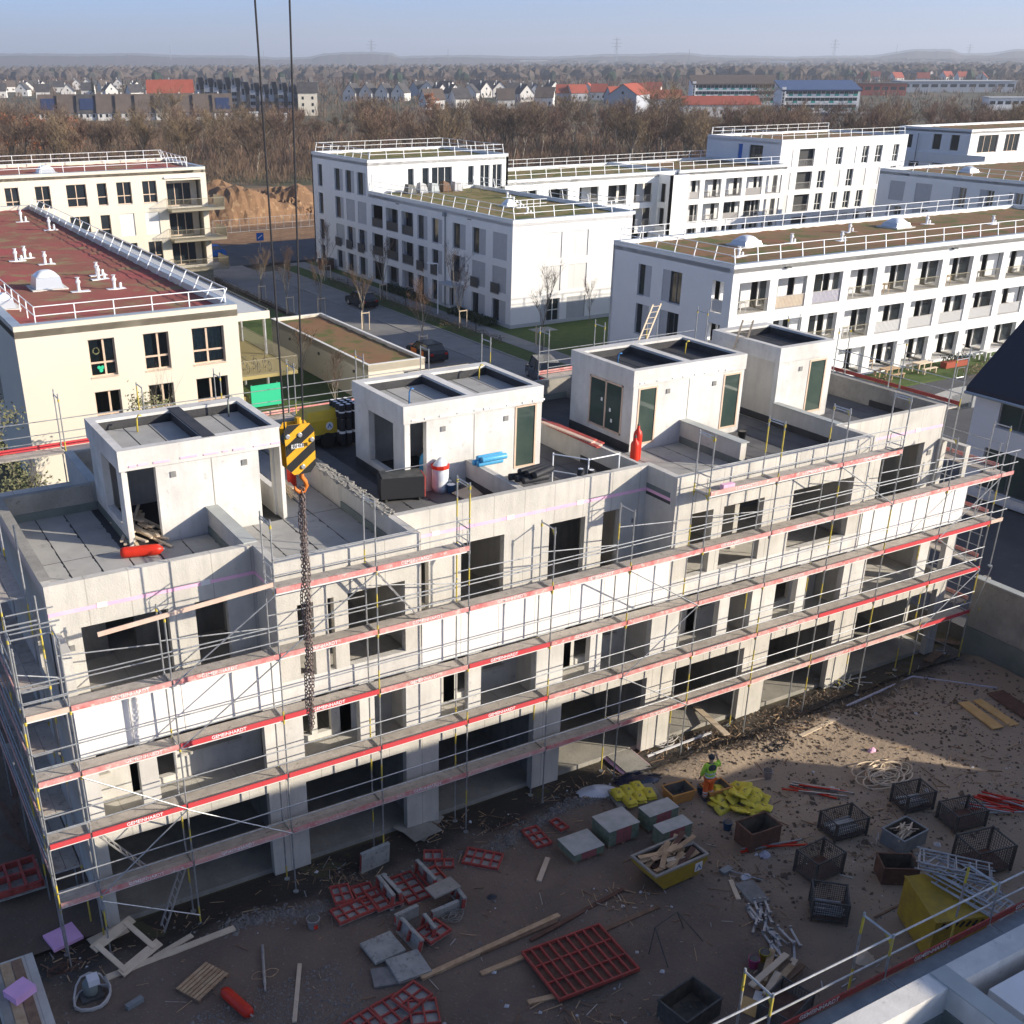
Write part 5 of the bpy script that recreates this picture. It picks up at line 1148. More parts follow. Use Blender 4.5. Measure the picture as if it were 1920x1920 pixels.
# ================================================================== THINGS LYING IN THE COURT
def put(o, u, v, rot=0.0, dz=0.0, z=None):                             # stand a thing (modelled round the origin) on the court under a pixel
    p = PZ(u, v, -.1)
    zz = court_z(p.x, p.y) if z is None else z
    p = PZ(u, v, zz)
    o.matrix_basis = Matrix.Translation((p.x, p.y, (court_z(p.x, p.y) if z is None else z)+dz)) @ Matrix.Rotation(rot, 4, 'Z'); return o
def lay(name, label, cat, u0, v0, u1, v1, w_, h_, m, z=None, lift=0.0, group=None):   # straight plank, beam or tube between two pixels
    a, c = PZ(u0, v0, -.1), PZ(u1, v1, -.1)
    a.z, c.z = court_z(a.x, a.y)+h_/2+lift, court_z(c.x, c.y)+h_/2+lift
    b = MB(); b.beam(a, c, w_, h_); return tag(b.build(name, m), label, cat, group)
def formwork(name, label, l, w_, nx, ny, group=None, face='form_face', t=.12):       # framed formwork panel lying on its face, ribs up
    r = thing(name, label, 'formwork panel', group=group)
    blk('face_sheet', -l/2, l/2, -w_/2, w_/2, 0, .02, 'form_face' if face == 'form_face' else face, r)
    for (a) in ((-l/2, l/2, -w_/2, -w_/2+.05), (-l/2, l/2, w_/2-.05, w_/2), (-l/2, -l/2+.05, -w_/2+.05, w_/2-.05), (l/2-.05, l/2, -w_/2+.05, w_/2-.05)): blk('frame_bar', *a, .02, t, 'form_red', r)
    for i in range(1, nx): x = -l/2+l*i/nx; blk('rib', x-.025, x+.025, -w_/2+.05, w_/2-.05, .02, t-.01, 'form_red', r)
    for j in range(1, ny): y = -w_/2+w_*j/ny; blk('rib', -l/2+.05, l/2-.05, y-.02, y+.02, .021, t-.02, 'form_red', r)
    return r
def panel_up(label, u, v, l, h, rot, tilt=0.05, m='form_face'):        # formwork panel standing on edge, grey face showing
    r = thing('shuttering_form', label, 'formwork panel')
    blk('face_sheet', -l/2, l/2, -.06, -.045, 0, h, m, r)
    for a in ((-l/2, l/2, 0, .06), (-l/2, l/2, h-.06, h)): blk('frame_bar', a[0], a[1], -.045, .06, a[2], a[3], m, r)
    for x in (-l/2, 0, l/2-.06): blk('frame_bar', x, x+.06, -.045, .06, .06, h-.06, 'form_red', r)
    put(r, u, v, rot); r.matrix_basis = r.matrix_basis @ Matrix.Rotation(tilt, 4, 'X'); return r
# -- big red panel with walers
BP = formwork('large_shuttering_form', 'large red framed formwork panel with many ribs lying on the dirt', 2.65, 2.05, 9, 3, None, 'rust'); put(BP, 1087, 1810, -.05, .10)
for (x0, y0, x1, y1) in ((-1.3, -.30, 1.35, .12),): bar('waler', (x0, y0, .19), (x1, y1, .19), .1, .08, 'wood', BP)
for x in (-.75, .05, .65): bar('clamp', (x, -.5, .17), (x+.12, .35, .17), .05, .06, 'steel_dark', BP)
for x in (-1.0, -.15, .55): blk('clamp', x-.08, x+.08, -.2, .05, .18, .27, 'steel_grey', BP)
# -- smaller red panels
HP = math.pi/2
SMALL = [(1006, 1573, 1.04, .6, 3, 2, HP-.05, 'larger bright red formwork frame lying beside the smaller one near the brick pallets'), (1048, 1550, .62, .36, 2, 1, HP+.1, 'smallest bright red formwork frame near the brick pallets'),
 (905, 1614, 1.2, .8, 4, 2, -.8, 'dull red formwork frame lying alone right of the panel heap'), (833, 1623, .62, .42, 2, 1, -.5, 'small dull red formwork frame beside the standing panels'), (812, 1610, .62, .5, 2, 1, -.5, 'small dark red formwork frame behind the standing panels'),
 (641, 1685, .6, .8, 2, 2, -.2, 'red formwork frame at the left end of the panel heap'), (683, 1678, .65, .8, 2, 2, -.1, 'red formwork frame partly under its neighbour in the panel heap'), (665, 1712, 1.35, .7, 4, 2, .05, 'red formwork frame at the front edge of the panel heap'), (720, 1690, .9, 1.0, 2, 3, 0, 'long red formwork frame below the standing pair of panels'),
 (768, 1668, .8, 1.35, 2, 4, 0, 'wide red formwork frame lying behind the standing panels'), (815, 1655, .7, 1.1, 2, 3, 0, 'red formwork frame lying at the back of the panel heap'),
 (812, 1755, .85, .7, 2, 2, .25, 'bright red formwork frame lying under a leaning grey panel'),
 (735, 1900, .85, .95, 2, 2, .15, 'red formwork frame overlapping its neighbours at the bottom of the court'), (795, 1905, .8, .9, 2, 2, -.35, 'red formwork frame with a slanted frame across it at the bottom of the court'), (772, 1878, .9, .75, 2, 2, .3, 'red formwork frame with grey back sheet at the bottom of the court'), (680, 1925, .9, .7, 3, 2, .2, 'red formwork frame cut off by the near edge of the court')]
for i, (u, v, l, w_, nx, ny, rot, lab) in enumerate(SMALL):
    r = formwork('shuttering_form', lab, l, w_, nx, ny, 'red formwork panels in the court'); put(r, u, v, rot, .015+.05*(i % 3)*(i > 3))
for lab, u, v, l, h, rot, tl in (('dark weathered formwork panel standing upright against the trench edge', 702, 1625, 1.05, .8, .1, .1), ('grey formwork panel standing on edge in the heap, left one of the pair', 721, 1688, 1.05, .58, HP, .1), ('grey formwork panel standing on edge, close behind its twin', 737, 1682, 1.05, .58, HP+.08, -.08), ('grey formwork panel standing on edge behind the wide red frame', 797, 1658, 1.1, .58, HP+.06, .08), ('grey formwork panel leaning at the right end of the heap', 858, 1692, .75, .45, HP-.05, .15), ('long grey formwork panel leaning with its foot on the dirt', 765, 1768, 1.15, .5, HP+.08, .3), ('short grey formwork panel leaning on the bright red frame', 801, 1752, .7, .5, HP, .2), ('grey formwork panel standing crosswise at the front of the heap', 762, 1725, .8, .4, .1, .05), ('low grey formwork panel standing crosswise beside the pale sheet', 835, 1712, .95, .3, .05, .05)):
    panel_up(lab, u, v, l, h, rot, tl)
def slabthing(name, label, u, v, l, w_, h, rot, m, cat='board', dz=0.0, tilt=0):
    b = MB(); b.box(-l/2, l/2, -w_/2, w_/2, 0, h); o = b.build(name, m); tag(o, label, cat); put(o, u, v, rot, dz)
    if tilt: o.matrix_basis = o.matrix_basis @ Matrix.Rotation(tilt, 4, 'X')
    return o
slabthing('formwork_sheet', 'grey concrete-stained formwork sheet lying flat, uppermost of three', 718, 1784, 1.0, .92, .09, .05, 'form_face', dz=.1)
slabthing('formwork_sheet', 'grey concrete-stained formwork sheet with a light corner, lying flat', 766, 1816, 1.0, .95, .09, -.05, 'form_face', dz=.04)
slabthing('formwork_sheet', 'dark formwork sheet lying under the two others', 728, 1832, .9, .7, .06, -.3, 'concrete_dark')
slabthing('formwork_sheet', 'pale formwork sheet laid over the panel heap', 830, 1690, .95, .55, .06, .1, 'concrete_old', dz=.5)
slabthing('felt_sheet', 'bent grey felt sheet lying at the trench edge', 785, 1545, 1.5, 1.2, .03, .6, 'concrete_old', 'sheet', .05, .12)
slabthing('felt_sheet', 'folded grey felt sheet dropped in the mud below a pillar', 790, 1563, 1.1, .9, .03, .1, 'concrete_old', 'sheet', .1, -.1)
# -- timber
TIM = [('long brown timber beam lying toward the large red panel', 790, 1838, 1048, 1718, .16, .10, 'wood'), ('brown timber beam lying against the longest one', 900, 1790, 1045, 1728, .12, .08, 'wood_dark'),
 ('reddish timber beam pointing at the skip of scrap wood', 995, 1765, 1168, 1668, .12, .08, 'rust'), ('grey plank under the corner of the large red panel', 902, 1826, 980, 1795, .16, .06, 'wood'), ('plank sticking out below the large red panel', 990, 1880, 1040, 1868, .16, .07, 'wood'),
 ('timber plank running to the tall yellow box', 1125, 1748, 1235, 1700, .14, .07, 'wood_dark'), ('short pale plank lying alone below the brick pallets', 1010, 1655, 1027, 1610, .16, .06, 'wood_pale'), ('lone grey plank lying near the gas cylinder', 552, 1915, 562, 1807, .12, .05, 'wood_pale'),
 ('long pale plank along the trench edge near the wooden frame', 200, 1832, 440, 1740, .2, .06, 'wood_pale'), ('pale plank leaning over the trench', 290, 1795, 360, 1752, .16, .05, 'wood_pale'), ('rusty steel bar along the trench', 925, 1548, 1095, 1482, .06, .05, 'rust'), ('short pale plank by the grey tray', 1370, 1650, 1385, 1688, .14, .05, 'wood_pale'),
 ('white plastic strip lying below the worker', 1215, 1408, 1335, 1366, .08, .05, 'plastic_white'), ('pale plank beneath the scaffold foot', 1500, 1385, 1572, 1350, .16, .05, 'wood_pale'), ('long thin timber across the dirt near the cages', 1640, 1720, 1700, 1690, .06, .05, 'wood_dark'), ('pale batten beside the yellow bag heap', 1365, 1470, 1440, 1458, .08, .04, 'wood_pale')]
for lab, *q in TIM: lay('timber', lab, 'timber', *q)
# -- brick pallets
def brick_pallet(label, u, v, l, w_, h, rot=-.02, strip=True):
    r = thing('brick_pallet', label, 'pallet of bricks', group='wrapped brick pallets')
    n = max(2, round(h/.14))
    for j in range(n):
        for i in range(4):
            blk('brick', -l/2+l*i/4+.004, -l/2+l*(i+1)/4-.004, -w_/2, w_/2, .1+h*j/n+.003, .1+h*(j+1)/n-.003, 'brick_red' if (0 < i < 3) else 'brick_green', r)
    blk('wrap', -l/2-.012, l/2+.012, -w_/2-.012, w_/2+.012, .1+h, .1+h+.015, 'brick_wrap', r)
    for x in (-l/2+.05, 0, l/2-.1): blk('pallet_block', x-.05, x+.09, -w_/2, w_/2, 0, .1, 'wood_dark', r)
    return put(r, u, v, rot)
brick_pallet('low wrapped brick pallet, the flattest of the group', 1088, 1597, 1.15, .95, .28); brick_pallet('tall wrapped brick pallet with pink side labels next to the flattest one', 1152, 1568, 1.2, .95, .58)
brick_pallet('narrow wrapped brick pallet in front of its twin', 1258, 1578, 1.2, .5, .6); brick_pallet('dark wrapped brick pallet standing behind another narrow one', 1232, 1545, 1.2, .6, .58)
# -- skips and bins
def skip(label, l, w_, h, m, mi, tz=.35):
    r = thing('skip', label, 'skip')
    def ring(s, z, off): return [(-l/2*s-off, -w_/2, z), (l/2*s+off, -w_/2, z), (l/2*s+off, w_/2, z), (-l/2*s-off, w_/2, z)]
    b = MB(); b._add(ring(1-tz, .12, 0)+ring(1, h*.75, 0)+ring(1, h, 0), [(3, 2, 1, 0)]+[(a*4+i, a*4+(i+1) % 4, (a+1)*4+(i+1) % 4, (a+1)*4+i) for a in (0, 1) for i in range(4)]); b.build('outer_shell', m, r)
    t = .04; b = MB(); q = lambda s, z: [(x*(1-2*t/l), y*(1-2*t/w_), z) for x, y, _ in ring(s, z, 0)]
    b._add(q(1-tz, .17)+q(1, h*.75)+q(1, h), [(0, 1, 2, 3)]+[(a*4+i, (a+1)*4+i, (a+1)*4+(i+1) % 4, a*4+(i+1) % 4) for a in (0, 1) for i in range(4)]); b.build('inner_shell', mi, r)
    for a in ((-l/2-.03, l/2+.03, -w_/2-.03, -w_/2+.05), (-l/2-.03, l/2+.03, w_/2-.05, w_/2+.03), (-l/2-.03, -l/2+.05, -w_/2+.05, w_/2-.05), (l/2-.05, l/2+.03, -w_/2+.05, w_/2-.05)): blk('rim', *a, h-.05, h+.02, 'concrete_old' if m == 'skip_yellow' else m, r)
    for x in (-l*.28, l*.22): blk('foot', x, x+.12, -w_/2+.05, w_/2-.05, 0, .12, 'steel_dark', r)
    return r
SK = skip('yellow tipping skip full of scrap boards and timber', 2.1, 1.15, .78, 'skip_yellow', 'skip_inside'); 
pl = blk('logo_plate', .55, .85, -.585, -.578, .28, .6, 'plate_white', SK)
b = MB(); b._add([(.70, -.59, .55), (.58, -.59, .33), (.63, -.59, .33), (.70, -.59, .45), (.77, -.59, .33), (.82, -.59, .33)], [(0, 1, 2, 3), (0, 3, 4, 5)]); b.build('logo', 'bucket_blue', pl)
put(SK, 1252, 1640, .03)
p0 = SK.matrix_basis
for i in range(26):
    b = MB(); l = R.uniform(.7, 1.6); an = R.uniform(-.3, .8); b.box(-l/2, l/2, -.08, .08, 0, .04); o = b.build('scrap_board', R.choice(('wood', 'wood_pale', 'wood', 'rust', 'concrete_old'))); tag(o, 'scrap board thrown into the yellow tipping skip', 'board', 'scrap boards in the skip')
    o.matrix_basis = p0 @ Matrix.Translation((R.uniform(-.5, .5), R.uniform(-.3, .3), max(.4, .46+.018*i))) @ Matrix.Rotation(an, 4, 'Z') @ Matrix.Rotation(R.uniform(-.25, .15), 4, 'Y') @ Matrix.Rotation(R.uniform(-.2, .2), 4, 'X')
def bin_(name, label, u, v, l, w_, h, rot, m, mi, cat='bin', tap=.0, fill=None):
    r = thing(name, label, cat); t = .03; L2, W_2 = l/2, w_/2; s = 1-tap
    b = MB(); b._add([(-L2*s, -W_2*s, 0), (L2*s, -W_2*s, 0), (L2*s, W_2*s, 0), (-L2*s, W_2*s, 0), (-L2, -W_2, h), (L2, -W_2, h), (L2, W_2, h), (-L2, W_2, h)], [(3, 2, 1, 0), (0, 1, 5, 4), (1, 2, 6, 5), (2, 3, 7, 6), (3, 0, 4, 7)]); b.build('shell', m, r)
    b = MB(); k = (L2-t)/L2; b._add([(-L2*s*k, -W_2*s*k, .03), (L2*s*k, -W_2*s*k, .03), (L2*s*k, W_2*s*k, .03), (-L2*s*k, W_2*s*k, .03), (-L2*k, -W_2+t, h), (L2*k, -W_2+t, h), (L2*k, W_2-t, h), (-L2*k, W_2-t, h)], [(0, 1, 2, 3), (0, 4, 5, 1), (1, 5, 6, 2), (2, 6, 7, 3), (3, 7, 4, 0)]); b.build('lining', mi, r)
    for a in ((-L2-.02, L2+.02, -W_2-.02, -W_2+t), (-L2-.02, L2+.02, W_2-t, W_2+.02), (-L2-.02, -L2+t, -W_2+t, W_2-t), (L2-t, L2+.02, -W_2+t, W_2-t)): blk('rim', *a, h-.02, h+.025, m, r)
    if fill: b = MB(); [b.obox((R.uniform(-L2*.7, L2*.7), R.uniform(-W_2*.6, W_2*.6), h*.55+.01*i), (R.uniform(.1, .3), R.uniform(-.15, .15), R.uniform(-.05, .05)), (-.01, .02, 0), (0, 0, .015)) for i in range(26)]; o = b.build('contents', fill, r); o['kind'] = 'stuff'
    return put(r, u, v, rot)
bin_('mortar_tub', 'orange plastic mortar tub standing open between the yellow bag stack and the worker', 1271, 1497, .95, .68, .42, -.1, 'tub_orange', 'tub_inside', 'tub', .18)
bin_('mortar_tub', 'orange plastic mortar tub half hidden behind the worker', 1340, 1490, .9, .62, .38, -.1, 'tub_orange', 'tub_inside', 'tub', .18)
bin_('steel_bin', 'dark rusty steel bin with a timber across its rim', 1418, 1578, 1.2, .8, .72, -.06, 'rust', 'skip_inside', 'bin')
bin_('steel_bin', 'empty rusty brown steel bin between the cages and the tall yellow box', 1678, 1645, 1.1, .75, .62, -.55, 'rust', 'skip_inside', 'bin')
bin_('steel_bin', 'grey galvanised steel bin filled with fittings', 1692, 1580, 1.2, .85, .55, .05, 'steel_grey', 'skip_inside', 'bin', 0, 'wood_pale')
bin_('steel_bin', 'dark steel bin at the bottom of the court half hidden by the scaffold', 1290, 1905, 1.4, 1.0, .6, .15, 'steel_dark', 'skip_inside', 'bin')
def cage(label, u, v, l, w_, h, rot, fill=0, open_top=True):
    r = thing('mesh_cage', label, 'cage', group='steel mesh cages'); L2, W_2 = l/2, w_/2
    for x in (-L2, L2):
        for y in (-W_2, W_2): blk('corner_post', x-.03, x+.03, y-.03, y+.03, 0, h, 'steel_dark', r)
    for z in (.12, h-.03):
        for y in (-W_2, W_2): blk('side_bar', -L2+.03, L2-.03, y-.02, y+.02, z-.02, z+.02, 'steel_dark', r)
        for x in (-L2, L2): blk('side_bar', x-.02, x+.02, -W_2+.03, W_2-.03, z-.02, z+.02, 'steel_dark', r)
    blk('cage_floor', -L2+.02, L2-.02, -W_2+.02, W_2-.02, .13, .15, 'rust', r)
    for y in (-W_2, W_2):
        b = MB()
        for i in range(1, 16): x = -L2+l*i/16; b.box(x-.006, x+.006, y-.006, y+.006, .14, h-.05)
        for j in range(1, 8): z = .14+(h-.2)*j/8; b.box(-L2+.03, L2-.03, y-.007, y+.005, z-.006, z+.006)
        b.build('wire_mesh', 'steel_dark', r)
    for x in (-L2, L2):
        b = MB()
        for i in range(1, 11): y = -W_2+w_*i/11; b.box(x-.006, x+.006, y-.006, y+.006, .14, h-.05)
        for j in range(1, 8): z = .14+(h-.2)*j/8; b.box(x-.007, x+.005, -W_2+.03, W_2-.03, z-.006, z+.006)
        b.build('wire_mesh', 'steel_dark', r)
    put(r, u, v, rot)
    for i in range(fill):
        b = MB(); ll = l*.42; b.tube((-ll, 0, 0), (ll, 0, 0), .03, 6); o = tag(b.build('steel_tube', R.choice(('galvanised', 'steel_grey', 'galvanised'))), 'steel tube stored in a mesh cage', 'tube', 'tubes stored in the mesh cages')
        o.matrix_basis = r.matrix_basis @ Matrix.Translation((R.uniform(-.06, .06), -W_2*.7+w_*.7*(i % 7)/6, .2+.07*(i//7)+.01*(i % 3))) @ Matrix.Rotation(R.uniform(-.12, .12), 4, 'Z') @ Matrix.Rotation(R.uniform(-.05, .05), 4, 'Y')
    return r
cage('mesh cage of steel tubes with raised back near the sunlit strip of dirt', 1578, 1560, 1.25, .85, .75, -.15, 14)
cage('empty mesh cage with a board inside, beside the rusty brown bin', 1533, 1635, 1.2, .85, .85, .02, 0); cage('mesh cage packed with steel props, standing skewed on the dirt', 1551, 1712, 1.0, .95, .8, -.75, 12)
cage('mesh cage of fittings near the tangle of hoses', 1708, 1510, 1.1, .8, .75, -.2, 9); cage('dark mesh cage with black scraps beside red steel parts', 1800, 1542, 1.2, .9, .7, -.2, 0); cage('tall mesh cage standing behind the load of frames', 1838, 1622, 1.4, 1.0, 1.0, -.2, 0)
cage('low mesh cage below the plank pile', 1470, 1900, 1.3, .9, .55, .3, 0)
# -- tall yellow box with frames on top
YB_ = thing('material_box', 'large yellow steel box with hazard stripes', 'box')
b = MB(); b._add([(-.75, -1.0, .1), (.75, -1.0, .1), (.75, 1.0, .1), (-.75, 1.0, .1), (-.75, -1.0, 1.5), (.75, -1.0, 1.7), (.75, 1.0, 1.7), (-.75, 1.0, 1.5)], [(3, 2, 1, 0), (0, 1, 5, 4), (1, 2, 6, 5), (2, 3, 7, 6), (3, 0, 4, 7), (4, 5, 6, 7)]); b.build('shell', 'skip_yellow', YB_)
for i in range(8): bar('hazard_stripe', (-.6+.18*i, -1.012, 1.28+.02*i), (-.5+.18*i, -1.012, 1.48+.02*i), .012, .07, 'black_paint', YB_, up=(1, 0, 0))
for y in (-.9, .9): blk('skid', -.7, .7, y-.08, y+.08, 0, .1, 'steel_dark', YB_)
for x in (-.77, .75): blk('edge_bar', x, x+.05, -1.02, 1.02, 1.45, 1.52, 'skip_yellow', YB_)
put(YB_, 1755, 1760, -.46)
for i in range(14):
    r = thing('scaffold_section', 'galvanised scaffold frame stacked on the large yellow box', 'scaffold frame', group='frames stacked on the yellow box'); L_, w_ = R.uniform(1.7, 2.3), .7
    for y in (-w_/2, w_/2): rod('stile', (-L_/2, y, 0), (L_/2, y, 0), .024, 'galvanised', r)
    for x in (-L_/2+.1, L_/2-.1, 0): rod('cross_bar', (x, -w_/2, 0), (x, w_/2, 0), .02, 'galvanised', r)
    r.matrix_basis = YB_.matrix_basis @ Matrix.Translation((.55+R.uniform(-.1, .2), -.35+.11*i, 1.74+.05*(i//3))) @ Matrix.Rotation(-.95+R.uniform(-.06, .06)+(.5 if i > 9 else 0), 4, 'Z')
# -- steel clamps heap
for i in range(26):
    u, v = (1425+R.gauss(0, 14), 1722+R.gauss(0, 12)) if i < 14 else (1462+R.gauss(0, 14), 1778+R.gauss(0, 14))
    b = MB(); l = R.uniform(.2, .42); b.box(-l, l, -.035, .035, 0, .03).box(-l, -l+.04, -.035, .035, .03, .09).box(l-.04, l, -.035, .035, .03, .09); o = tag(b.build('steel_clamp', 'galvanised'), 'galvanised formwork clamp in the heap below the grey tray', 'clamp', 'formwork clamps in a heap'); put(o, u, v, R.uniform(.6, 1.6), .02+.035*(i % 5))
# -- plank pile by the scaffold with buckets
for i in range(16):
    b = MB(); l = R.uniform(.5, .95); b.box(-l, l, -.09, .09, 0, .05); o = tag(b.build('plank', R.choice(('wood', 'wood_pale', 'wood', 'wood_dark'))), 'rough plank in the pile beside the pink bucket', 'plank', 'planks piled by the foreground scaffold'); put(o, 1452+R.gauss(0, 13), 1838+R.gauss(0, 10), .42+R.uniform(-.2, .2), .05*(i//3))
slabthing('board', 'white board lying under the plank pile', 1440, 1880, .6, .8, .03, .6, 'panel_white'); slabthing('board', 'yellow shuttering board lying below the plank pile', 1405, 1888, .6, .5, .03, .5, 'plywood_yellow')
def bucket(label, u, v, m, r_=.16, h=.3, fill='tub_inside', z=None, loc=None):
    o = thing('bucket', label, 'bucket'); b = MB(); b.lathe((0, 0, 0), [(r_*.8, 0), (r_, h), (r_*1.06, h), (r_*1.06, h-.03)][:3], 14); b.build('pail', m, o, True)
    b = MB(); b.lathe((0, 0, 0), [(r_*.9, h+.002), (r_*.92, h+.006)], 14); b.build('contents', fill, o)
    b = MB(); b.path([(r_*math.cos(t), .02, h+.12*math.sin(t)) for t in [math.pi*k/8 for k in range(9)]], .008, 4); b.build('handle', 'steel_dark', o)
    if loc: o.location = loc
    else: put(o, u, v)
    return o
bucket('bright pink bucket beside the plank pile', 1412, 1812, 'pink_bucket'); bucket('yellow bucket beside the pink one', 1432, 1800, 'yellow_bag'); w_b = bucket('white bucket with a red label and pink rim alone on the dirt', 588, 1738, 'plastic_white', .2, .32); blk('label_patch', -.06, .06, -.2, -.188, .06, .2, 'gas_red', w_b).matrix_parent_inverse = Matrix()
bucket('pale grey bucket near the edge of the sunlit dirt', 1438, 1458, 'rag', .17, .32); bucket('blue bucket at the worker\'s feet', 1315, 1487, 'bucket_blue', .17, .3); bucket('dark bucket next to the rusty bin', 1363, 1555, 'bucket_blue', .15, .3)
# -- yellow bags
def bag_mesh():
    b = MB(); n = 8; vs = []
    for j in range(n+1):
        for i in range(n+1):
            x, y = -1+2*i/n, -1+2*j/n; e = max(0, 1-max(abs(x), abs(y))**4); vs.append((x*.29*(1-.06*y*y), y*.2*(1-.05*x*x), .065+.065*e**.6+.012*math.sin(x*9+y*5)))
    k = len(vs); vs += [(x, y, .065-.06*max(0, 1-max(abs(x)/.29, abs(y)/.2)**4)**.6) for x, y, _ in vs]
    f = [(j*(n+1)+i, j*(n+1)+i+1, (j+1)*(n+1)+i+1, (j+1)*(n+1)+i) for j in range(n) for i in range(n)]
    b._add(vs, f+[tuple(k+q for q in reversed(t)) for t in f]); return b.mesh('bag', 'yellow_bag', True)
BAG = bag_mesh(); pm = MB(); pm.poly([(-.14, -.05, .131), (.10, -.05, .131), (.10, .06, .131), (-.14, .06, .131)]); PRN = pm.mesh('print', 'bag_print')
def bag(label, mw, group):
    r = link('mortar_bag', BAG); tag(r, label, 'bag', group); r.matrix_basis = mw
    o = bpy.data.objects.new('print_patch', PRN); COL.objects.link(o); o.parent = r; return r
c = PZ(1385, 1500, -.1)
for i in range(36):
    a = R.uniform(0, 6.28); rr_ = .95*math.sqrt(R.random()); z = max(0, .52*(1-rr_/1.0))*R.uniform(.3, 1)
    x, y = c.x+rr_*math.cos(a)*1.0, c.y+rr_*math.sin(a)*.85
    bag('yellow paper mortar bag thrown on the heap beside the worker', Matrix.Translation((x, y, court_z(x, y)+z)) @ Matrix.Rotation(R.uniform(0, 6.28), 4, 'Z') @ Matrix.Rotation(R.uniform(-.5, .5), 4, 'X') @ Matrix.Rotation(R.uniform(-.4, .4), 4, 'Y'), 'yellow bags heaped beside the worker')
for (u, v) in ((1352, 1513), (1382, 1518), (1405, 1522), (1432, 1515), (1348, 1500)): q = PZ(u, v, -.1); bag('yellow paper mortar bag lying loose around the heap', Matrix.Translation((q.x, q.y, court_z(q.x, q.y))) @ Matrix.Rotation(R.uniform(0, 6.28), 4, 'Z'), 'loose yellow bags')
slabthing('pallet_board', 'grey board under the neat stack of yellow bags', 1192, 1495, 1.7, 1.1, .1, -.25, 'concrete_old', 'pallet')
q = PZ(1187, 1492, 0)
for i in range(12): bag('yellow mortar bag in the neat stack on the grey board', Matrix.Translation((q.x-.4+.42*(i % 3)-.1*((i//3) % 2), q.y-.3+.5*((i//3) % 2), court_z(q.x, q.y)+.11+.12*(i//6))) @ Matrix.Rotation(-.25+R.uniform(-.1, .1)+math.pi/2, 4, 'Z'), 'yellow bags stacked on the grey board')
def crumple(name, label, cat, u, v, sx, sy, h, m, seed, n=12, rot=0, loc=None):
    rr = random.Random(seed); b = MB(); vs = []
    for j in range(n+1):
        for i in range(n+1):
            x, y = -1+2*i/n, -1+2*j/n; d = math.sqrt(x*x+y*y); k = 1/max(1, d*1.02) if d > 0 else 1
            vs.append((x*sx*k*(1+rr.uniform(-.08, .08)), y*sy*k*(1+rr.uniform(-.08, .08)), max(.005, h*(1-min(1, d)**2)*rr.uniform(.5, 1.1))))
    b._add(vs, [(j*(n+1)+i, j*(n+1)+i+1, (j+1)*(n+1)+i+1, (j+1)*(n+1)+i) for j in range(n) for i in range(n)]); o = tag(b.build(name, m, None, True), label, cat)
    if loc: o.matrix_basis = Matrix.Translation(loc) @ Matrix.Rotation(rot, 4, 'Z')
    else: put(o, u, v, rot)
    return o
crumple('plastic_sheet', 'crumpled translucent white plastic sheet beside the stacked yellow bags', 'plastic sheet', 1120, 1485, .75, .4, .22, 'plastic_white', 1, rot=-.3)
crumple('tarpaulin', 'dark blue crumpled tarpaulin behind the stacked yellow bags', 'tarpaulin', 1195, 1462, .9, .45, .28, 'car_blue', 2, rot=-.3)
crumple('rag_bundle', 'pale lilac cloth bundle near the rusty bin', 'cloth', 1434, 1604, .2, .17, .2, 'rag', 3); crumple('rag_bundle', 'white rag beside the grey tray', 'cloth', 1398, 1645, .2, .13, .14, 'plastic_white', 4)
crumple('plastic_scrap', 'small dark blue plastic scrap alone in the middle of the court', 'plastic scrap', 922, 1682, .17, .13, .1, 'cloth_dark', 5); crumple('plastic_scrap', 'small pink foam scrap on the sunlit dirt', 'foam scrap', 1635, 1408, .2, .12, .15, 'pink_foam', 6)
crumple('cement_sack', 'pale empty cement sack crumpled near the foreground scaffold', 'sack', 1620, 1800, .35, .25, .3, 'wood_pale', 7)
slabthing('tray', 'dark grey mixing tray with water lying beside the white rag', 1410, 1676, .62, .98, .09, -.2, 'concrete_dark', 'tray')
t = thing('long_handled_tool', 'broad scraper with a long steel handle beside the grey tray', 'tool'); rod('handle', (0, 0, .1), (.5, -1.0, .12), .02, 'galvanised', t); blk('blade', -.22, .2, -.1, .12, .03, .12, 'steel_grey', t); put(t, 1362, 1635, .1)
b = MB(); b.tube((0, 0, .08), (.12, 1.55, .08), .045, 8).tube((-.02, -.25, .08), (0, 0, .08), .03, 8); o = tag(b.build('steel_prop', 'galvanised'), 'galvanised adjustable steel prop lying alone on the dirt', 'prop'); put(o, 497, 1850, -.25)
g = thing('gas_cylinder', 'red gas cylinder lying on the dirt near the pallet', 'gas cylinder'); b = MB(); b.lathe((0, 0, .17), [(.03, -.62), (.12, -.6), (.165, -.52), (.17, -.45), (.17, .45), (.15, .55), (.08, .62), (.06, .66)], 16, 'y'); b.build('tank', 'gas_red', g, True); b = MB(); b.lathe((0, -.66, .17), [(.03, -.06), (.03, .04)], 8, 'y'); b.build('valve', 'alu', g); put(g, 445, 1888, .28)
g = thing('gas_cylinder', 'red gas cylinder lying on the left roof terrace', 'gas cylinder'); b = MB(); b.lathe((0, 0, .17), [(.03, -.62), (.12, -.6), (.165, -.52), (.17, -.45), (.17, .45), (.15, .55), (.08, .62), (.06, .66)], 16, 'x'); b.build('tank', 'gas_red', g, True); b = MB(); b.lathe((.66, 0, .17), [(.03, -.06), (.03, .04)], 8, 'x'); b.build('valve', 'alu', g); p_ = PZ(270, 1048, ZR); g.matrix_basis = Matrix.Translation((p_.x, p_.y+.25, ZR)) @ Matrix.Rotation(-.25, 4, 'Z')
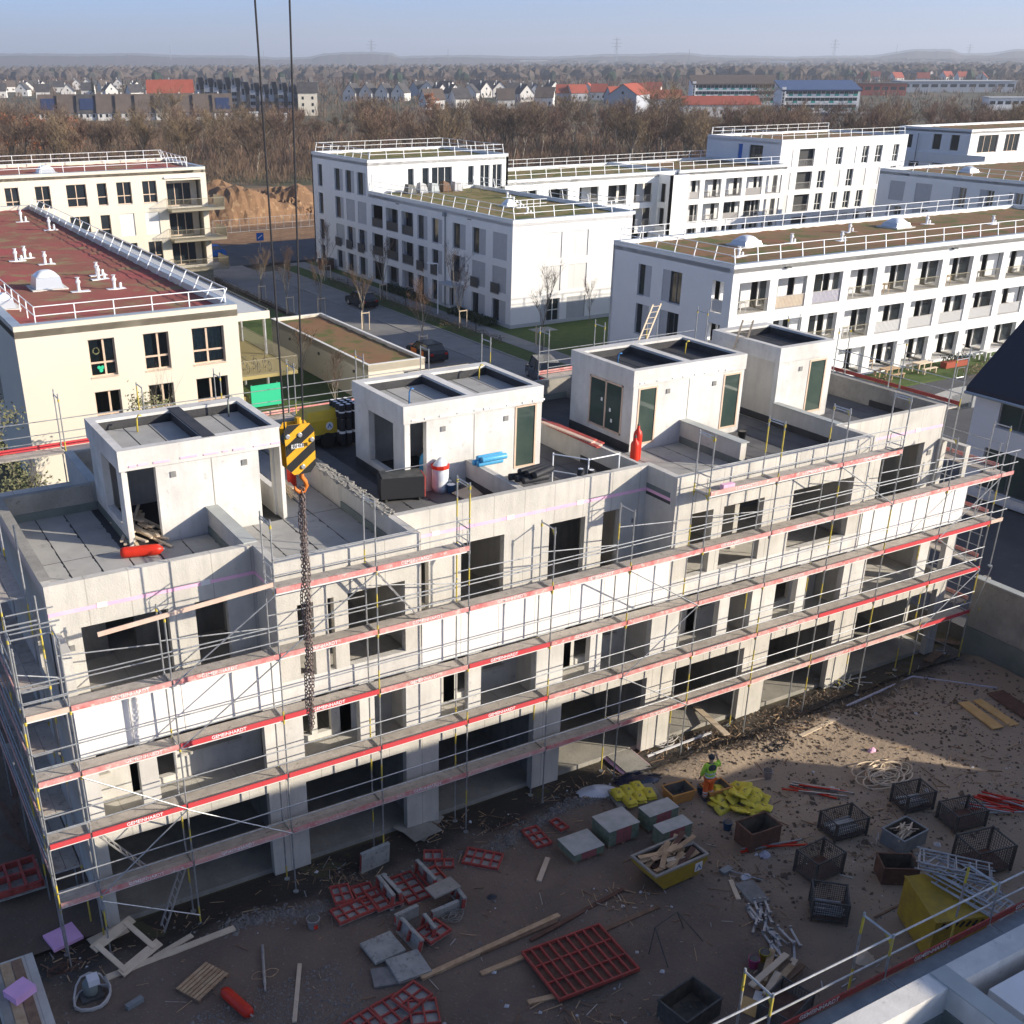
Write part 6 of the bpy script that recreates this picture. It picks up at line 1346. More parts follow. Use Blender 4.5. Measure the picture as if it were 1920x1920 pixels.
def cyl_up(label, x, y, z, h, m='gas_red'):
    g = thing('gas_cylinder', label, 'gas cylinder'); b = MB(); b.lathe((0, 0, 0), [(.15, 0), (.165, .05), (.165, h*.72), (.14, h*.82), (.06, h*.9), (.05, h)], 16); b.build('tank', m, g, True); b = MB(); b.lathe((0, 0, h), [(.05, 0), (.04, .06), (.02, .1)], 8); b.build('valve', 'steel_dark', g); g.location = (x, y, z); return g
cyl_up('shorter red gas cylinder standing by the glazed roof box', 25.55, 5.15, ZR, .95); cyl_up('taller red gas cylinder standing by the glazed roof box', 25.85, 5.4, ZR, 1.3); cyl_up('orange-red gas cylinder standing at the left edge of the site', .3, 1.3, -.2, 1.1); cyl_up('red gas cylinder with a dark cap standing behind the open roof box', 13.4, 8.9, ZR, 1.1)
# pallet, machine with hoses, wooden frame
PL = thing('wooden_pallet', 'weathered brown wooden pallet lying on gravel', 'pallet')
for i in range(7): blk('deck_board', -.6, .6, -.42+.125*i, -.33+.125*i, .1, .125, 'wood', PL)
for x in (-.6, -.05, .5): blk('stringer', x, x+.1, -.42, .42, 0, .1, 'wood_dark', PL)
put(PL, 380, 1845, .5)
MC = thing('pump_machine', 'small green pump with a coiled grey hose', 'machine'); b = MB(); b.lathe((0, 0, .1), [(.16, 0), (.2, .1), (.2, .4), (.12, .5)], 12); b.build('motor', 'flashing', MC, True); blk('switch_box', -.05, .25, -.2, .1, .5, .7, 'plastic_white', MC); blk('base', -.3, .3, -.25, .25, 0, .1, 'steel_dark', MC)
b = MB(); b.path([(.5*math.cos(t*.5)*(1+.12*math.sin(t)), -.15+.45*math.sin(t*.5), .06+.03*(t//12)+(.45*max(0, math.sin(t*.5)) if t > 26 else 0)) for t in range(40)], .032, 6); b.build('hose', 'rail_pale', MC, True); put(MC, 172, 1868)
WF = thing('timber_formwork', 'pale timber formwork frame leaning over the trench', 'timber frame')
for y in (-.55, .55): blk('long_board', -.75, .75, y-.14, y+.14, 0, .04, 'wood_pale', WF)
for x in (-.6, .5): blk('cross_board', x-.08, x+.08, -.6, .6, .04, .08, 'wood_pale', WF)
put(WF, 240, 1790, .5, .35); WF.matrix_basis = WF.matrix_basis @ Matrix.Rotation(.35, 4, 'X')
slabthing('pink_board', 'pink insulation board among rubbish under the left scaffold foot', 120, 1765, .9, .8, .1, .2, 'pink_panel', 'insulation', .12); slabthing('board', 'pale brown shuttering board under the left scaffold', 205, 1765, 1.1, .5, .04, .2, 'wood_pale', 'board', .2)
slabthing('dark_block', 'small dark grey block lying on the gravel', 253, 1884, .5, .16, .14, .3, 'steel_grey', 'block')
LB = thing('concrete_bench', 'concrete edge wall with weathered boards on top at the left corner of the site', 'wall', (.9, -2, -.2)); blk('wall', .22, 1.42, -6, .32, -.25, .5, 'concrete', LB)
for i, (a, c_) in enumerate(((.26, .5), (.52, .8), (.82, 1.1))): blk('board', a, c_, -5.9, .2, .5, .54, ('concrete_old', 'wood', 'wood_dark')[i], LB)
b = MB(); b.box(-.32, .32, -.28, .28, 0, .22); o = tag(b.build('insulation_block', 'pink_panel'), 'pink insulation block lying on the boarded edge wall', 'insulation'); p_ = PZ(40, 1868, .55); o.matrix_basis = Matrix.Translation((p_.x, p_.y+.1, .54)) @ Matrix.Rotation(.45, 4, 'Z')
# left of the site: red formwork and slab in the shade
LS = thing('formwork_stack', 'orange-red formwork panel leaning in the shade at the left site edge', 'formwork panel', (.5, 5, 0))
p_ = PZ(40, 1640, .2)
for i in range(4): blk('rib', p_.x-.9+.45*i, p_.x-.82+.45*i, p_.y-.7, p_.y+.7, .05, .3, 'form_red', LS)
for y in (-.7, 0, .65): blk('rib', p_.x-.9, p_.x+.55, p_.y+y, p_.y+y+.08, .06, .28, 'form_red', LS)
blk('face_sheet', p_.x-.95, p_.x+.6, p_.y-.75, p_.y+.78, 0, .05, 'form_face', LS)
slabthing('concrete_plate', 'blue-grey concrete plate at the left site edge with a sunlit patch', 35, 1710, 1.6, 1.8, .1, .1, 'concrete_dark', 'concrete plate')
bw_ = MB(); bw_.beam(PZ(0, 1560, .1), PZ(40, 1540, .1), .2, .2); 
for i in range(3): lay('timber', ('rusty brown steel beam in the dark left yard, %s' % ('nearest the red panel', 'in the middle of three', 'farthest back'))[:] if False else ('rusty steel beam beside the left gable next to the red panel', 'rusty steel beam beside the left gable crossing another', 'long rusty steel beam beside the left gable at the back')[i], 'beam', (5, 0, 20)[i], (1560, 1500, 1420)[i], (55, 50, 30)[i], (1590, 1585, 1540)[i], .18, .2, 'rust', lift=.02)
# right part of the court
for lab, u, v, l, w_, rot, m_ in (('yellow-brown shuttering sheet lying on the sunlit dirt', 1838, 1343, .5, 2.0, -.25, 'plywood_yellow'), ('yellow shuttering sheet with bright edge beside its twin', 1866, 1338, .42, 2.0, -.2, 'plywood_yellow'), ('brown shuttering sheet beside the yellow ones', 1903, 1325, .8, 2.2, -.2, 'rust'), ('brown board in the mud below the ramp wall', 1768, 1205, 1.6, .35, -.9, 'wood_dark'), ('flat brown board lying in the mud near the last scaffold foot', 1750, 1232, 1.3, .4, .3, 'wood_dark'), ('pinkish shuttering panel sloping into the trench', 1176, 1432, 1.25, 2.5, -.04, 'pink_foam'), ('grey shuttering panel lying on the pinkish one', 1179, 1433, 1.05, 2.3, -.04, 'concrete_old')):
    slabthing('shuttering_sheet', lab, u, v, l, w_, .04, rot, m_, 'board', .04 if 'grey' not in lab else .1)
lay('timber', 'grey plank leaning from the scaffold to the ground', 'plank', 1305, 1325, 1362, 1385, .26, .05, 'wood_pale', lift=.25)
def hoses(name, label, cat, u, v, s, n, m, seed, r_=.025):
    rr = random.Random(seed); o = thing(name, label, cat); 
    for k in range(n):
        b = MB(); ph = rr.uniform(0, 6); cx, cy = rr.uniform(-s, s)*.5, rr.uniform(-s, s)*.35; b.path([(cx+s*.6*math.cos(t*.45+ph)*(1+.2*math.sin(t*.31+k)), cy+s*.4*math.sin(t*.45+ph), .04+.03*k/4+.05*abs(math.sin(t*.7+k))) for t in range(16)], r_, 5); b.build('loop', m, o, True)
    return put(o, u, v)
hoses('hose_tangle', 'tangle of pale hoses and cables on the sunlit dirt', 'hoses', 1655, 1452, 1.1, 12, 'wood_pale', 1); hoses('hose_tangle', 'loops of pale cable in the debris near the shell', 'hoses', 1240, 1392, .7, 6, 'rail_pale', 2, .02); hoses('hose_tangle', 'wire tangle below the leaning panels', 'wire', 845, 1722, .4, 5, 'concrete_old', 3, .012); hoses('hose_tangle', 'black hose loop at the rear of the debris heap', 'hoses', 1460, 1400, .5, 3, 'roll_black', 4, .02); hoses('hose_tangle', 'green hose coil on the frame heap near the pillar', 'hoses', 1580, 1265, .5, 6, 'flashing', 5, .02); hoses('hose_tangle', 'loop of wire beside the lone steel prop', 'wire', 500, 1830, .35, 2, 'wood', 6, .01); hoses('hose_tangle', 'brown wire tangle by the left scaffold foot', 'wire', 120, 1815, .45, 7, 'rust', 8, .012)
for i in range(14):
    b = MB(); b.beam((-.7, 0, .06), (.7, 0, .06), .05, .05); o = tag(b.build('red_steel_part', 'gas_red' if i % 3 else 'galvanised'), 'red steel formwork part in the heap by the dark cage', 'steel part', 'red steel parts by the cages'); put(o, 1872+R.gauss(0, 18), 1518+R.gauss(0, 12), -.8+R.uniform(-.4, .4), .03*(i % 5))
for i in range(7): b = MB(); b.beam((-.8, 0, .05), (.8, 0, .05), .05, .05); o = tag(b.build('red_steel_part', 'gas_red' if i % 2 else 'galvanised'), 'red and grey steel part lying near the bag heap', 'steel part', 'red steel parts near the bags'); put(o, 1528+R.gauss(0, 9), 1485+R.gauss(0, 7), -.9+R.uniform(-.25, .25), .03*(i % 3))
for i in range(6): b = MB(); b.beam((-.9, 0, .05), (.9, 0, .05), .05, .05); o = tag(b.build('red_steel_part', 'gas_red' if i % 2 else 'steel_grey'), 'red rail lying below the rusty bin', 'steel part', 'red rails below the rusty bin'); put(o, 1440+R.gauss(0, 14), 1592+R.gauss(0, 4), -.3+R.uniform(-.15, .15), .03*(i % 3))
tr = thing('trestle_frame', 'thin steel trestle frame standing near the long timbers', 'frame')
for a, c_ in (((-.8, 0, 0), (-.5, .1, .75)), ((.8, 0, 0), (.5, .1, .75)), ((-.5, .1, .75), (.5, .1, .75)), ((-.8, -.7, 0), (-.5, .1, .75)), ((.8, -.7, 0), (.5, .1, .75))): rod('bar', a, c_, .018, 'steel_dark', tr)
put(tr, 1250, 1765, .2)
ft = thing('scaffold_part_heap', 'heap of yellow and grey scaffold fittings by the sunlit pillar', 'scaffold parts')
for i in range(22): a = Vector((R.uniform(-.7, .7), R.uniform(-.4, .4), R.uniform(.03, .3))); d = Vector((R.uniform(-.6, .6), R.uniform(-.5, .5), R.uniform(-.02, .35))); rod('fitting', a, a+d, .024, 'yellow_paint' if i % 5 == 0 else 'galvanised', ft)
put(ft, 1575, 1285)
# -- debris that nobody could count: splinters, pebbles, clods
def scatter(name, mt, n, box_, f, seed, spots=()):
    rr = random.Random(seed); b = MB()
    for i in range(n):
        if spots and rr.random() < .6: cu, cv, su, sv = rr.choice(spots); q = PZ(rr.gauss(cu, su), rr.gauss(cv, sv), -.1); x, y = q.x, q.y
        else: x, y = rr.uniform(box_[0], box_[1]), rr.uniform(box_[2], box_[3])
        if not (-7.5 < x < 40.3 and -23 < y < 1.0): continue
        f(b, rr, x, y, court_z(x, y))
    o = b.build(name, mt); o['kind'] = 'stuff'; return o
def stick(b, rr, x, y, z):
    l, a = .03+.3*rr.random()**2.6, rr.uniform(0, 6.28); w_ = rr.uniform(.005, .016); b.obox((x, y, z+.02+rr.random()*.03), (math.cos(a)*l, math.sin(a)*l, rr.uniform(-.04, .04)), (-math.sin(a)*w_, math.cos(a)*w_, 0), (0, 0, w_*.7))
def stone(b, rr, x, y, z, s=(.012, .04)):
    r_ = rr.uniform(*s)*(1 if rr.random() < .93 else 1.9); k = [rr.uniform(.6, 1.2)*r_ for _ in range(6)]
    b._add([(x+k[0], y, z), (x, y+k[1], z), (x-k[2], y, z), (x, y-k[3], z), (x+rr.uniform(-.3, .3)*r_, y, z+k[4]*.9)], [(0, 1, 4), (1, 2, 4), (2, 3, 4), (3, 0, 4)])
SP = [(1230, 1395, 60, 14), (1090, 1470, 45, 20), (1480, 1345, 60, 20), (1330, 1372, 60, 14), (1640, 1290, 60, 25), (1740, 1200, 50, 25), (1700, 1500, 60, 25), (1620, 1590, 70, 35), (1420, 1640, 50, 40), (650, 1640, 40, 12), (120, 1780, 40, 30), (1160, 1690, 45, 18), (1100, 1900, 60, 25), (1510, 1560, 70, 40), (250, 1700, 80, 40), (880, 1540, 90, 16), (1850, 1450, 60, 40), (560, 1600, 60, 20)]
scatter('wood_splinters', 'wood', 750, (-2, 40, -16, .8), stick, 11, SP); scatter('dark_splinters', 'wood_dark', 1300, (-2, 40, -18, .8), stick, 12, SP); scatter('metal_scraps', 'galvanised', 260, (4, 38, -14, .5), stick, 13, SP); scatter('plastic_scraps', 'plastic_white', 110, (0, 38, -14, .8), lambda b, r, x, y, z: stone(b, r, x, y, z, (.03, .09)), 14, SP)
scatter('pebbles', 'gravel', 13000, (-4, 40, -19, .4), stone, 15); scatter('clods', 'clod', 3800, (20, 40.3, -9, .3), lambda b, r, x, y, z: stone(b, r, x, y, z, (.03, .09)), 16, [(1560, 1320, 150, 30), (1500, 1300, 80, 20), (1400, 1380, 60, 20)])
def strip(b, rr, x, y, z): stone(b, rr, x, -1.05+.35*math.sin(x*.37)+.15*math.sin(x*1.1)+rr.gauss(0, .16), z+.0, (.025, .06))
scatter('gravel_strip', 'gravel', 3800, (6.5, 21, -1.2, -.8), lambda b, r, x, y, z: strip(b, r, x, y, court_z(x, -1.0)), 17); scatter('gravel_patch_stones', 'gravel', 2600, (3.5, 9, -6.5, -3.5), lambda b, r, x, y, z: stone(b, r, x, y, z, (.02, .045)), 18)
b = MB()                                                               # black drainage membrane edge along the trench
for k in range(60):
    x = 22+18*k/60; y = -.2-.35*math.sin(k*.1)-.1*math.sin(k*.31); z = court_z(x, y)+.12+.03*math.sin(k*1.3)
    b._add([(x, y, z), (x+.3, y+.02*math.sin(k), z), (x+.3, y+.16, z-.18), (x, y+.16, z-.18)], [(0, 1, 2, 3)])
tag(b.build('drainage_membrane', 'roll_black'), 'dark drainage membrane edging the trench in front of the shell', 'membrane')
lay('edge_pipe', 'pale pipe following the curve of the trench near the ramp', 'pipe', 1588, 1318, 1712, 1268, .07, .07, 'rag'); lay('edge_pipe', 'pale pipe bending toward the ramp wall', 'pipe', 1712, 1268, 1870, 1290, .07, .07, 'rag')

# ================================================================== THE WORKER
def skinned(name, joints, edges, rad, m, parent=None, sub=1, root=0):
    me = bpy.data.meshes.new(name); me.from_pydata([tuple(j) for j in joints], edges, []); o = bpy.data.objects.new(name, me); COL.objects.link(o)
    o.modifiers.new('skin', 'SKIN'); sd_ = o.modifiers.new('sub', 'SUBSURF'); sd_.levels = sub; sd_.render_levels = sub
    sk = me.skin_vertices[0].data
    for i, r_ in enumerate(rad): sk[i].radius = (r_, r_) if not isinstance(r_, tuple) else r_; sk[i].use_root = (i == root)
    dg = bpy.context.evaluated_depsgraph_get(); dg.update(); ne = bpy.data.meshes.new_from_object(o.evaluated_get(dg)); bpy.data.objects.remove(o)
    ne.materials.clear(); ne.materials.append(M(m)); ne.polygons.foreach_set('use_smooth', [True]*len(ne.polygons)); return link(name, ne, parent)
def worker(u, v, rot):
    P_ = thing('person', 'person in green high-visibility jacket and orange trousers with one hand raised to the head', 'person')
    # faces +Y; right is +X
    J = [(0, 0, .95), (0, .01, 1.12), (0, .02, 1.32), (0, .02, 1.46), (0, .04, 1.56), (0, .05, 1.66), (0, .05, 1.76)]; E_ = [(0, 1), (1, 2), (2, 3), (3, 4), (4, 5), (5, 6)]; r_ = [(.15, .11), (.14, .1), (.165, .11), (.07, .07), (.06, .065), (.085, .1), (.07, .08)]
    def chain(start, pts, rads):
        k = start
        for p, q in zip(pts, rads): J.append(p); r_.append(q); E_.append((k, len(J)-1)); k = len(J)-1
        return k
    ls = chain(2, [(-.19, .02, 1.42), (-.27, .03, 1.14), (-.25, .16, .92), (-.24, .2, .85)], [.065, .052, .042, .032]); rs = chain(2, [(.19, .02, 1.42), (.36, .08, 1.30), (.30, .16, 1.52), (.27, .17, 1.60)], [.065, .052, .042, .032])
    for hand, base, dx in ((ls, Vector((-.24, .2, .85)), (0, .35, -.94)), (rs, Vector((.27, .17, 1.60)), (-.35, .1, .9))):
        d = Vector(dx).normalized(); sd_ = d.cross(Vector((0, 1, .2))).normalized(); pm_ = base+d*.05; J.append(tuple(pm_)); r_.append((.038, .022)); E_.append((hand, len(J)-1)); pk = len(J)-1
        for k, (off, ln) in enumerate(((-.03, .06), (-.01, .075), (.012, .07), (.032, .055))): a = pm_+d*.04+sd_*off; chain(pk, [tuple(a), tuple(a+d*ln*.5+Vector((0, .01, 0))), tuple(a+d*ln+Vector((0, .025, 0)))], [.011, .01, .008])
        a = pm_+sd_*-.045; chain(pk, [tuple(a), tuple(a+d*.04-sd_*.015)], [.012, .009])
    ll = chain(0, [(-.09, 0, .88), (-.11, .03, .48), (-.12, -.02, .09), (-.13, .12, .04)], [.095, .07, .05, .04]); rl = chain(0, [(.09, 0, .88), (.10, .05, .48), (.11, .02, .09), (.13, .16, .04)], [.095, .07, .05, .04])
    skinned('body', J, E_, r_, 'skin', P_, 2)
    skinned('jacket', [(0, 0, .86), (0, .01, 1.1), (0, .02, 1.33), (0, .02, 1.48), (-.2, .02, 1.43), (-.28, .03, 1.14), (-.25, .16, .93), (.2, .02, 1.43), (.37, .08, 1.30), (.3, .16, 1.52)], [(0, 1), (1, 2), (2, 3), (2, 4), (4, 5), (5, 6), (2, 7), (7, 8), (8, 9)], [(.19, .15), (.18, .14), (.195, .14), .09, .085, .075, .06, .085, .075, .06], 'hivis', P_, 2)
    skinned('trousers', [(0, 0, .95), (-.09, 0, .86), (-.11, .03, .48), (-.12, -.02, .14), (.09, 0, .86), (.10, .05, .48), (.11, .02, .14)], [(0, 1), (1, 2), (2, 3), (0, 4), (4, 5), (5, 6)], [(.17, .13), .115, .092, .082, .115, .092, .082], 'hivis_orange', P_, 2)
    for x, y in ((-.12, -.02), (.11, .02)):
        for z in (.24, .34): b = MB(); b.lathe((x, y+.005, z), [(.085, -.025), (.092, 0), (.085, .025)], 12); b.build('reflective_band', 'reflective', P_)
    for z, s in ((.98, .19), (1.12, .185)): b = MB(); b.lathe((0, 0, 0), [(s*1.04, z-.025), (s*1.06, z), (s*1.04, z+.025)], 16); b.v = [(x, y*.78+.01, zz) for x, y, zz in b.v]; b.build('reflective_band', 'reflective', P_)
    b = MB(); b.lathe((0, 0, 0), [(.20, 1.27), (.205, 1.36), (.17, 1.44), (.09, 1.5)], 16); b.v = [(x, y*.74+.015, z) for x, y, z in b.v]; b.build('shoulder_patch', 'cloth_dark', P_)
    b = MB(); b.lathe((0, .05, 1.70), [(.108, -.03), (.112, .02), (.10, .07), (.06, .11), (.01, .122)], 14); b.box(-.07, .07, .12, .22, 1.695, 1.71); b.build('cap', 'cloth_dark', P_)
    for x, y in ((-.125, .04), (.12, .08)): b = MB(); b._add([(x-.055, y-.13, 0), (x+.055, y-.13, 0), (x+.06, y+.17, 0), (x-.06, y+.17, 0), (x-.05, y-.12, .13), (x+.05, y-.12, .13), (x+.045, y+.14, .06), (x-.045, y+.14, .06)], [(3, 2, 1, 0), (4, 5, 6, 7), (0, 1, 5, 4), (1, 2, 6, 5), (2, 3, 7, 6), (3, 0, 4, 7)]); b.build('boot', 'cloth_dark', P_)
    b = MB(); b.lathe((-.035, .145, 1.675), [(.001, -.01), (.012, 0), (.001, .01)], 8, 'y'); b.lathe((.035, .145, 1.675), [(.001, -.01), (.012, 0), (.001, .01)], 8, 'y'); b.build('eyes', 'cloth_dark', P_); b = MB(); b.beam((0, .135, 1.67), (0, .17, 1.635), .022, .022); b.build('nose', 'skin', P_)
    put(P_, u, v, rot); return P_
worker(1326, 1499, -.25)

# ================================================================== MATERIAL ON THE ROOF
def rollz(label, x, y, z, h=1.0, m='roll_black', group=None):
    o = thing('felt_roll', label, 'roll', group=group); b = MB(); b.lathe((0, 0, 0), [(.12, 0), (.125, .02), (.125, h-.02), (.12, h)], 12); b.build('roll', m, o, True); b = MB(); b.lathe((0, 0, 0), [(.127, h*.45), (.128, h*.5), (.127, h*.55)], 12); b.build('band', 'plate_white', o); b = MB(); b.lathe((0, 0, h), [(.04, .001), (.09, .003)], 12); b.build('core_end', 'plate_white', o); o.location = (x, y, z); return o
for i in range(12): rollz('black bitumen roll standing in the pallet stack behind the compressor', 16.9+.28*(i % 3), 12.2+.28*(i//3), ZR+.1, 1.0, group='felt rolls stacked on the roof')
for i in range(12): rollz('black bitumen roll standing on top of the pallet stack behind the compressor', 16.9+.28*(i % 3), 12.2+.28*(i//3), ZR+1.12, .55, group='upper felt rolls stacked on the roof')
rollz('black bitumen roll standing by the guard frame, the left one', 21.55, 3.05, ZR+.55, .5); rollz('black bitumen roll standing by the guard frame, the right one', 21.95, 2.98, ZR+.55, .42); blk('', 0, 0, 0, 0, 0, 0, 'steel_grey') if False else None
b = MB(); b.box(21.2, 22.3, 2.92, 3.4, ZR, ZR+.54); tag(b.build('material_crate', 'steel_dark'), 'dark crate under the black rolls by the guard frame', 'crate')
for i in range(4):
    o = MB(); o.lathe((0, 0, 0), [(.1, -.5), (.105, -.48), (.105, .48), (.1, .5)], 12, 'x'); k = tag(o.build('film_roll', 'blue_film', None, True), 'blue film roll lying across the party wall on the roof', 'roll', 'blue rolls on the party wall'); k.location = (19.3+.05*i, 5.55-.2*(i % 2)-.1*(i//2), ZP+.11+.16*(i//2))
for i in range(6):
    o = MB(); o.lathe((0, 0, 0), [(.11, -.5), (.115, -.48), (.115, .48), (.11, .5)], 12, 'x'); k = tag(o.build('felt_roll', 'roll_black', None, True), 'black felt roll lying on the roof party wall', 'roll', 'black rolls lying on the wall'); k.matrix_basis = Matrix.Translation((19.55+.1*i, 3.55-.22*(i % 3), ZP+.12+.18*(i//3))) @ Matrix.Rotation(.12*(i-2), 4, 'Z')
KT = thing('bitumen_kettle', 'black bitumen boiler box with rusty end on the middle terrace', 'machine', (16, 4, ZR))
c = PZ(762, 940, ZR); b = MB(); b.box(-.75, .75, -.4, .4, .12, .85); b.build('tank', 'roll_black', KT); blk('end_plate', .75, .8, -.38, .38, .12, .82, 'form_red', KT); blk('lid', -.7, .7, -.36, .36, .85, .9, 'steel_dark', KT)
for x in (-.6, .55): blk('leg', x, x+.06, -.38, .38, 0, .12, 'steel_dark', KT)
rod('handle', (-.5, .1, .95), (.9, .25, 1.05), .015, 'alu', KT)
KT.matrix_basis = Matrix.Translation((c.x, c.y+.4, ZR)) @ Matrix.Rotation(-.3, 4, 'Z')
for ch in KT.children: ch.matrix_parent_inverse = Matrix.Translation((0, 0, 0))
for i, (u, v, lab) in enumerate(((832, 925, 'tall white plastic sack with red lettering band on the middle terrace'), (812, 915, 'blue and white crumpled sack behind the tall white one'))):
    p_ = PZ(u, v, ZR); b = MB(); b.lathe((0, 0, 0), [(.28, 0), (.33, .2), (.32, .8), (.27, 1.05), (.12, 1.2), (.02, 1.22)], 9); b.v = [(x*(1+.1*math.sin(z*9+x*7)), y*(.8+.1*math.cos(z*7)), z*(.98+.04*math.sin(x*11))) for x, y, z in b.v]
    o = tag(b.build('sack', 'sack_white' if i == 0 else 'blue_film', None, True), lab, 'sack'); o.matrix_basis = Matrix.Translation((p_.x+.1*i, p_.y+.25+.35*i, ZR)) @ Matrix.Rotation(.4, 4, 'Z')
    if i == 0: b = MB(); b.lathe((0, 0, 0), [(.325, .86), (.325, .98)], 9); bb_ = b.build('print_band', 'gas_red'); bb_.parent = o
p_ = PZ(848, 925, ZR); bucket('white and blue paint bucket by the parapet on the middle terrace, in front', 0, 0, 'bucket_blue', .16, .3, 'plate_white', loc=(p_.x, p_.y+.1, ZR)); bucket('white and blue paint bucket by the parapet, behind its twin', 0, 0, 'bucket_blue', .16, .3, 'plate_white', loc=(p_.x+.08, p_.y+.45, ZR))
b = MB(); b.box(-.6, .6, -.4, .4, 0, .03); o = tag(b.build('cardboard', 'wood_pale'), 'brown cardboard sheet lying on the middle terrace', 'cardboard'); p_ = PZ(890, 928, ZR); o.matrix_basis = Matrix.Translation((p_.x, p_.y+.2, ZR+.01)) @ Matrix.Rotation(.3, 4, 'Z') @ Matrix.Rotation(.12, 4, 'X')
CP = thing('compressor', 'yellow trailer compressor with round logo on the rear of the roof', 'compressor')
b = MB(); b._add([(-.9, -.5, .55), (.9, -.5, .55), (.9, .5, .55), (-.9, .5, .55), (-.9, -.5, 1.1), (.9, -.5, 1.1), (.9, .5, 1.1), (-.9, .5, 1.1), (-.7, -.35, 1.45), (.75, -.35, 1.45), (.75, .35, 1.45), (-.7, .35, 1.45)], [(3, 2, 1, 0)]+[(a*4+i, a*4+(i+1) % 4, (a+1)*4+(i+1) % 4, (a+1)*4+i) for a in (0, 1) for i in range(4)]+[(8, 9, 10, 11)]); b.build('hood', 'gen_yellow', CP)
for y in (-.5, .5): b = MB(); b.lathe((0, y, .3), [(.3, -.08), (.3, .08)], 14, 'y'); b.build('wheel', 'tyre', CP)
blk('chassis', -.85, .95, -.4, .4, .35, .54, 'steel_dark', CP); b = MB(); b.lathe((.1, -.51, .85), [(.16, -.006), (.16, .0)], 16, 'y'); pb = b.build('logo_disc', 'plate_white', CP); b = MB(); b._add([(.1, -.522, .97), (.0, -.522, .78), (.05, -.522, .78), (.1, -.522, .88), (.15, -.522, .78), (.2, -.522, .78)], [(0, 1, 2, 3), (0, 3, 4, 5)]); b.build('logo', 'bucket_blue', pb)
p_ = PZ(612, 838, ZR); CP.matrix_basis = Matrix.Translation((p_.x, p_.y+.4, ZR)) @ Matrix.Rotation(.05, 4, 'Z')
for i in range(5): o = MB(); o.box(-.09, .09, -1.6, 1.6, 0, .05); k = tag(o.build('orange_plank', 'toe_wood' if i % 2 else 'form_red'), 'orange-red shuttering plank lying along the roof party wall', 'plank', 'orange planks on the party wall'); k.matrix_basis = Matrix.Translation((23.85+.17*(i % 3)-.1, 6.6+.15*i, ZP+.003+.052*(i//3))) @ Matrix.Rotation(.02*i, 4, 'Z')
bucket('black bucket on the roof beside the narrow roof box', 0, 0, 'roll_black', .17, .38, loc=(30.9, 5.2, ZR)); bucket('black bucket lower on the terrace beside its twin', 0, 0, 'roll_black', .16, .36, loc=(30.2, 4.85, ZR))
b = MB(); b.box(37.2, 39.0, 9.6, 10.3, ZR+.02, ZR+.2).box(37.1, 38.8, 9.5, 10.2, ZR+.2, ZR+.3); tag(b.build('board_stack', 'concrete_old'), 'stack of grey boards on the right end terrace', 'boards')
b = MB(); b.box(-.25, .25, -.09, .09, 0, .16); o = tag(b.build('foam_block', 'pink_foam'), 'pink foam block lying on the top scaffold lift', 'foam'); p_ = PY(1365, 903, .3); o.location = (p_.x, .3, 9.95)
b = MB()
for i in range(12): b.obox((13.0+R.uniform(-.1, .1), 7.9+R.uniform(-.5, .5), ZR+.1+.05*i*.6), (.05, .42, R.uniform(-.05, .05)), (.05, 0, 0), (0, 0, .02))
tag(b.build('batten_stack', 'wood_pale'), 'stack of yellow battens seen through the open roof box', 'battens')
for i, (x, y, z, h, m_) in enumerate(((8.25, 9.0, 12.22, .55, 'yellow_paint'), (11.4, 9.2, 12.22, .7, 'flashing'), (17.3, 7.4, 12.22, .6, 'bucket_blue'), (21.2, 9.2, 12.22, .55, 'yellow_paint'), (27.2, 8.6, 12.22, .4, 'bucket_blue'), (30.6, 8.6, 12.22, .5, 'yellow_paint'))):
    b = MB(); b.path([(x, y, z), (x+.02, y, z+h*.8), (x+.08, y, z+h), (x+.18, y, z+h*.95)], .03, 6); tag(b.build('roof_conduit', m_, None, True), ('yellow conduit on the roof box with the open doorway', 'green conduit on the roof box with the open doorway', 'tall blue conduit on the roof box beside the boiler', 'yellow bent conduit on the roof box beside the boiler', 'short blue conduit on the roof box by the gas cylinders', 'yellow conduit stub on the roof box by the gas cylinders')[i], 'conduit')
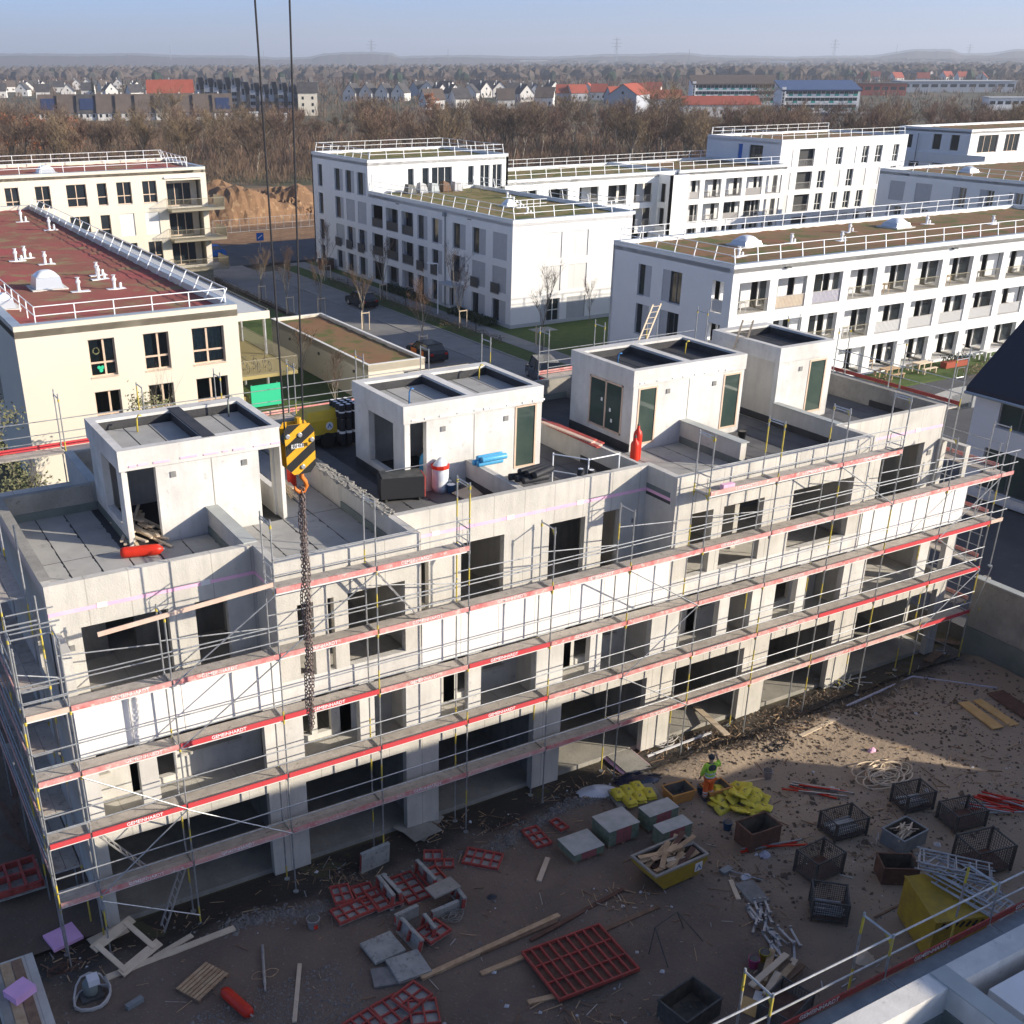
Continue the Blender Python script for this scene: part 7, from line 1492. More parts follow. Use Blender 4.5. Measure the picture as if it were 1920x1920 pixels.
# ================================================================== STREET: TREES, CARS, LAMP
def twig_tri(b, p, d, l, w_):
    s = d.cross(Vector((R.uniform(-1, 1), R.uniform(-1, 1), R.uniform(-1, 1))))
    if s.length < 1e-4: return
    s = s.normalized()*w_; b._add([p-s, p+s, p+d*l], [(0, 1, 2)])
def bare_tree(seed, h, spread, up=.6, ntw=1000, tw=.03, tl=.9, lean=.1, stems=1, trunk_r=None, lev=3):
    rr = random.Random(seed); tb, cb = MB(), MB(); tips = []
    def grow(p, d, l, r_, lv):
        n = 3; pts = [p]; q = p; dd = d
        for i in range(n):
            dd = (dd+Vector((rr.uniform(-1, 1), rr.uniform(-1, 1), rr.uniform(-.4, .7)))*.16).normalized(); q = q+dd*l/n; pts.append(q)
        (tb if lv < 2 else cb).path(pts, [r_*(1-.22*i) for i in range(n+1)], 4 if lv < 2 else 3)
        if lv >= lev-1: tips.extend((pts[1], pts[2], pts[3], dd) for _ in (0,)); 
        if lv >= lev: return
        for k in range(rr.randint(4, 6) if lv else rr.randint(6, 9)):
            t = rr.uniform(.35 if lv else .3, 1.0); b0 = pts[min(n-1, int(t*n))].lerp(pts[min(n, int(t*n)+1)], t*n-int(t*n) if t < 1 else 1)
            a = rr.uniform(0, 6.28); side = Vector((math.cos(a), math.sin(a), 0)); nd = (dd*up+side*spread+Vector((0, 0, .18))).normalized(); grow(b0, nd, l*rr.uniform(.42, .62), r_*.42, lv+1)
        tips.append((pts[1], pts[2], pts[3], dd))
    for s in range(stems):
        a = rr.uniform(0, 6.28); grow(Vector((.3*s*math.cos(a), .3*s*math.sin(a), -.1)), Vector((lean*math.cos(a), lean*math.sin(a), 1)).normalized(), h*.62, trunk_r or h*.016, 0)
    for i in range(ntw):
        t = rr.choice(tips); p = rr.choice((t[0].lerp(t[1], rr.random()), t[1].lerp(t[2], rr.random()), t[2])); d = (t[3]*.8+Vector((rr.uniform(-1, 1), rr.uniform(-1, 1), rr.uniform(-.3, 1)))).normalized(); twig_tri(cb, p, d, tl*rr.uniform(.5, 1.2), tw)
    return tb, cb
TREES = []
def tree_proto(seed, h, *a, bark='bark', twig='twig', **k):
    tb, cb = bare_tree(seed, h, *a, **k); return tb.mesh('trunk', bark), cb.mesh('crown', twig)
def plant_tree(proto, label, x, y, z=0, s=1.0, rot=0, group=None, name='bare_tree', cat='tree', sz=1.0):
    r = thing(name, label, cat, group=group); t = bpy.data.objects.new('trunk', proto[0]); c = bpy.data.objects.new('crown', proto[1])
    for o in (t, c): COL.objects.link(o); o.parent = r
    r.matrix_basis = Matrix.Translation((x, y, z)) @ Matrix.Rotation(rot, 4, 'Z') @ Matrix.Diagonal((s, s, s*sz, 1)); return r
YT = [tree_proto(60+i, 6.4, .42, 1.15, ntw=420, tw=.011, tl=.55, lean=.03, trunk_r=.07, bark='bark_pale', twig='twig_red' if i % 2 else 'twig') for i in range(3)]
for i, (x, y, s, lab) in enumerate(((42.5, 88.6, 1.0, 'slender young street tree with support stakes beside the beige gallery'), (42.7, 81.4, 1.0, 'young street tree tied to a white stake frame'), (45.2, 79.3, .95, 'young bare street tree at the far corner of the garage'), (45.9, 70.7, 1.05, 'young bare street tree in front of the parked black car'), (45.9, 59.3, 1.0, 'young bare street tree by the orange car'), (54.4, 67.0, 1.15, 'young bare tree on the verge near the white corner'), (54.0, 83.0, 1.1, 'young bare tree on the verge before the loggias'), (53.8, 97.0, 1.0, 'young bare tree on the far verge'), (56.5, 57.0, 1.1, 'young leaning bare tree by the footpath corner'), (33.4, 56.0, .8, 'small bare tree beside the garage side wall'), (31.0, 44.0, .8, 'small bare tree with stakes near the green board'), (65.5, 61.6, .7, 'bushy bare shrub tree on the lawn by the white gable'))):
    plant_tree(YT[i % 3], lab, x, y, 0, s, i*1.3)
    if i < 9:
        st = thing('tree_stakes', 'wooden support stakes around the '+lab.split(' with')[0].split(' tied')[0], 'stakes')
        for dx, dy in ((-.4, -.3), (.4, -.3), (0, .45)): rod('stake', (x+dx, y+dy, 0), (x+dx, y+dy, 1.7), .04, 'wood_pale', st)
        bar('cross_piece', (x-.4, y-.3, 1.6), (x+.4, y-.3, 1.6), .05, .08, 'wood_pale', st)
# leafy olive trees in front of the beige wall
def leaf_tree(label, x, y, h, rx, n, seed, mt='leaf_olive', ls=.06, name='leafy_tree', trunk=True, zf=.32):
    rr = random.Random(seed); r = thing(name, label, 'tree', (x, y, 0)); tb, cb = bare_tree(seed, h, .6, .75, ntw=0, lean=.04, trunk_r=h*.014)
    for t_ in (tb, cb): t_.v = [(a*rx/h*2.0+x, b_*rx/h*2.0+y, c_*1.25) for a, b_, c_ in t_.v]
    tb.build('trunk', 'bark', r); cb.build('limbs', 'bark_pale', r); lb = MB(); clumps = []
    for k in range(70): a = rr.uniform(0, 6.28); zz = rr.uniform(zf, 1); w_ = math.sin(math.pi*min(1, max(0, (zz-zf*.75)/(1.06-zf*.75))))**.6; d = rx*w_*math.sqrt(rr.random()); clumps.append(Vector((x+d*math.cos(a), y+d*math.sin(a), h*zz)))
    for i in range(n):
        c_ = rr.choice(clumps); p = c_+Vector((rr.gauss(0, .32), rr.gauss(0, .32), rr.gauss(0, .28))); d = Vector((rr.uniform(-1, 1), rr.uniform(-1, 1), rr.uniform(-.6, 1))).normalized(); s = d.orthogonal().normalized()*ls*.5; q = p+d*ls*2; lb._add([p, p+d*ls+s, q, p+d*ls-s], [(0, 1, 2, 3)])
    lb.build('leaves', mt, r); return r
leaf_tree('tall loose olive-green tree at the left end of the beige wall', 5.6, 31.5, 8.6, 2.3, 4200, 1, ls=.11); leaf_tree('small olive-green tree in front of the beige block windows', 15.2, 33.5, 6.4, 1.5, 1700, 2, ls=.10); leaf_tree('bushy olive-green tree behind the left roof parapet', 6.9, 27.0, 5.6, 1.5, 1500, 3, ls=.1)
def bushes(name, label, cat, pts, mt, seed, n=130, h=.7, s=.09, group=None):
    for k, (x, y, r_) in enumerate(pts):
        rr = random.Random(seed+k); b = MB()
        for i in range(n): a = rr.uniform(0, 6.28); d = r_*math.sqrt(rr.random()); z = h*rr.random()**.7*(1-.5*(d/r_)**2); p = Vector((x+d*math.cos(a), y+d*math.sin(a), z)); q = Vector((rr.uniform(-1, 1), rr.uniform(-1, 1), rr.uniform(0, 1))).normalized(); sd_ = q.orthogonal().normalized()*s; b._add([p-sd_, p+sd_, p+q*s*2.2], [(0, 1, 2)])
        tag(b.build(name, mt), label, cat, group)
bushes('hedge_shrub', 'dark evergreen shrub in the planting strip by the white block', 'shrub', [(57.0, 66.5+1.5*i, .9) for i in range(5)]+[(57.0, 80.5+1.7*i, .8) for i in range(5)], 'hedge', 10, 260, .8, .1, 'shrubs along the white block')
bushes('verge_shrub', 'low winter shrub growing on the street verge', 'shrub', [(53.5, 60+2.6*i, 1.1) for i in range(14)]+[(41.6, 84+2.3*i, 1.2) for i in range(9)], 'twig', 40, 200, .8, .05, 'shrubs along the street verge')
bushes('garden_shrub', 'brown winter shrub in the garden of the loggia block', 'shrub', [(80.5+2.1*i, 30.4+.3*(i % 3), 1.2) for i in range(8)]+[(64+1.8*i, 31.5, 1.0) for i in range(5)], 'twig_tan', 80, 260, 1.0, .05, 'shrubs of the loggia block garden')
bushes('wall_shrub', 'red-brown shrub beside the foot of the loggia block', 'shrub', [(66, 33.2, 1.0), (68, 33.6, .9)], 'twig_red', 120, 260, 1.1, .05, 'red-brown shrubs at the loggia block')
def car(label, x, y, rot, m, l=4.3, w_=1.8, h=1.5, van=False, name='parked_car'):
    r = thing(name, label, 'car'); L2, W_ = l/2, w_/2
    prof = [(-L2, .35), (-L2+.05, .75), (-L2+.35, .88 if not van else 1.0), (-L2+.75 if van else -L2+.95, .95), (L2-.25, 1.0), (L2-.02, .8), (L2, .4)]
    def shell(b, pf, wv):
        n = len(pf); b._add([(a, -wv, z) for a, z in pf]+[(a, wv, z) for a, z in pf], [tuple(range(n)), tuple(range(2*n-1, n-1, -1))]+[(i, n+i, n+(i+1) % n, (i+1) % n) for i in range(n)])
    b = MB(); shell(b, [(-L2+.1, .22)]+prof+[(L2-.1, .22)], W_); b.build('body', m, r)
    c0, c1 = (-L2+.8, L2-.1) if van else (-L2+1.0, L2-.35); b = MB(); z0 = .93; q = .12
    vs = [(c0, -W_+.06, z0), (c1, -W_+.06, z0), (c1, W_-.06, z0), (c0, W_-.06, z0), (c0+.6, -W_+.22, h-.06), (c1-.45, -W_+.22, h-.06), (c1-.45, W_-.22, h-.06), (c0+.6, W_-.22, h-.06)]; b._add(vs, [(0, 1, 5, 4), (1, 2, 6, 5), (2, 3, 7, 6), (3, 0, 4, 7)]); b.build('windows', 'glass_dark', r)
    b = MB(); b.prism([(c0+.58, -W_+.2), (c1-.43, -W_+.2), (c1-.43, W_-.2), (c0+.58, W_-.2)], h-.06, h); b.build('roof', m, r)
    for px in (c0+.02, (c0+c1)/2, c1-.12):
        for s in (-1, 1): rod('pillar', (px, s*(W_-.055), z0), (min(max(px, c0+.6), c1-.45), s*(W_-.21), h-.05), .04, m, r)
    for px in (-L2+.8, L2-.8):
        for s in (-1, 1):
            b = MB(); b.lathe((px, s*(W_-.1), .32), [(.32, -.11), (.33, 0), (.32, .11)], 16, 'y'); wv = b.build('wheel', 'tyre', r); b = MB(); b.lathe((px, s*(W_+.005), .32), [(.2, -.012), (.2, .012)], 12, 'y'); b.build('rim', 'alu', wv)
    for s in (-1, 1): blk('headlight', -L2-.01, -L2+.12, s*(W_-.3)-.18, s*(W_-.3)+.18, .62, .76, 'plate_white', r); blk('tail_light', L2-.1, L2+.012, s*(W_-.22)-.13, s*(W_-.22)+.13, .7, .88, 'lamp_red', r); blk('mirror', c0+.35, c0+.5, s*(W_+.1)-.09, s*(W_+.1)+.09, .95, 1.08, m, r)
    blk('number_plate', -L2-.015, -L2+.02, -.26, .26, .42, .53, 'plate_white', r)
    r.matrix_basis = Matrix.Translation((x, y, -.03)) @ Matrix.Rotation(rot, 4, 'Z'); return r
car('black car parked on the paved strip in front of the loggias', 50.7, 81.2, -math.pi/2, 'car_black'); oc = car('black and orange car parked at the end of the garage', 45.6, 57.8, -math.pi/2, 'car_black')
for x0, x1 in ((-.9, -.55), (-.4, -.05), (.9, 1.25)): blk('orange_panel', x0-.3, x1+.1-.3, -.93, -.9, .35, .9, 'car_orange', oc).matrix_parent_inverse = Matrix()
blk('orange_hood', -2.0, -1.25, -.7, .7, .955, .965, 'car_orange', oc).matrix_parent_inverse = Matrix()
car('dark blue van parked nose out beside the small garage', 50.0, 46.6, math.radians(250), 'car_blue', 4.7, 1.9, 1.9, True); c = PZ(398, 482, 0); car('small blue car half hidden by the corner balconies', c.x-.5, c.y, 0, 'blue_sign')
lp = thing('street_lamp', 'tall white street lamp on the verge by the downpipe', 'lamp', (55.4, 73.4, 0)); b = MB(); b.path([(55.4, 73.4, 0), (55.4, 73.4, 4.9)], [.07, .045], 8); b.build('post', 'rail_white', lp); bar('lamp_head', (55.4, 73.4, 4.92), (54.5, 74.0, 4.98), .22, .1, 'rail_white', lp)
sg = thing('road_sign', 'blue square road sign at the far end of the street', 'sign', PZ(489, 470, 0)); p_ = PZ(489, 470, 0); rod('post', (p_.x, p_.y, 0), (p_.x, p_.y, 2.3), .04, 'galvanised', sg); blk('sign_plate', p_.x-.5, p_.x+.5, p_.y-.06, p_.y-.03, 1.3, 2.3, 'blue_sign', sg); bar('white_bar', (p_.x-.3, p_.y-.07, 1.6), (p_.x+.3, p_.y-.07, 2.0), .01, .12, 'plate_white', sg)
wbn = thing('waste_bin', 'dark brown waste container by the corner of the white block', 'bin', (56.8, 104, 0)); blk('body', 56.0, 57.6, 103.2, 104.4, 0, 1.2, 'rust', wbn); blk('lid', 55.95, 57.65, 103.15, 104.45, 1.2, 1.28, 'steel_dark', wbn)
for i, (x, y) in enumerate(((54.2, 92), (54.2, 78), (55.2, 54.5), (54.2, 64))): b = MB(); b.lathe((x, y, 0), [(.05, 0), (.05, .9), (.03, .95)], 8); tag(b.build('bollard', 'steel_dark'), 'thin dark bollard beside the footpath of the white block', 'bollard', 'bollards along the footpath')
vt = thing('light_shaft', 'grey grating of a light shaft in the lawn by the white gable', 'grating', (60, 62, 0)); blk('frame', 59.3, 61.6, 61.3, 62.9, -.02, .05, 'kerb', vt); blk('grating', 59.45, 61.45, 61.45, 62.75, .05, .06, 'steel_grey', vt)

# ================================================================== WOODS, VILLAGE, HORIZON
PR = [tree_proto(200+i, 12.5, .55+.1*(i % 3), .8, ntw=1500, tw=.030, tl=1.25, lean=.06, stems=1+(i % 3 == 2), bark=('bark', 'bark_pale', 'bark')[i % 3], twig=('twig', 'twig_tan', 'twig_red', 'twig')[i % 4]) for i in range(8)]
BIG = [tree_proto(260+i, 16, .75, .7, ntw=2200, tw=.03, tl=1.4, lean=.05, stems=2, bark='bark_pale', twig='twig_tan', trunk_r=.3) for i in range(2)]
rr = random.Random(21)
def clear_of(x, y): return not (28 < x < 118 and 96 < y < 204 and y < 215) and not (x < 46 and y < 130) and not (118 <= x < 206 and y < 150)
n = 0
TL = ('grey-brown twigs', 'tan twigs', 'reddish twigs', 'grey twigs')
while n < 250:
    u = rr.uniform(-60, 1980); v = rr.choice((rr.uniform(290, 335), rr.uniform(275, 320), rr.uniform(255, 295), rr.uniform(236, 262)))
    p = PZ(u, v, 0)
    if not clear_of(p.x, p.y): continue
    i = rr.randrange(8); pxm = .42*(v-112)/10; hmax = (v-(214 if u < 650 else 200))/pxm*1.15; s_ = min(1.05, max(.35, hmax/12.5*rr.uniform(.8, 1.12)))
    z_ = 'beside the white blocks' if v > 285 else 'before the village'
    plant_tree(PR[i], 'bare %stree with %s in the wood %s' % ('forked ' if i % 3 == 2 else 'pale-barked ' if i % 3 == 1 else '', TL[i % 4], z_), p.x, p.y, -.3, s_, rr.uniform(0, 6.28), 'bare trees of the wood'); n += 1
for (u, v, s, lab) in ((1235, 290, 1.15, 'large spreading pale-barked bare tree above the white roofs'), (1075, 275, 1.0, 'tall pale-barked bare tree before the dark roofs'), (320, 265, 1.0, 'wide pale bare tree before the long brown roofs'), (680, 262, .9, 'pale birch-like bare tree rising from the wood'), (1430, 220, .9, 'pale bare tree before the red roofs')):
    p = PZ(u, v, 0); plant_tree(BIG[len(lab) % 2], lab, p.x, p.y, -.3, s, u*.01)
p = PZ(808, 235, 0); leaf_tree('bare-looking tree still holding rust-brown leaves before the dark roofs', p.x, p.y, 11, 4.6, 2600, 9, 'leaf_brown', .32)
for (u, v, s) in ((20, 300, 1.0), (75, 305, 1.0), (135, 305, .95)): p = PZ(u, v, 0); leaf_tree('brown-leaved oak standing at the edge of the wood', p.x, p.y, 11*s, 4.2, 1500, int(u), 'leaf_brown', .25)['group'] = 'brown-leaved oaks'
def mass(name, mt, n, urange, vrange, hr, wr, k, seed, kind='stuff', up=1.4, wsc=1.0):   # distant growth as one object of many upright slivers
    rr = random.Random(seed); b = MB()
    for i in range(n):
        p = PZ(rr.uniform(*urange), rr.uniform(*vrange), 0)
        if not clear_of(p.x, p.y): continue
        D = math.hypot(p.x, p.y+26); h, w_ = rr.uniform(*hr), rr.uniform(*wr)
        for j in range(k):
            a = rr.uniform(0, 6.28); d0 = w_*.35*math.sqrt(rr.random()); q = p+Vector((d0*math.cos(a), d0*math.sin(a), h*rr.uniform(0, .45)-.3)); d = Vector((rr.gauss(0, .45), rr.gauss(0, .45), up)).normalized(); l = h*rr.uniform(.3, .62); s = d.cross(Vector((rr.gauss(0, 1), rr.gauss(0, 1), .1))).normalized()*(max(.02, D*.00016)*wsc); b._add([q-s, q+s, q+d*l], [(0, 1, 2)])
    o = b.build(name, mt); o['kind'] = kind; return o
mass('undergrowth', 'twig', 3600, (-60, 1980), (240, 345), (2.2, 4.6), (2.5, 5), 26, 31); mass('undergrowth', 'twig_red', 2600, (-60, 1980), (238, 330), (2.2, 5), (3, 5), 26, 32); mass('undergrowth', 'twig_tan', 1100, (-60, 1980), (232, 340), (2, 4.5), (3, 5), 24, 33)
def blobwood(name, mt, n, vr, hr, seed, urange=(-80, 2000), wr=(8, 16)):   # far woods: lumpy crowns, one mass
    rr = random.Random(seed); b = MB()
    for i in range(n):
        v = rr.uniform(*vr); p = PZ(rr.uniform(*urange), v, 0); h, w_ = rr.uniform(*hr), rr.uniform(*wr); m_ = 6
        for ring in range(1):
            vs = []
            for (f, zf) in ((.75, 0), (1.0, .45), (.7, .8)):
                for j in range(m_): a = 2*math.pi*j/m_+rr.uniform(-.3, .3); q = w_*.5*f*rr.uniform(.7, 1.2); vs.append((p.x+q*math.cos(a), p.y+q*math.sin(a), h*zf*rr.uniform(.85, 1.15)-1))
            vs.append((p.x+rr.uniform(-1, 1), p.y, h)); b._add(vs, [(a*m_+j, a*m_+(j+1) % m_, (a+1)*m_+(j+1) % m_, (a+1)*m_+j) for a in (0, 1) for j in range(m_)]+[(2*m_+j, 2*m_+(j+1) % m_, 3*m_) for j in range(m_)])
    o = b.build(name, mt); o['kind'] = 'stuff'; return o
mass('distant_wood', 'twig', 1700, (-60, 1980), (146, 225), (3, 8), (5, 9), 16, 34, wsc=1.5); mass('distant_wood', 'twig_red', 1500, (-60, 1980), (138, 172), (6, 11), (5, 9), 16, 35, wsc=1.5)
blobwood('far_forest', 'forest', 2600, (121, 150), (9, 16), 41, wr=(14, 30)); blobwood('far_forest', 'conifer', 70, (122, 158), (9, 15), 42, wr=(8, 14)); blobwood('far_forest', 'forest', 1500, (115.5, 124), (14, 24), 43, wr=(60, 160))
def conifer(label, u, v, h):
    p = PZ(u, v, 0); r = thing('conifer_tree', label, 'tree', p, 'dark conifers of the village'); rr = random.Random(int(u)); b = MB(); b.tube((p.x, p.y, -.3), (p.x, p.y, h*.95), h*.018, 5, .02); b.build('trunk', 'bark', r); b = MB()
    for i in range(420): f = rr.random()**.8; a = rr.uniform(0, 6.28); rad = h*.2*(1-f)+.15; q = Vector((p.x, p.y, h*(.12+.88*f))); d = Vector((math.cos(a), math.sin(a), -.35)).normalized(); s = d.cross(Vector((0, 0, 1))).normalized()*.25; b._add([q-s*.4, q+d*rad*.6+s, q+d*rad, q+d*rad*.6-s], [(0, 1, 2, 3)])
    b.build('crown', 'conifer', r)
for i, (u, v, h) in enumerate(((178, 200, 15), (198, 165, 12), (232, 170, 10), (258, 170, 11), (645, 175, 12), (320, 172, 10), (668, 170, 10), (1480, 150, 13), (1690, 152, 14), (1735, 150, 13), (1665, 146, 12), (1245, 185, 11), (1815, 158, 12), (1838, 160, 11), (700, 176, 9))): conifer('dark conifer standing among the village houses', u, v, h)
# ---- village houses
def house(label, u, v, w_, d, h, rh, rot, wall='house_white', roof='roof_tile_dark', group=None, nw=3, ridge_x=True, chim=True, name='village_house', cat='house', over=.4, win='glass_dark', floors=1):
    p = PZ(u, v, 0); r = thing(name, label, cat, group=group); W_, D_ = w_/2, d/2
    b = MB(); b.box(-W_, W_, -D_, D_, -.4, h)
    if ridge_x: b._add([(-W_, -D_, h), (-W_, D_, h), (-W_, 0, h+rh), (W_, -D_, h), (W_, D_, h), (W_, 0, h+rh)], [(0, 2, 1), (3, 4, 5)])
    else: b._add([(-W_, -D_, h), (W_, -D_, h), (0, -D_, h+rh), (-W_, D_, h), (W_, D_, h), (0, D_, h+rh)], [(0, 1, 2), (3, 5, 4)])
    b.build('wall', wall, r); b = MB(); t = .25
    e = over
    if ridge_x: sides = (((-W_-e, -D_-e, h-e*rh/D_), (W_+e, -D_-e, h-e*rh/D_), (W_+e, 0, h+rh), (-W_-e, 0, h+rh)), ((W_+e, D_+e, h-e*rh/D_), (-W_-e, D_+e, h-e*rh/D_), (-W_-e, 0, h+rh), (W_+e, 0, h+rh)))
    else: sides = (((-W_-e, D_+e, h-e*rh/W_), (-W_-e, -D_-e, h-e*rh/W_), (0, -D_-e, h+rh), (0, D_+e, h+rh)), ((W_+e, -D_-e, h-e*rh/W_), (W_+e, D_+e, h-e*rh/W_), (0, D_+e, h+rh), (0, -D_-e, h+rh)))
    for s in sides: b._add([(x, y, z+.04) for x, y, z in s]+[(x, y, z+t) for x, y, z in s], [(3, 2, 1, 0), (4, 5, 6, 7), (0, 1, 5, 4), (1, 2, 6, 5), (2, 3, 7, 6), (3, 0, 4, 7)])
    ro = b.build('roof', roof, r)
    for f in range(floors):
        zz = .9+f*2.8
        if zz+1.4 > h+.2 and ridge_x: break
        for i in range(nw): x = -W_+w_*(i+.5)/nw; blk('window', x-.5, x+.5, -D_-.04, -D_+.05, zz, zz+1.3, win, r)
    if not ridge_x: blk('window', -.5, .5, -D_-.04, -D_+.05, h+.2, h+1.3, win, r)
    if chim: blk('chimney', -W_*.4-.3, -W_*.4+.3, .3, .9, h+rh*.5, h+rh+.9, 'house_white' if roof != 'roof_red' else 'roof_red', ro)
    r.matrix_basis = Matrix.Translation((p.x, p.y, 0)) @ Matrix.Rotation(rot, 4, 'Z')
    return r
VA = -math.atan2(.3, 1)                                               # facing the camera roughly: ridge across the view
for i in range(10):
    u = 95+i*36; hh = house('terraced house with long brown roof and white ground floor in the row beyond the wood', u, 224-.25*i, 7.9, 11, 3.0, 6.8, -.30, 'house_white', ('roof_brown', 'roof_brown', 'roof_tile_dark', 'roof_brown')[i % 4], 'terraced houses beyond the wood', 3)
    if i in (0, 2, 9):
        k = blk('solar_panel', -3.4, 3.4, -5.6, -1.0, 0, .05, 'solar', hh); k.matrix_parent_inverse = Matrix(); k.matrix_basis = Matrix.Translation((0, -3.3, 6.2)) @ Matrix.Rotation(math.atan2(6.8, 5.5), 4, 'X') @ Matrix.Diagonal((6.0, 5.6, .06, 1))
for i in range(9): house('dark-roofed house with white gable behind the terrace row', 6+i*41+R.uniform(-8, 8), 181+R.uniform(-4, 4), 9, 10, 4.2, 4.6, R.uniform(-.5, .1), 'house_white', 'roof_tile_dark', 'dark-roofed houses behind the terrace row', 2, i % 2 == 0)
for i in range(14): house('small dark-roofed house with white gable at the far side of the village', 20+i*30+R.uniform(-9, 9), 170+R.uniform(-5, 4), 9, 9, 4.0, 4.2, R.uniform(-.6, .2), 'house_white', R.choice(('roof_tile_dark', 'roof_brown')), 'small houses at the far side of the village', 2, i % 3 == 0)
for i, u in enumerate((662, 692, 722, 752)): house('white-gabled house with dark roof in the row of four beyond the rust-brown tree', u, 188, 8.5, 12, 4.6, 5.0, -.85, 'house_white', 'roof_tile_dark', 'row of four white-gabled houses', 2, False)
for i in range(20): house('dark-roofed village house with pale gable right of the row of four', 785+i*13+R.uniform(-8, 8), R.choice((200, 190, 183, 178))+R.uniform(-4, 4), R.uniform(8, 11), 10, 4.4, 4.8, R.uniform(-1.2, .2), R.choice(('house_white', 'house_white', 'house_grey')), R.choice(('roof_tile_dark', 'roof_tile_dark', 'roof_brown')), 'village houses right of the row of four', 3, i % 2 == 0)
for i in range(9): house('red-roofed village house among the bare trees', 1030+i*24+R.uniform(-8, 8), R.choice((192, 186, 180))+R.uniform(-3, 3), R.uniform(9, 12), 10, 4.4, 4.4, R.uniform(-1.0, .1), R.choice(('house_white', 'house_grey')), 'roof_red', 'red-roofed village houses', 3, i % 3 != 0)
for i in range(12): house('small far red-roofed house near the right woods', 1590+i*22+R.uniform(-8, 8), 150+R.uniform(-4, 6), 12, 11, 4.5, 5.0, R.uniform(-1.0, .2), 'house_white', 'roof_red', 'far red-roofed houses', 2, i % 2 == 0)
house('long white house with bright red roof behind the conifer', 322, 196, 26, 12, 6.5, 6.5, -.35, 'house_white', 'roof_red', None, 6, True, True)
house('grey-gabled barn-like house with red roof', 1178, 214, 13, 22, 8.5, 4.2, -.95, 'house_grey', 'roof_red', None, 2, False, False); house('low long red-roofed wing beside the grey-gabled house', 1225, 205, 26, 11, 5.2, 3.6, -.6, 'house_white', 'roof_red', None, 5)
house('white-gabled hall with red roof before the school', 1345, 216, 34, 18, 4.6, 3.2, -.55, 'house_white', 'roof_red', None, 5, True, False); house('pale end block with two dark windows beside the pointed gables', 578, 214, 9, 12, 9.5, 4, -.4, 'beige_wall', 'roof_tile_dark', None, 2, True, False, floors=3)
house('low white garden building right of the terrace row', 466, 224, 8, 5, 2.6, .3, -.3, 'house_white', 'plinth', None, 2, True, False); house('low white shed below the pointed gables', 522, 226, 7, 4, 2.4, .3, -.3, 'house_white', 'plinth', None, 2, True, False)
# pointed gable apartment row
def gable_row(label, u0, u1, v, n, h, gh):
    r = thing('gabled_apartment_row', label, 'apartment row', PZ(u0, v, 0), 'pointed gable apartment rows'); a, c_ = PZ(u0, v, 0), PZ(u1, v, 0); d = (c_-a)/n; L_ = d.length; dn = d.normalized(); nn = Vector((dn.y, -dn.x, 0))
    for i in range(n):
        o_ = a+d*i; hh = h*(1+.12*((i*5) % 3-1)); w_ = L_*.62; A = o_+dn*L_*.19; B_ = o_+dn*(L_*.19+w_); back = -nn*11
        vs = [A, B_, B_+Vector((0, 0, hh)), (A+B_)/2+Vector((0, 0, hh+gh)), A+Vector((0, 0, hh))]; b = MB(); b._add([x for x in vs]+[x+back for x in vs], [(0, 1, 2, 3, 4), (5, 9, 8, 7, 6)]+[(k, 5+k, 5+(k+1) % 5, (k+1) % 5) for k in range(5)]); b.build('gable_wall', 'house_grey', r)
        b = MB()
        for (p, q) in ((vs[4], vs[3]), (vs[2], vs[3])): b._add([p+nn*.3, q+nn*.3, q+back, p+back, p+nn*.3+Vector((0, 0, .3)), q+nn*.3+Vector((0, 0, .3)), q+back+Vector((0, 0, .3)), p+back+Vector((0, 0, .3))], [(0, 1, 2, 3), (7, 6, 5, 4), (0, 4, 5, 1), (1, 5, 6, 2), (2, 6, 7, 3), (3, 7, 4, 0)])
        b.build('roof', 'roof_tile_dark', r)
        mid = o_+nn*-2.0; b = MB(); b.obox(mid+Vector((0, 0, hh*.45)), dn*L_*.2, nn*2.5, Vector((0, 0, hh*.45))); b.build('link_block', 'roof_tile_dark', r)
        for f in range(int(hh/2.9)):
            for s in (-.22, .22): q = (A+B_)/2+dn*w_*s+nn*.05; b = MB(); b.obox(q+Vector((0, 0, 1.6+2.9*f)), dn*.55, nn*.06, Vector((0, 0, .8))); b.build('window', 'glass_dark', r)
        q = (A+B_)/2+nn*.05; b = MB(); b.obox(q+Vector((0, 0, hh+gh*.35)), dn*.5, nn*.06, Vector((0, 0, 1.3))); b.build('window', 'glass_dark', r)
gable_row('row of tall pointed grey gables with dark roofs at the left of the village', 366, 466, 205, 6, 9.5, 6.5); gable_row('row of tall pointed grey gables stepping down beside the pale end block', 450, 590, 213, 8, 8.5, 6.0)
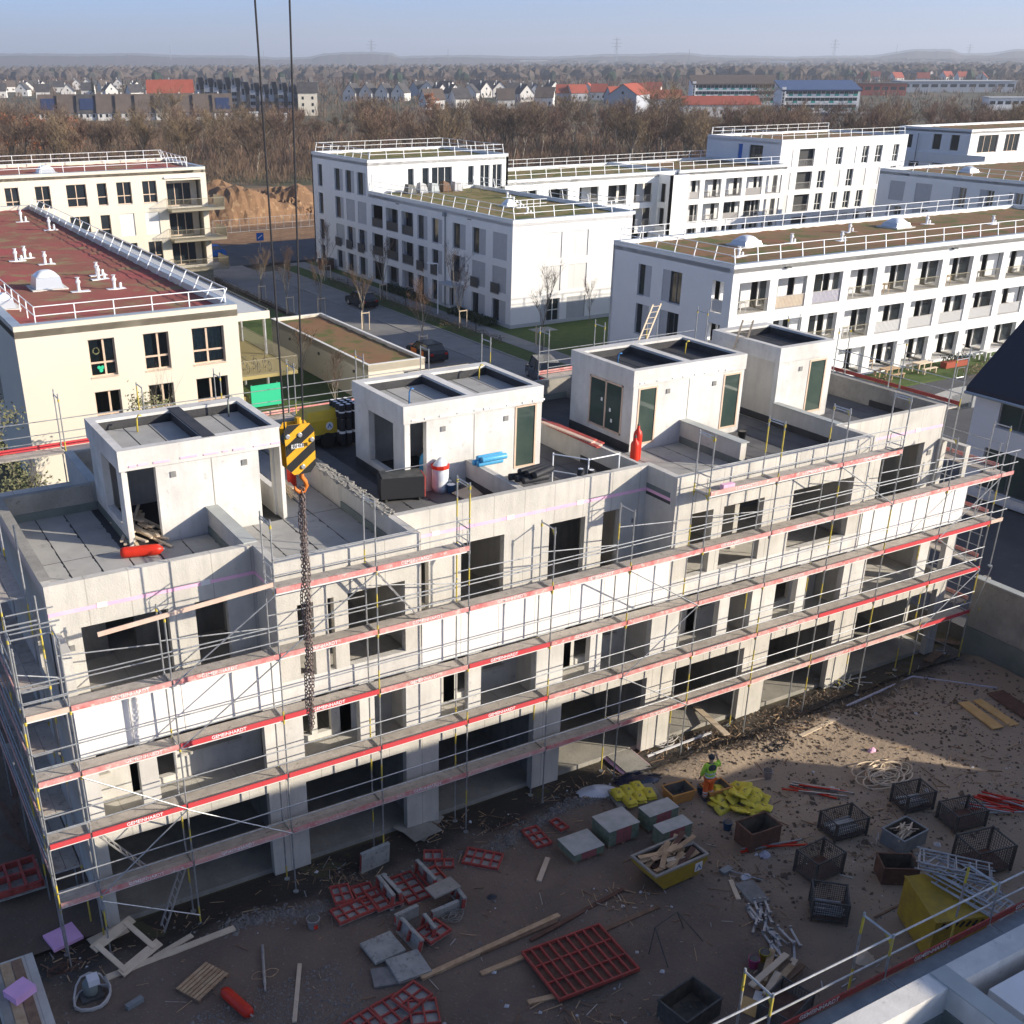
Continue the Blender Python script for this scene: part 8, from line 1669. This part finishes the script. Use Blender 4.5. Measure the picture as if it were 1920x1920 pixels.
# school with teal windows
def school(label, u, v, l, d, h, rot, solar=False):
    r = thing('school_building', label, 'school'); L2 = l/2
    b = MB(); b.box(-L2, L2, 0, d, -.4, h*.92); b.build('wall', 'white_wall', r)
    b = MB(); b._add([(-L2-.6, -.8, h*.86), (L2+.6, -.8, h*.86), (L2+.6, d+.6, h*1.22), (-L2-.6, d+.6, h*1.22), (-L2-.6, -.8, h*.92), (L2+.6, -.8, h*.92), (L2+.6, d+.6, h*1.28), (-L2-.6, d+.6, h*1.28)], [(3, 2, 1, 0), (4, 5, 6, 7), (0, 1, 5, 4), (1, 2, 6, 5), (2, 3, 7, 6), (3, 0, 4, 7)]); ro = b.build('roof', 'solar' if solar else 'roof_brown', r)
    b = MB(); b._add([(-L2, 0, h*.9), (-L2, d, h*.9), (-L2, d, h*1.22)], [(0, 2, 1)]); b._add([(L2, 0, h*.9), (L2, d, h*.9), (L2, d, h*1.22)], [(0, 1, 2)]); b.build('gable_wall', 'white_wall', r)
    n = int(l/2.2)
    for f in range(3):
        z0 = .8+f*h*.29
        for i in range(n):
            x = -L2+1+(l-2)*i/n; blk('window', x, x+(l-2)/n-.18, -.12, .05, z0+1.0, z0+h*.23, 'glass_dark', r); blk('teal_panel', x, x+(l-2)/n-.18, -.1, .04, z0+.1 if i % 4 else z0+.9, z0+1.0 if i % 4 else z0+1.9, 'teal' if (i*3+f) % 2 else 'white_wall', r)
    blk('stair_tower', -L2-.2, -L2+1.6, -.7, 1.5, 0, h*1.02, 'white_wall', r)
    for k in range(6): blk('tower_window', -L2+.25, -L2+.95, -.76, -.69, 1+k*1.5, 2.2+k*1.5, 'glass_dark', r)
    p = PZ(u, v, 0); r.matrix_basis = Matrix.Translation((p.x, p.y, 0)) @ Matrix.Rotation(rot, 4, 'Z')
school('white school wing with teal window bands and solar roof', 1535, 210, 36, 22, 10.5, -.60, True); school('white school wing with teal window bands and brown roof behind the other', 1375, 196, 46, 20, 11.5, -.60)
def shed(name, label, u, v, l, d, h, rot, wall, roof, bands=0):
    r = thing(name, label, 'hall'); b = MB(); b.box(-l/2, l/2, 0, d, -.4, h); b.build('wall', wall, r); blk('roof', -l/2-.5, l/2+.5, -.5, d+.5, h, h+.5, roof, r)
    for i in range(bands): x = -l/2+l*(i+.5)/bands; blk('window', x-l/bands*.35, x+l/bands*.35, -.08, .04, h*.45, h*.75, 'glass_dark', r)
    p = PZ(u, v, 0); r.matrix_basis = Matrix.Translation((p.x, p.y, 0)) @ Matrix.Rotation(rot, 4, 'Z')
shed('hall', 'long grey-roofed hall at the right of the school', 1795, 172, 82, 30, 7, -.62, 'house_grey', 'plinth', 12); shed('hall', 'flat brown link building right of the school', 1650, 178, 34, 18, 7, -.62, 'roof_red', 'roof_brown', 6)
shed('hall', 'long low white factory hall far behind the school', 1570, 123.5, 560, 60, 14, -.75, 'white_wall', 'white_wall', 10); shed('hall', 'white office block on the far plain', 1125-130, 123.5, 130, 40, 19, -.5, 'white_wall', 'plinth', 8); shed('hall', 'second white office block on the far plain', 945, 123.5, 70, 40, 17, -.5, 'white_wall', 'plinth', 6); shed('hall', 'pale box-shaped hall near the mast', 825, 140.5, 36, 25, 11, -.45, 'beige_wall', 'plinth', 4); shed('hall', 'white hall at the far left woods', 88, 120.3, 130, 40, 15, -.2, 'white_wall', 'white_wall', 5); shed('hall', 'small white building on the far left hill', 8, 117.5, 110, 40, 30, -.2, 'white_wall', 'white_wall', 3); shed('tank_building', 'white cube-shaped storage building above the red roof', 425, 122.5, 45, 35, 26, -.3, 'white_wall', 'white_wall', 0); shed('tower_building', 'slim white silo tower on the horizon', 585, 119.5, 24, 20, 34, -.3, 'white_wall', 'white_wall', 0); shed('hall', 'far white hall beside the silo', 640, 120.5, 110, 30, 12, -.35, 'white_wall', 'white_wall', 4); shed('hall', 'low white school annexe at the right edge of the wood', 1895, 205, 22, 10, 5, -.6, 'white_wall', 'plinth', 6); shed('hall', 'low pale flat building in the wood before the school', 1595, 232, 18, 8, 3.5, -.5, 'concrete_old', 'plinth', 0)
# ---- hills on the horizon
PF = [(-120, 101), (0, 100), (60, 100), (150, 101), (250, 99), (330, 103), (450, 104), (520, 107.5), (580, 106.5), (605, 100), (640, 97.5), (700, 97), (735, 99), (748, 105.5), (830, 103), (900, 103), (960, 105.5), (1030, 106), (1110, 103), (1125, 101), (1200, 101), (1285, 98), (1320, 102.5), (1400, 104), (1480, 106), (1560, 104), (1640, 103.5), (1690, 95), (1720, 91.5), (1785, 92), (1803, 99.5), (1860, 99), (1900, 92), (1960, 91), (2060, 96)]
def ridge(name, D, add, seed, mt, jag):
    rr = random.Random(seed); b = MB(); vs = []; us = [-120+i*8 for i in range(273)]
    for u in us:
        for k in range(len(PF)-1):
            if PF[k][0] <= u <= PF[k+1][0]: t = (u-PF[k][0])/(PF[k+1][0]-PF[k][0]); v = PF[k][1]+(PF[k+1][1]-PF[k][1])*t; break
        d = ray(u, v+add+rr.uniform(-jag, jag)); hd = Vector((d.x, d.y, 0)); s = D/hd.length; z = CAM.z+d.z*s; q = Vector((CAM.x+d.x*s, CAM.y+d.y*s, 0)); n_ = hd.normalized()
        vs += [(*(q-n_*900)[:2], -2), (*(q-n_*250)[:2], z*.62), (q.x, q.y, max(2, z)), (*(q+n_*1200)[:2], -2)]
    b._add(vs, [(4*i+j, 4*i+4+j, 4*i+5+j, 4*i+1+j) for i in range(len(us)-1) for j in range(3)]); struct(b.build(name, mt, None, False))
ridge('hills', 7500, 0, 1, 'hill', .5); ridge('hills', 5200, 4.5, 2, 'forest', .7)
def pylon(label, u, vt, vb, D, name='pylon'):
    d = ray(u, vt); hd = math.hypot(d.x, d.y); s = D/hd; top = CAM+d*s; r = thing(name, label, 'pylon' if name == 'pylon' else 'mast', (top.x, top.y, 0)); H_ = top.z; w_ = H_*.07
    if name == 'mast': b = MB(); b.tube((top.x, top.y, 0), top, D*.00022, 5, D*.00012); b.build('mast_tube', 'steel_grey', r); return
    for sx in (-1, 1):
        for sy in (-1, 1): bar('leg', (top.x+sx*w_, top.y+sy*w_, 0), (top.x+sx*.4, top.y+sy*.4, H_), .9, .9, 'steel_grey', r)
    for k in range(6): f0, f1 = k/6, (k+1)/6; a_, c_ = w_*(1-f0)+.4, w_*(1-f1)+.4; bar('lattice', (top.x-a_, top.y-a_, H_*f0), (top.x+c_, top.y-c_, H_*f1), .6, .6, 'steel_grey', r); bar('lattice', (top.x+a_, top.y-a_, H_*f0), (top.x-c_, top.y-c_, H_*f1), .6, .6, 'steel_grey', r)
    for f, q in ((.68, .17), (.80, .22), (.92, .14)): bar('cross_arm', (top.x-H_*q*.86, top.y+H_*q*.5, H_*f), (top.x+H_*q*.86, top.y-H_*q*.5, H_*f), 1.0, 1.4, 'steel_grey', r)
for u, vt, D, lab in ((696, 74, 5200, 'lattice power pylon on the wooded rise left of the ropes'), (1157, 70, 4600, 'largest lattice power pylon on the horizon'), (1567, 73, 5200, 'slim lattice power pylon above the school'), (1820, 82, 6800, 'faint lattice power pylon at the far right')): pylon(lab, u, vt, 0, D)
pylon('thin radio mast on the left horizon', 318, 84, 0, 5000, 'mast'); pylon('thin mast near the pale box-shaped hall', 840, 92, 0, 1900, 'mast'); pylon('thin mast above the red roofs', 1293, 92, 0, 2600, 'mast'); pylon('reddish mast beside the right hill', 1683, 83, 0, 5200, 'mast'); pylon('short mast behind the pointed gables', 494, 95, 0, 4000, 'mast')
# ---- air
b = MB(); b.box(-9300, 13000, -300, 13500, -2.5, 260); hz = b.build('haze', 'plate_white'); hz['kind'] = 'stuff'
hm = bpy.data.materials.new('haze_air'); hm.use_nodes = True; t = hm.node_tree; t.nodes.clear(); pv = N(t, 'ShaderNodeVolumePrincipled'); pv.inputs['Color'].default_value = (.80, .88, 1.0, 1); pv.inputs['Density'].default_value = 0.00017; pv.inputs['Anisotropy'].default_value = .2
oo = N(t, 'ShaderNodeOutputMaterial'); t.links.new(pv.outputs[0], oo.inputs['Volume']); hz.data.materials.clear(); hz.data.materials.append(hm)
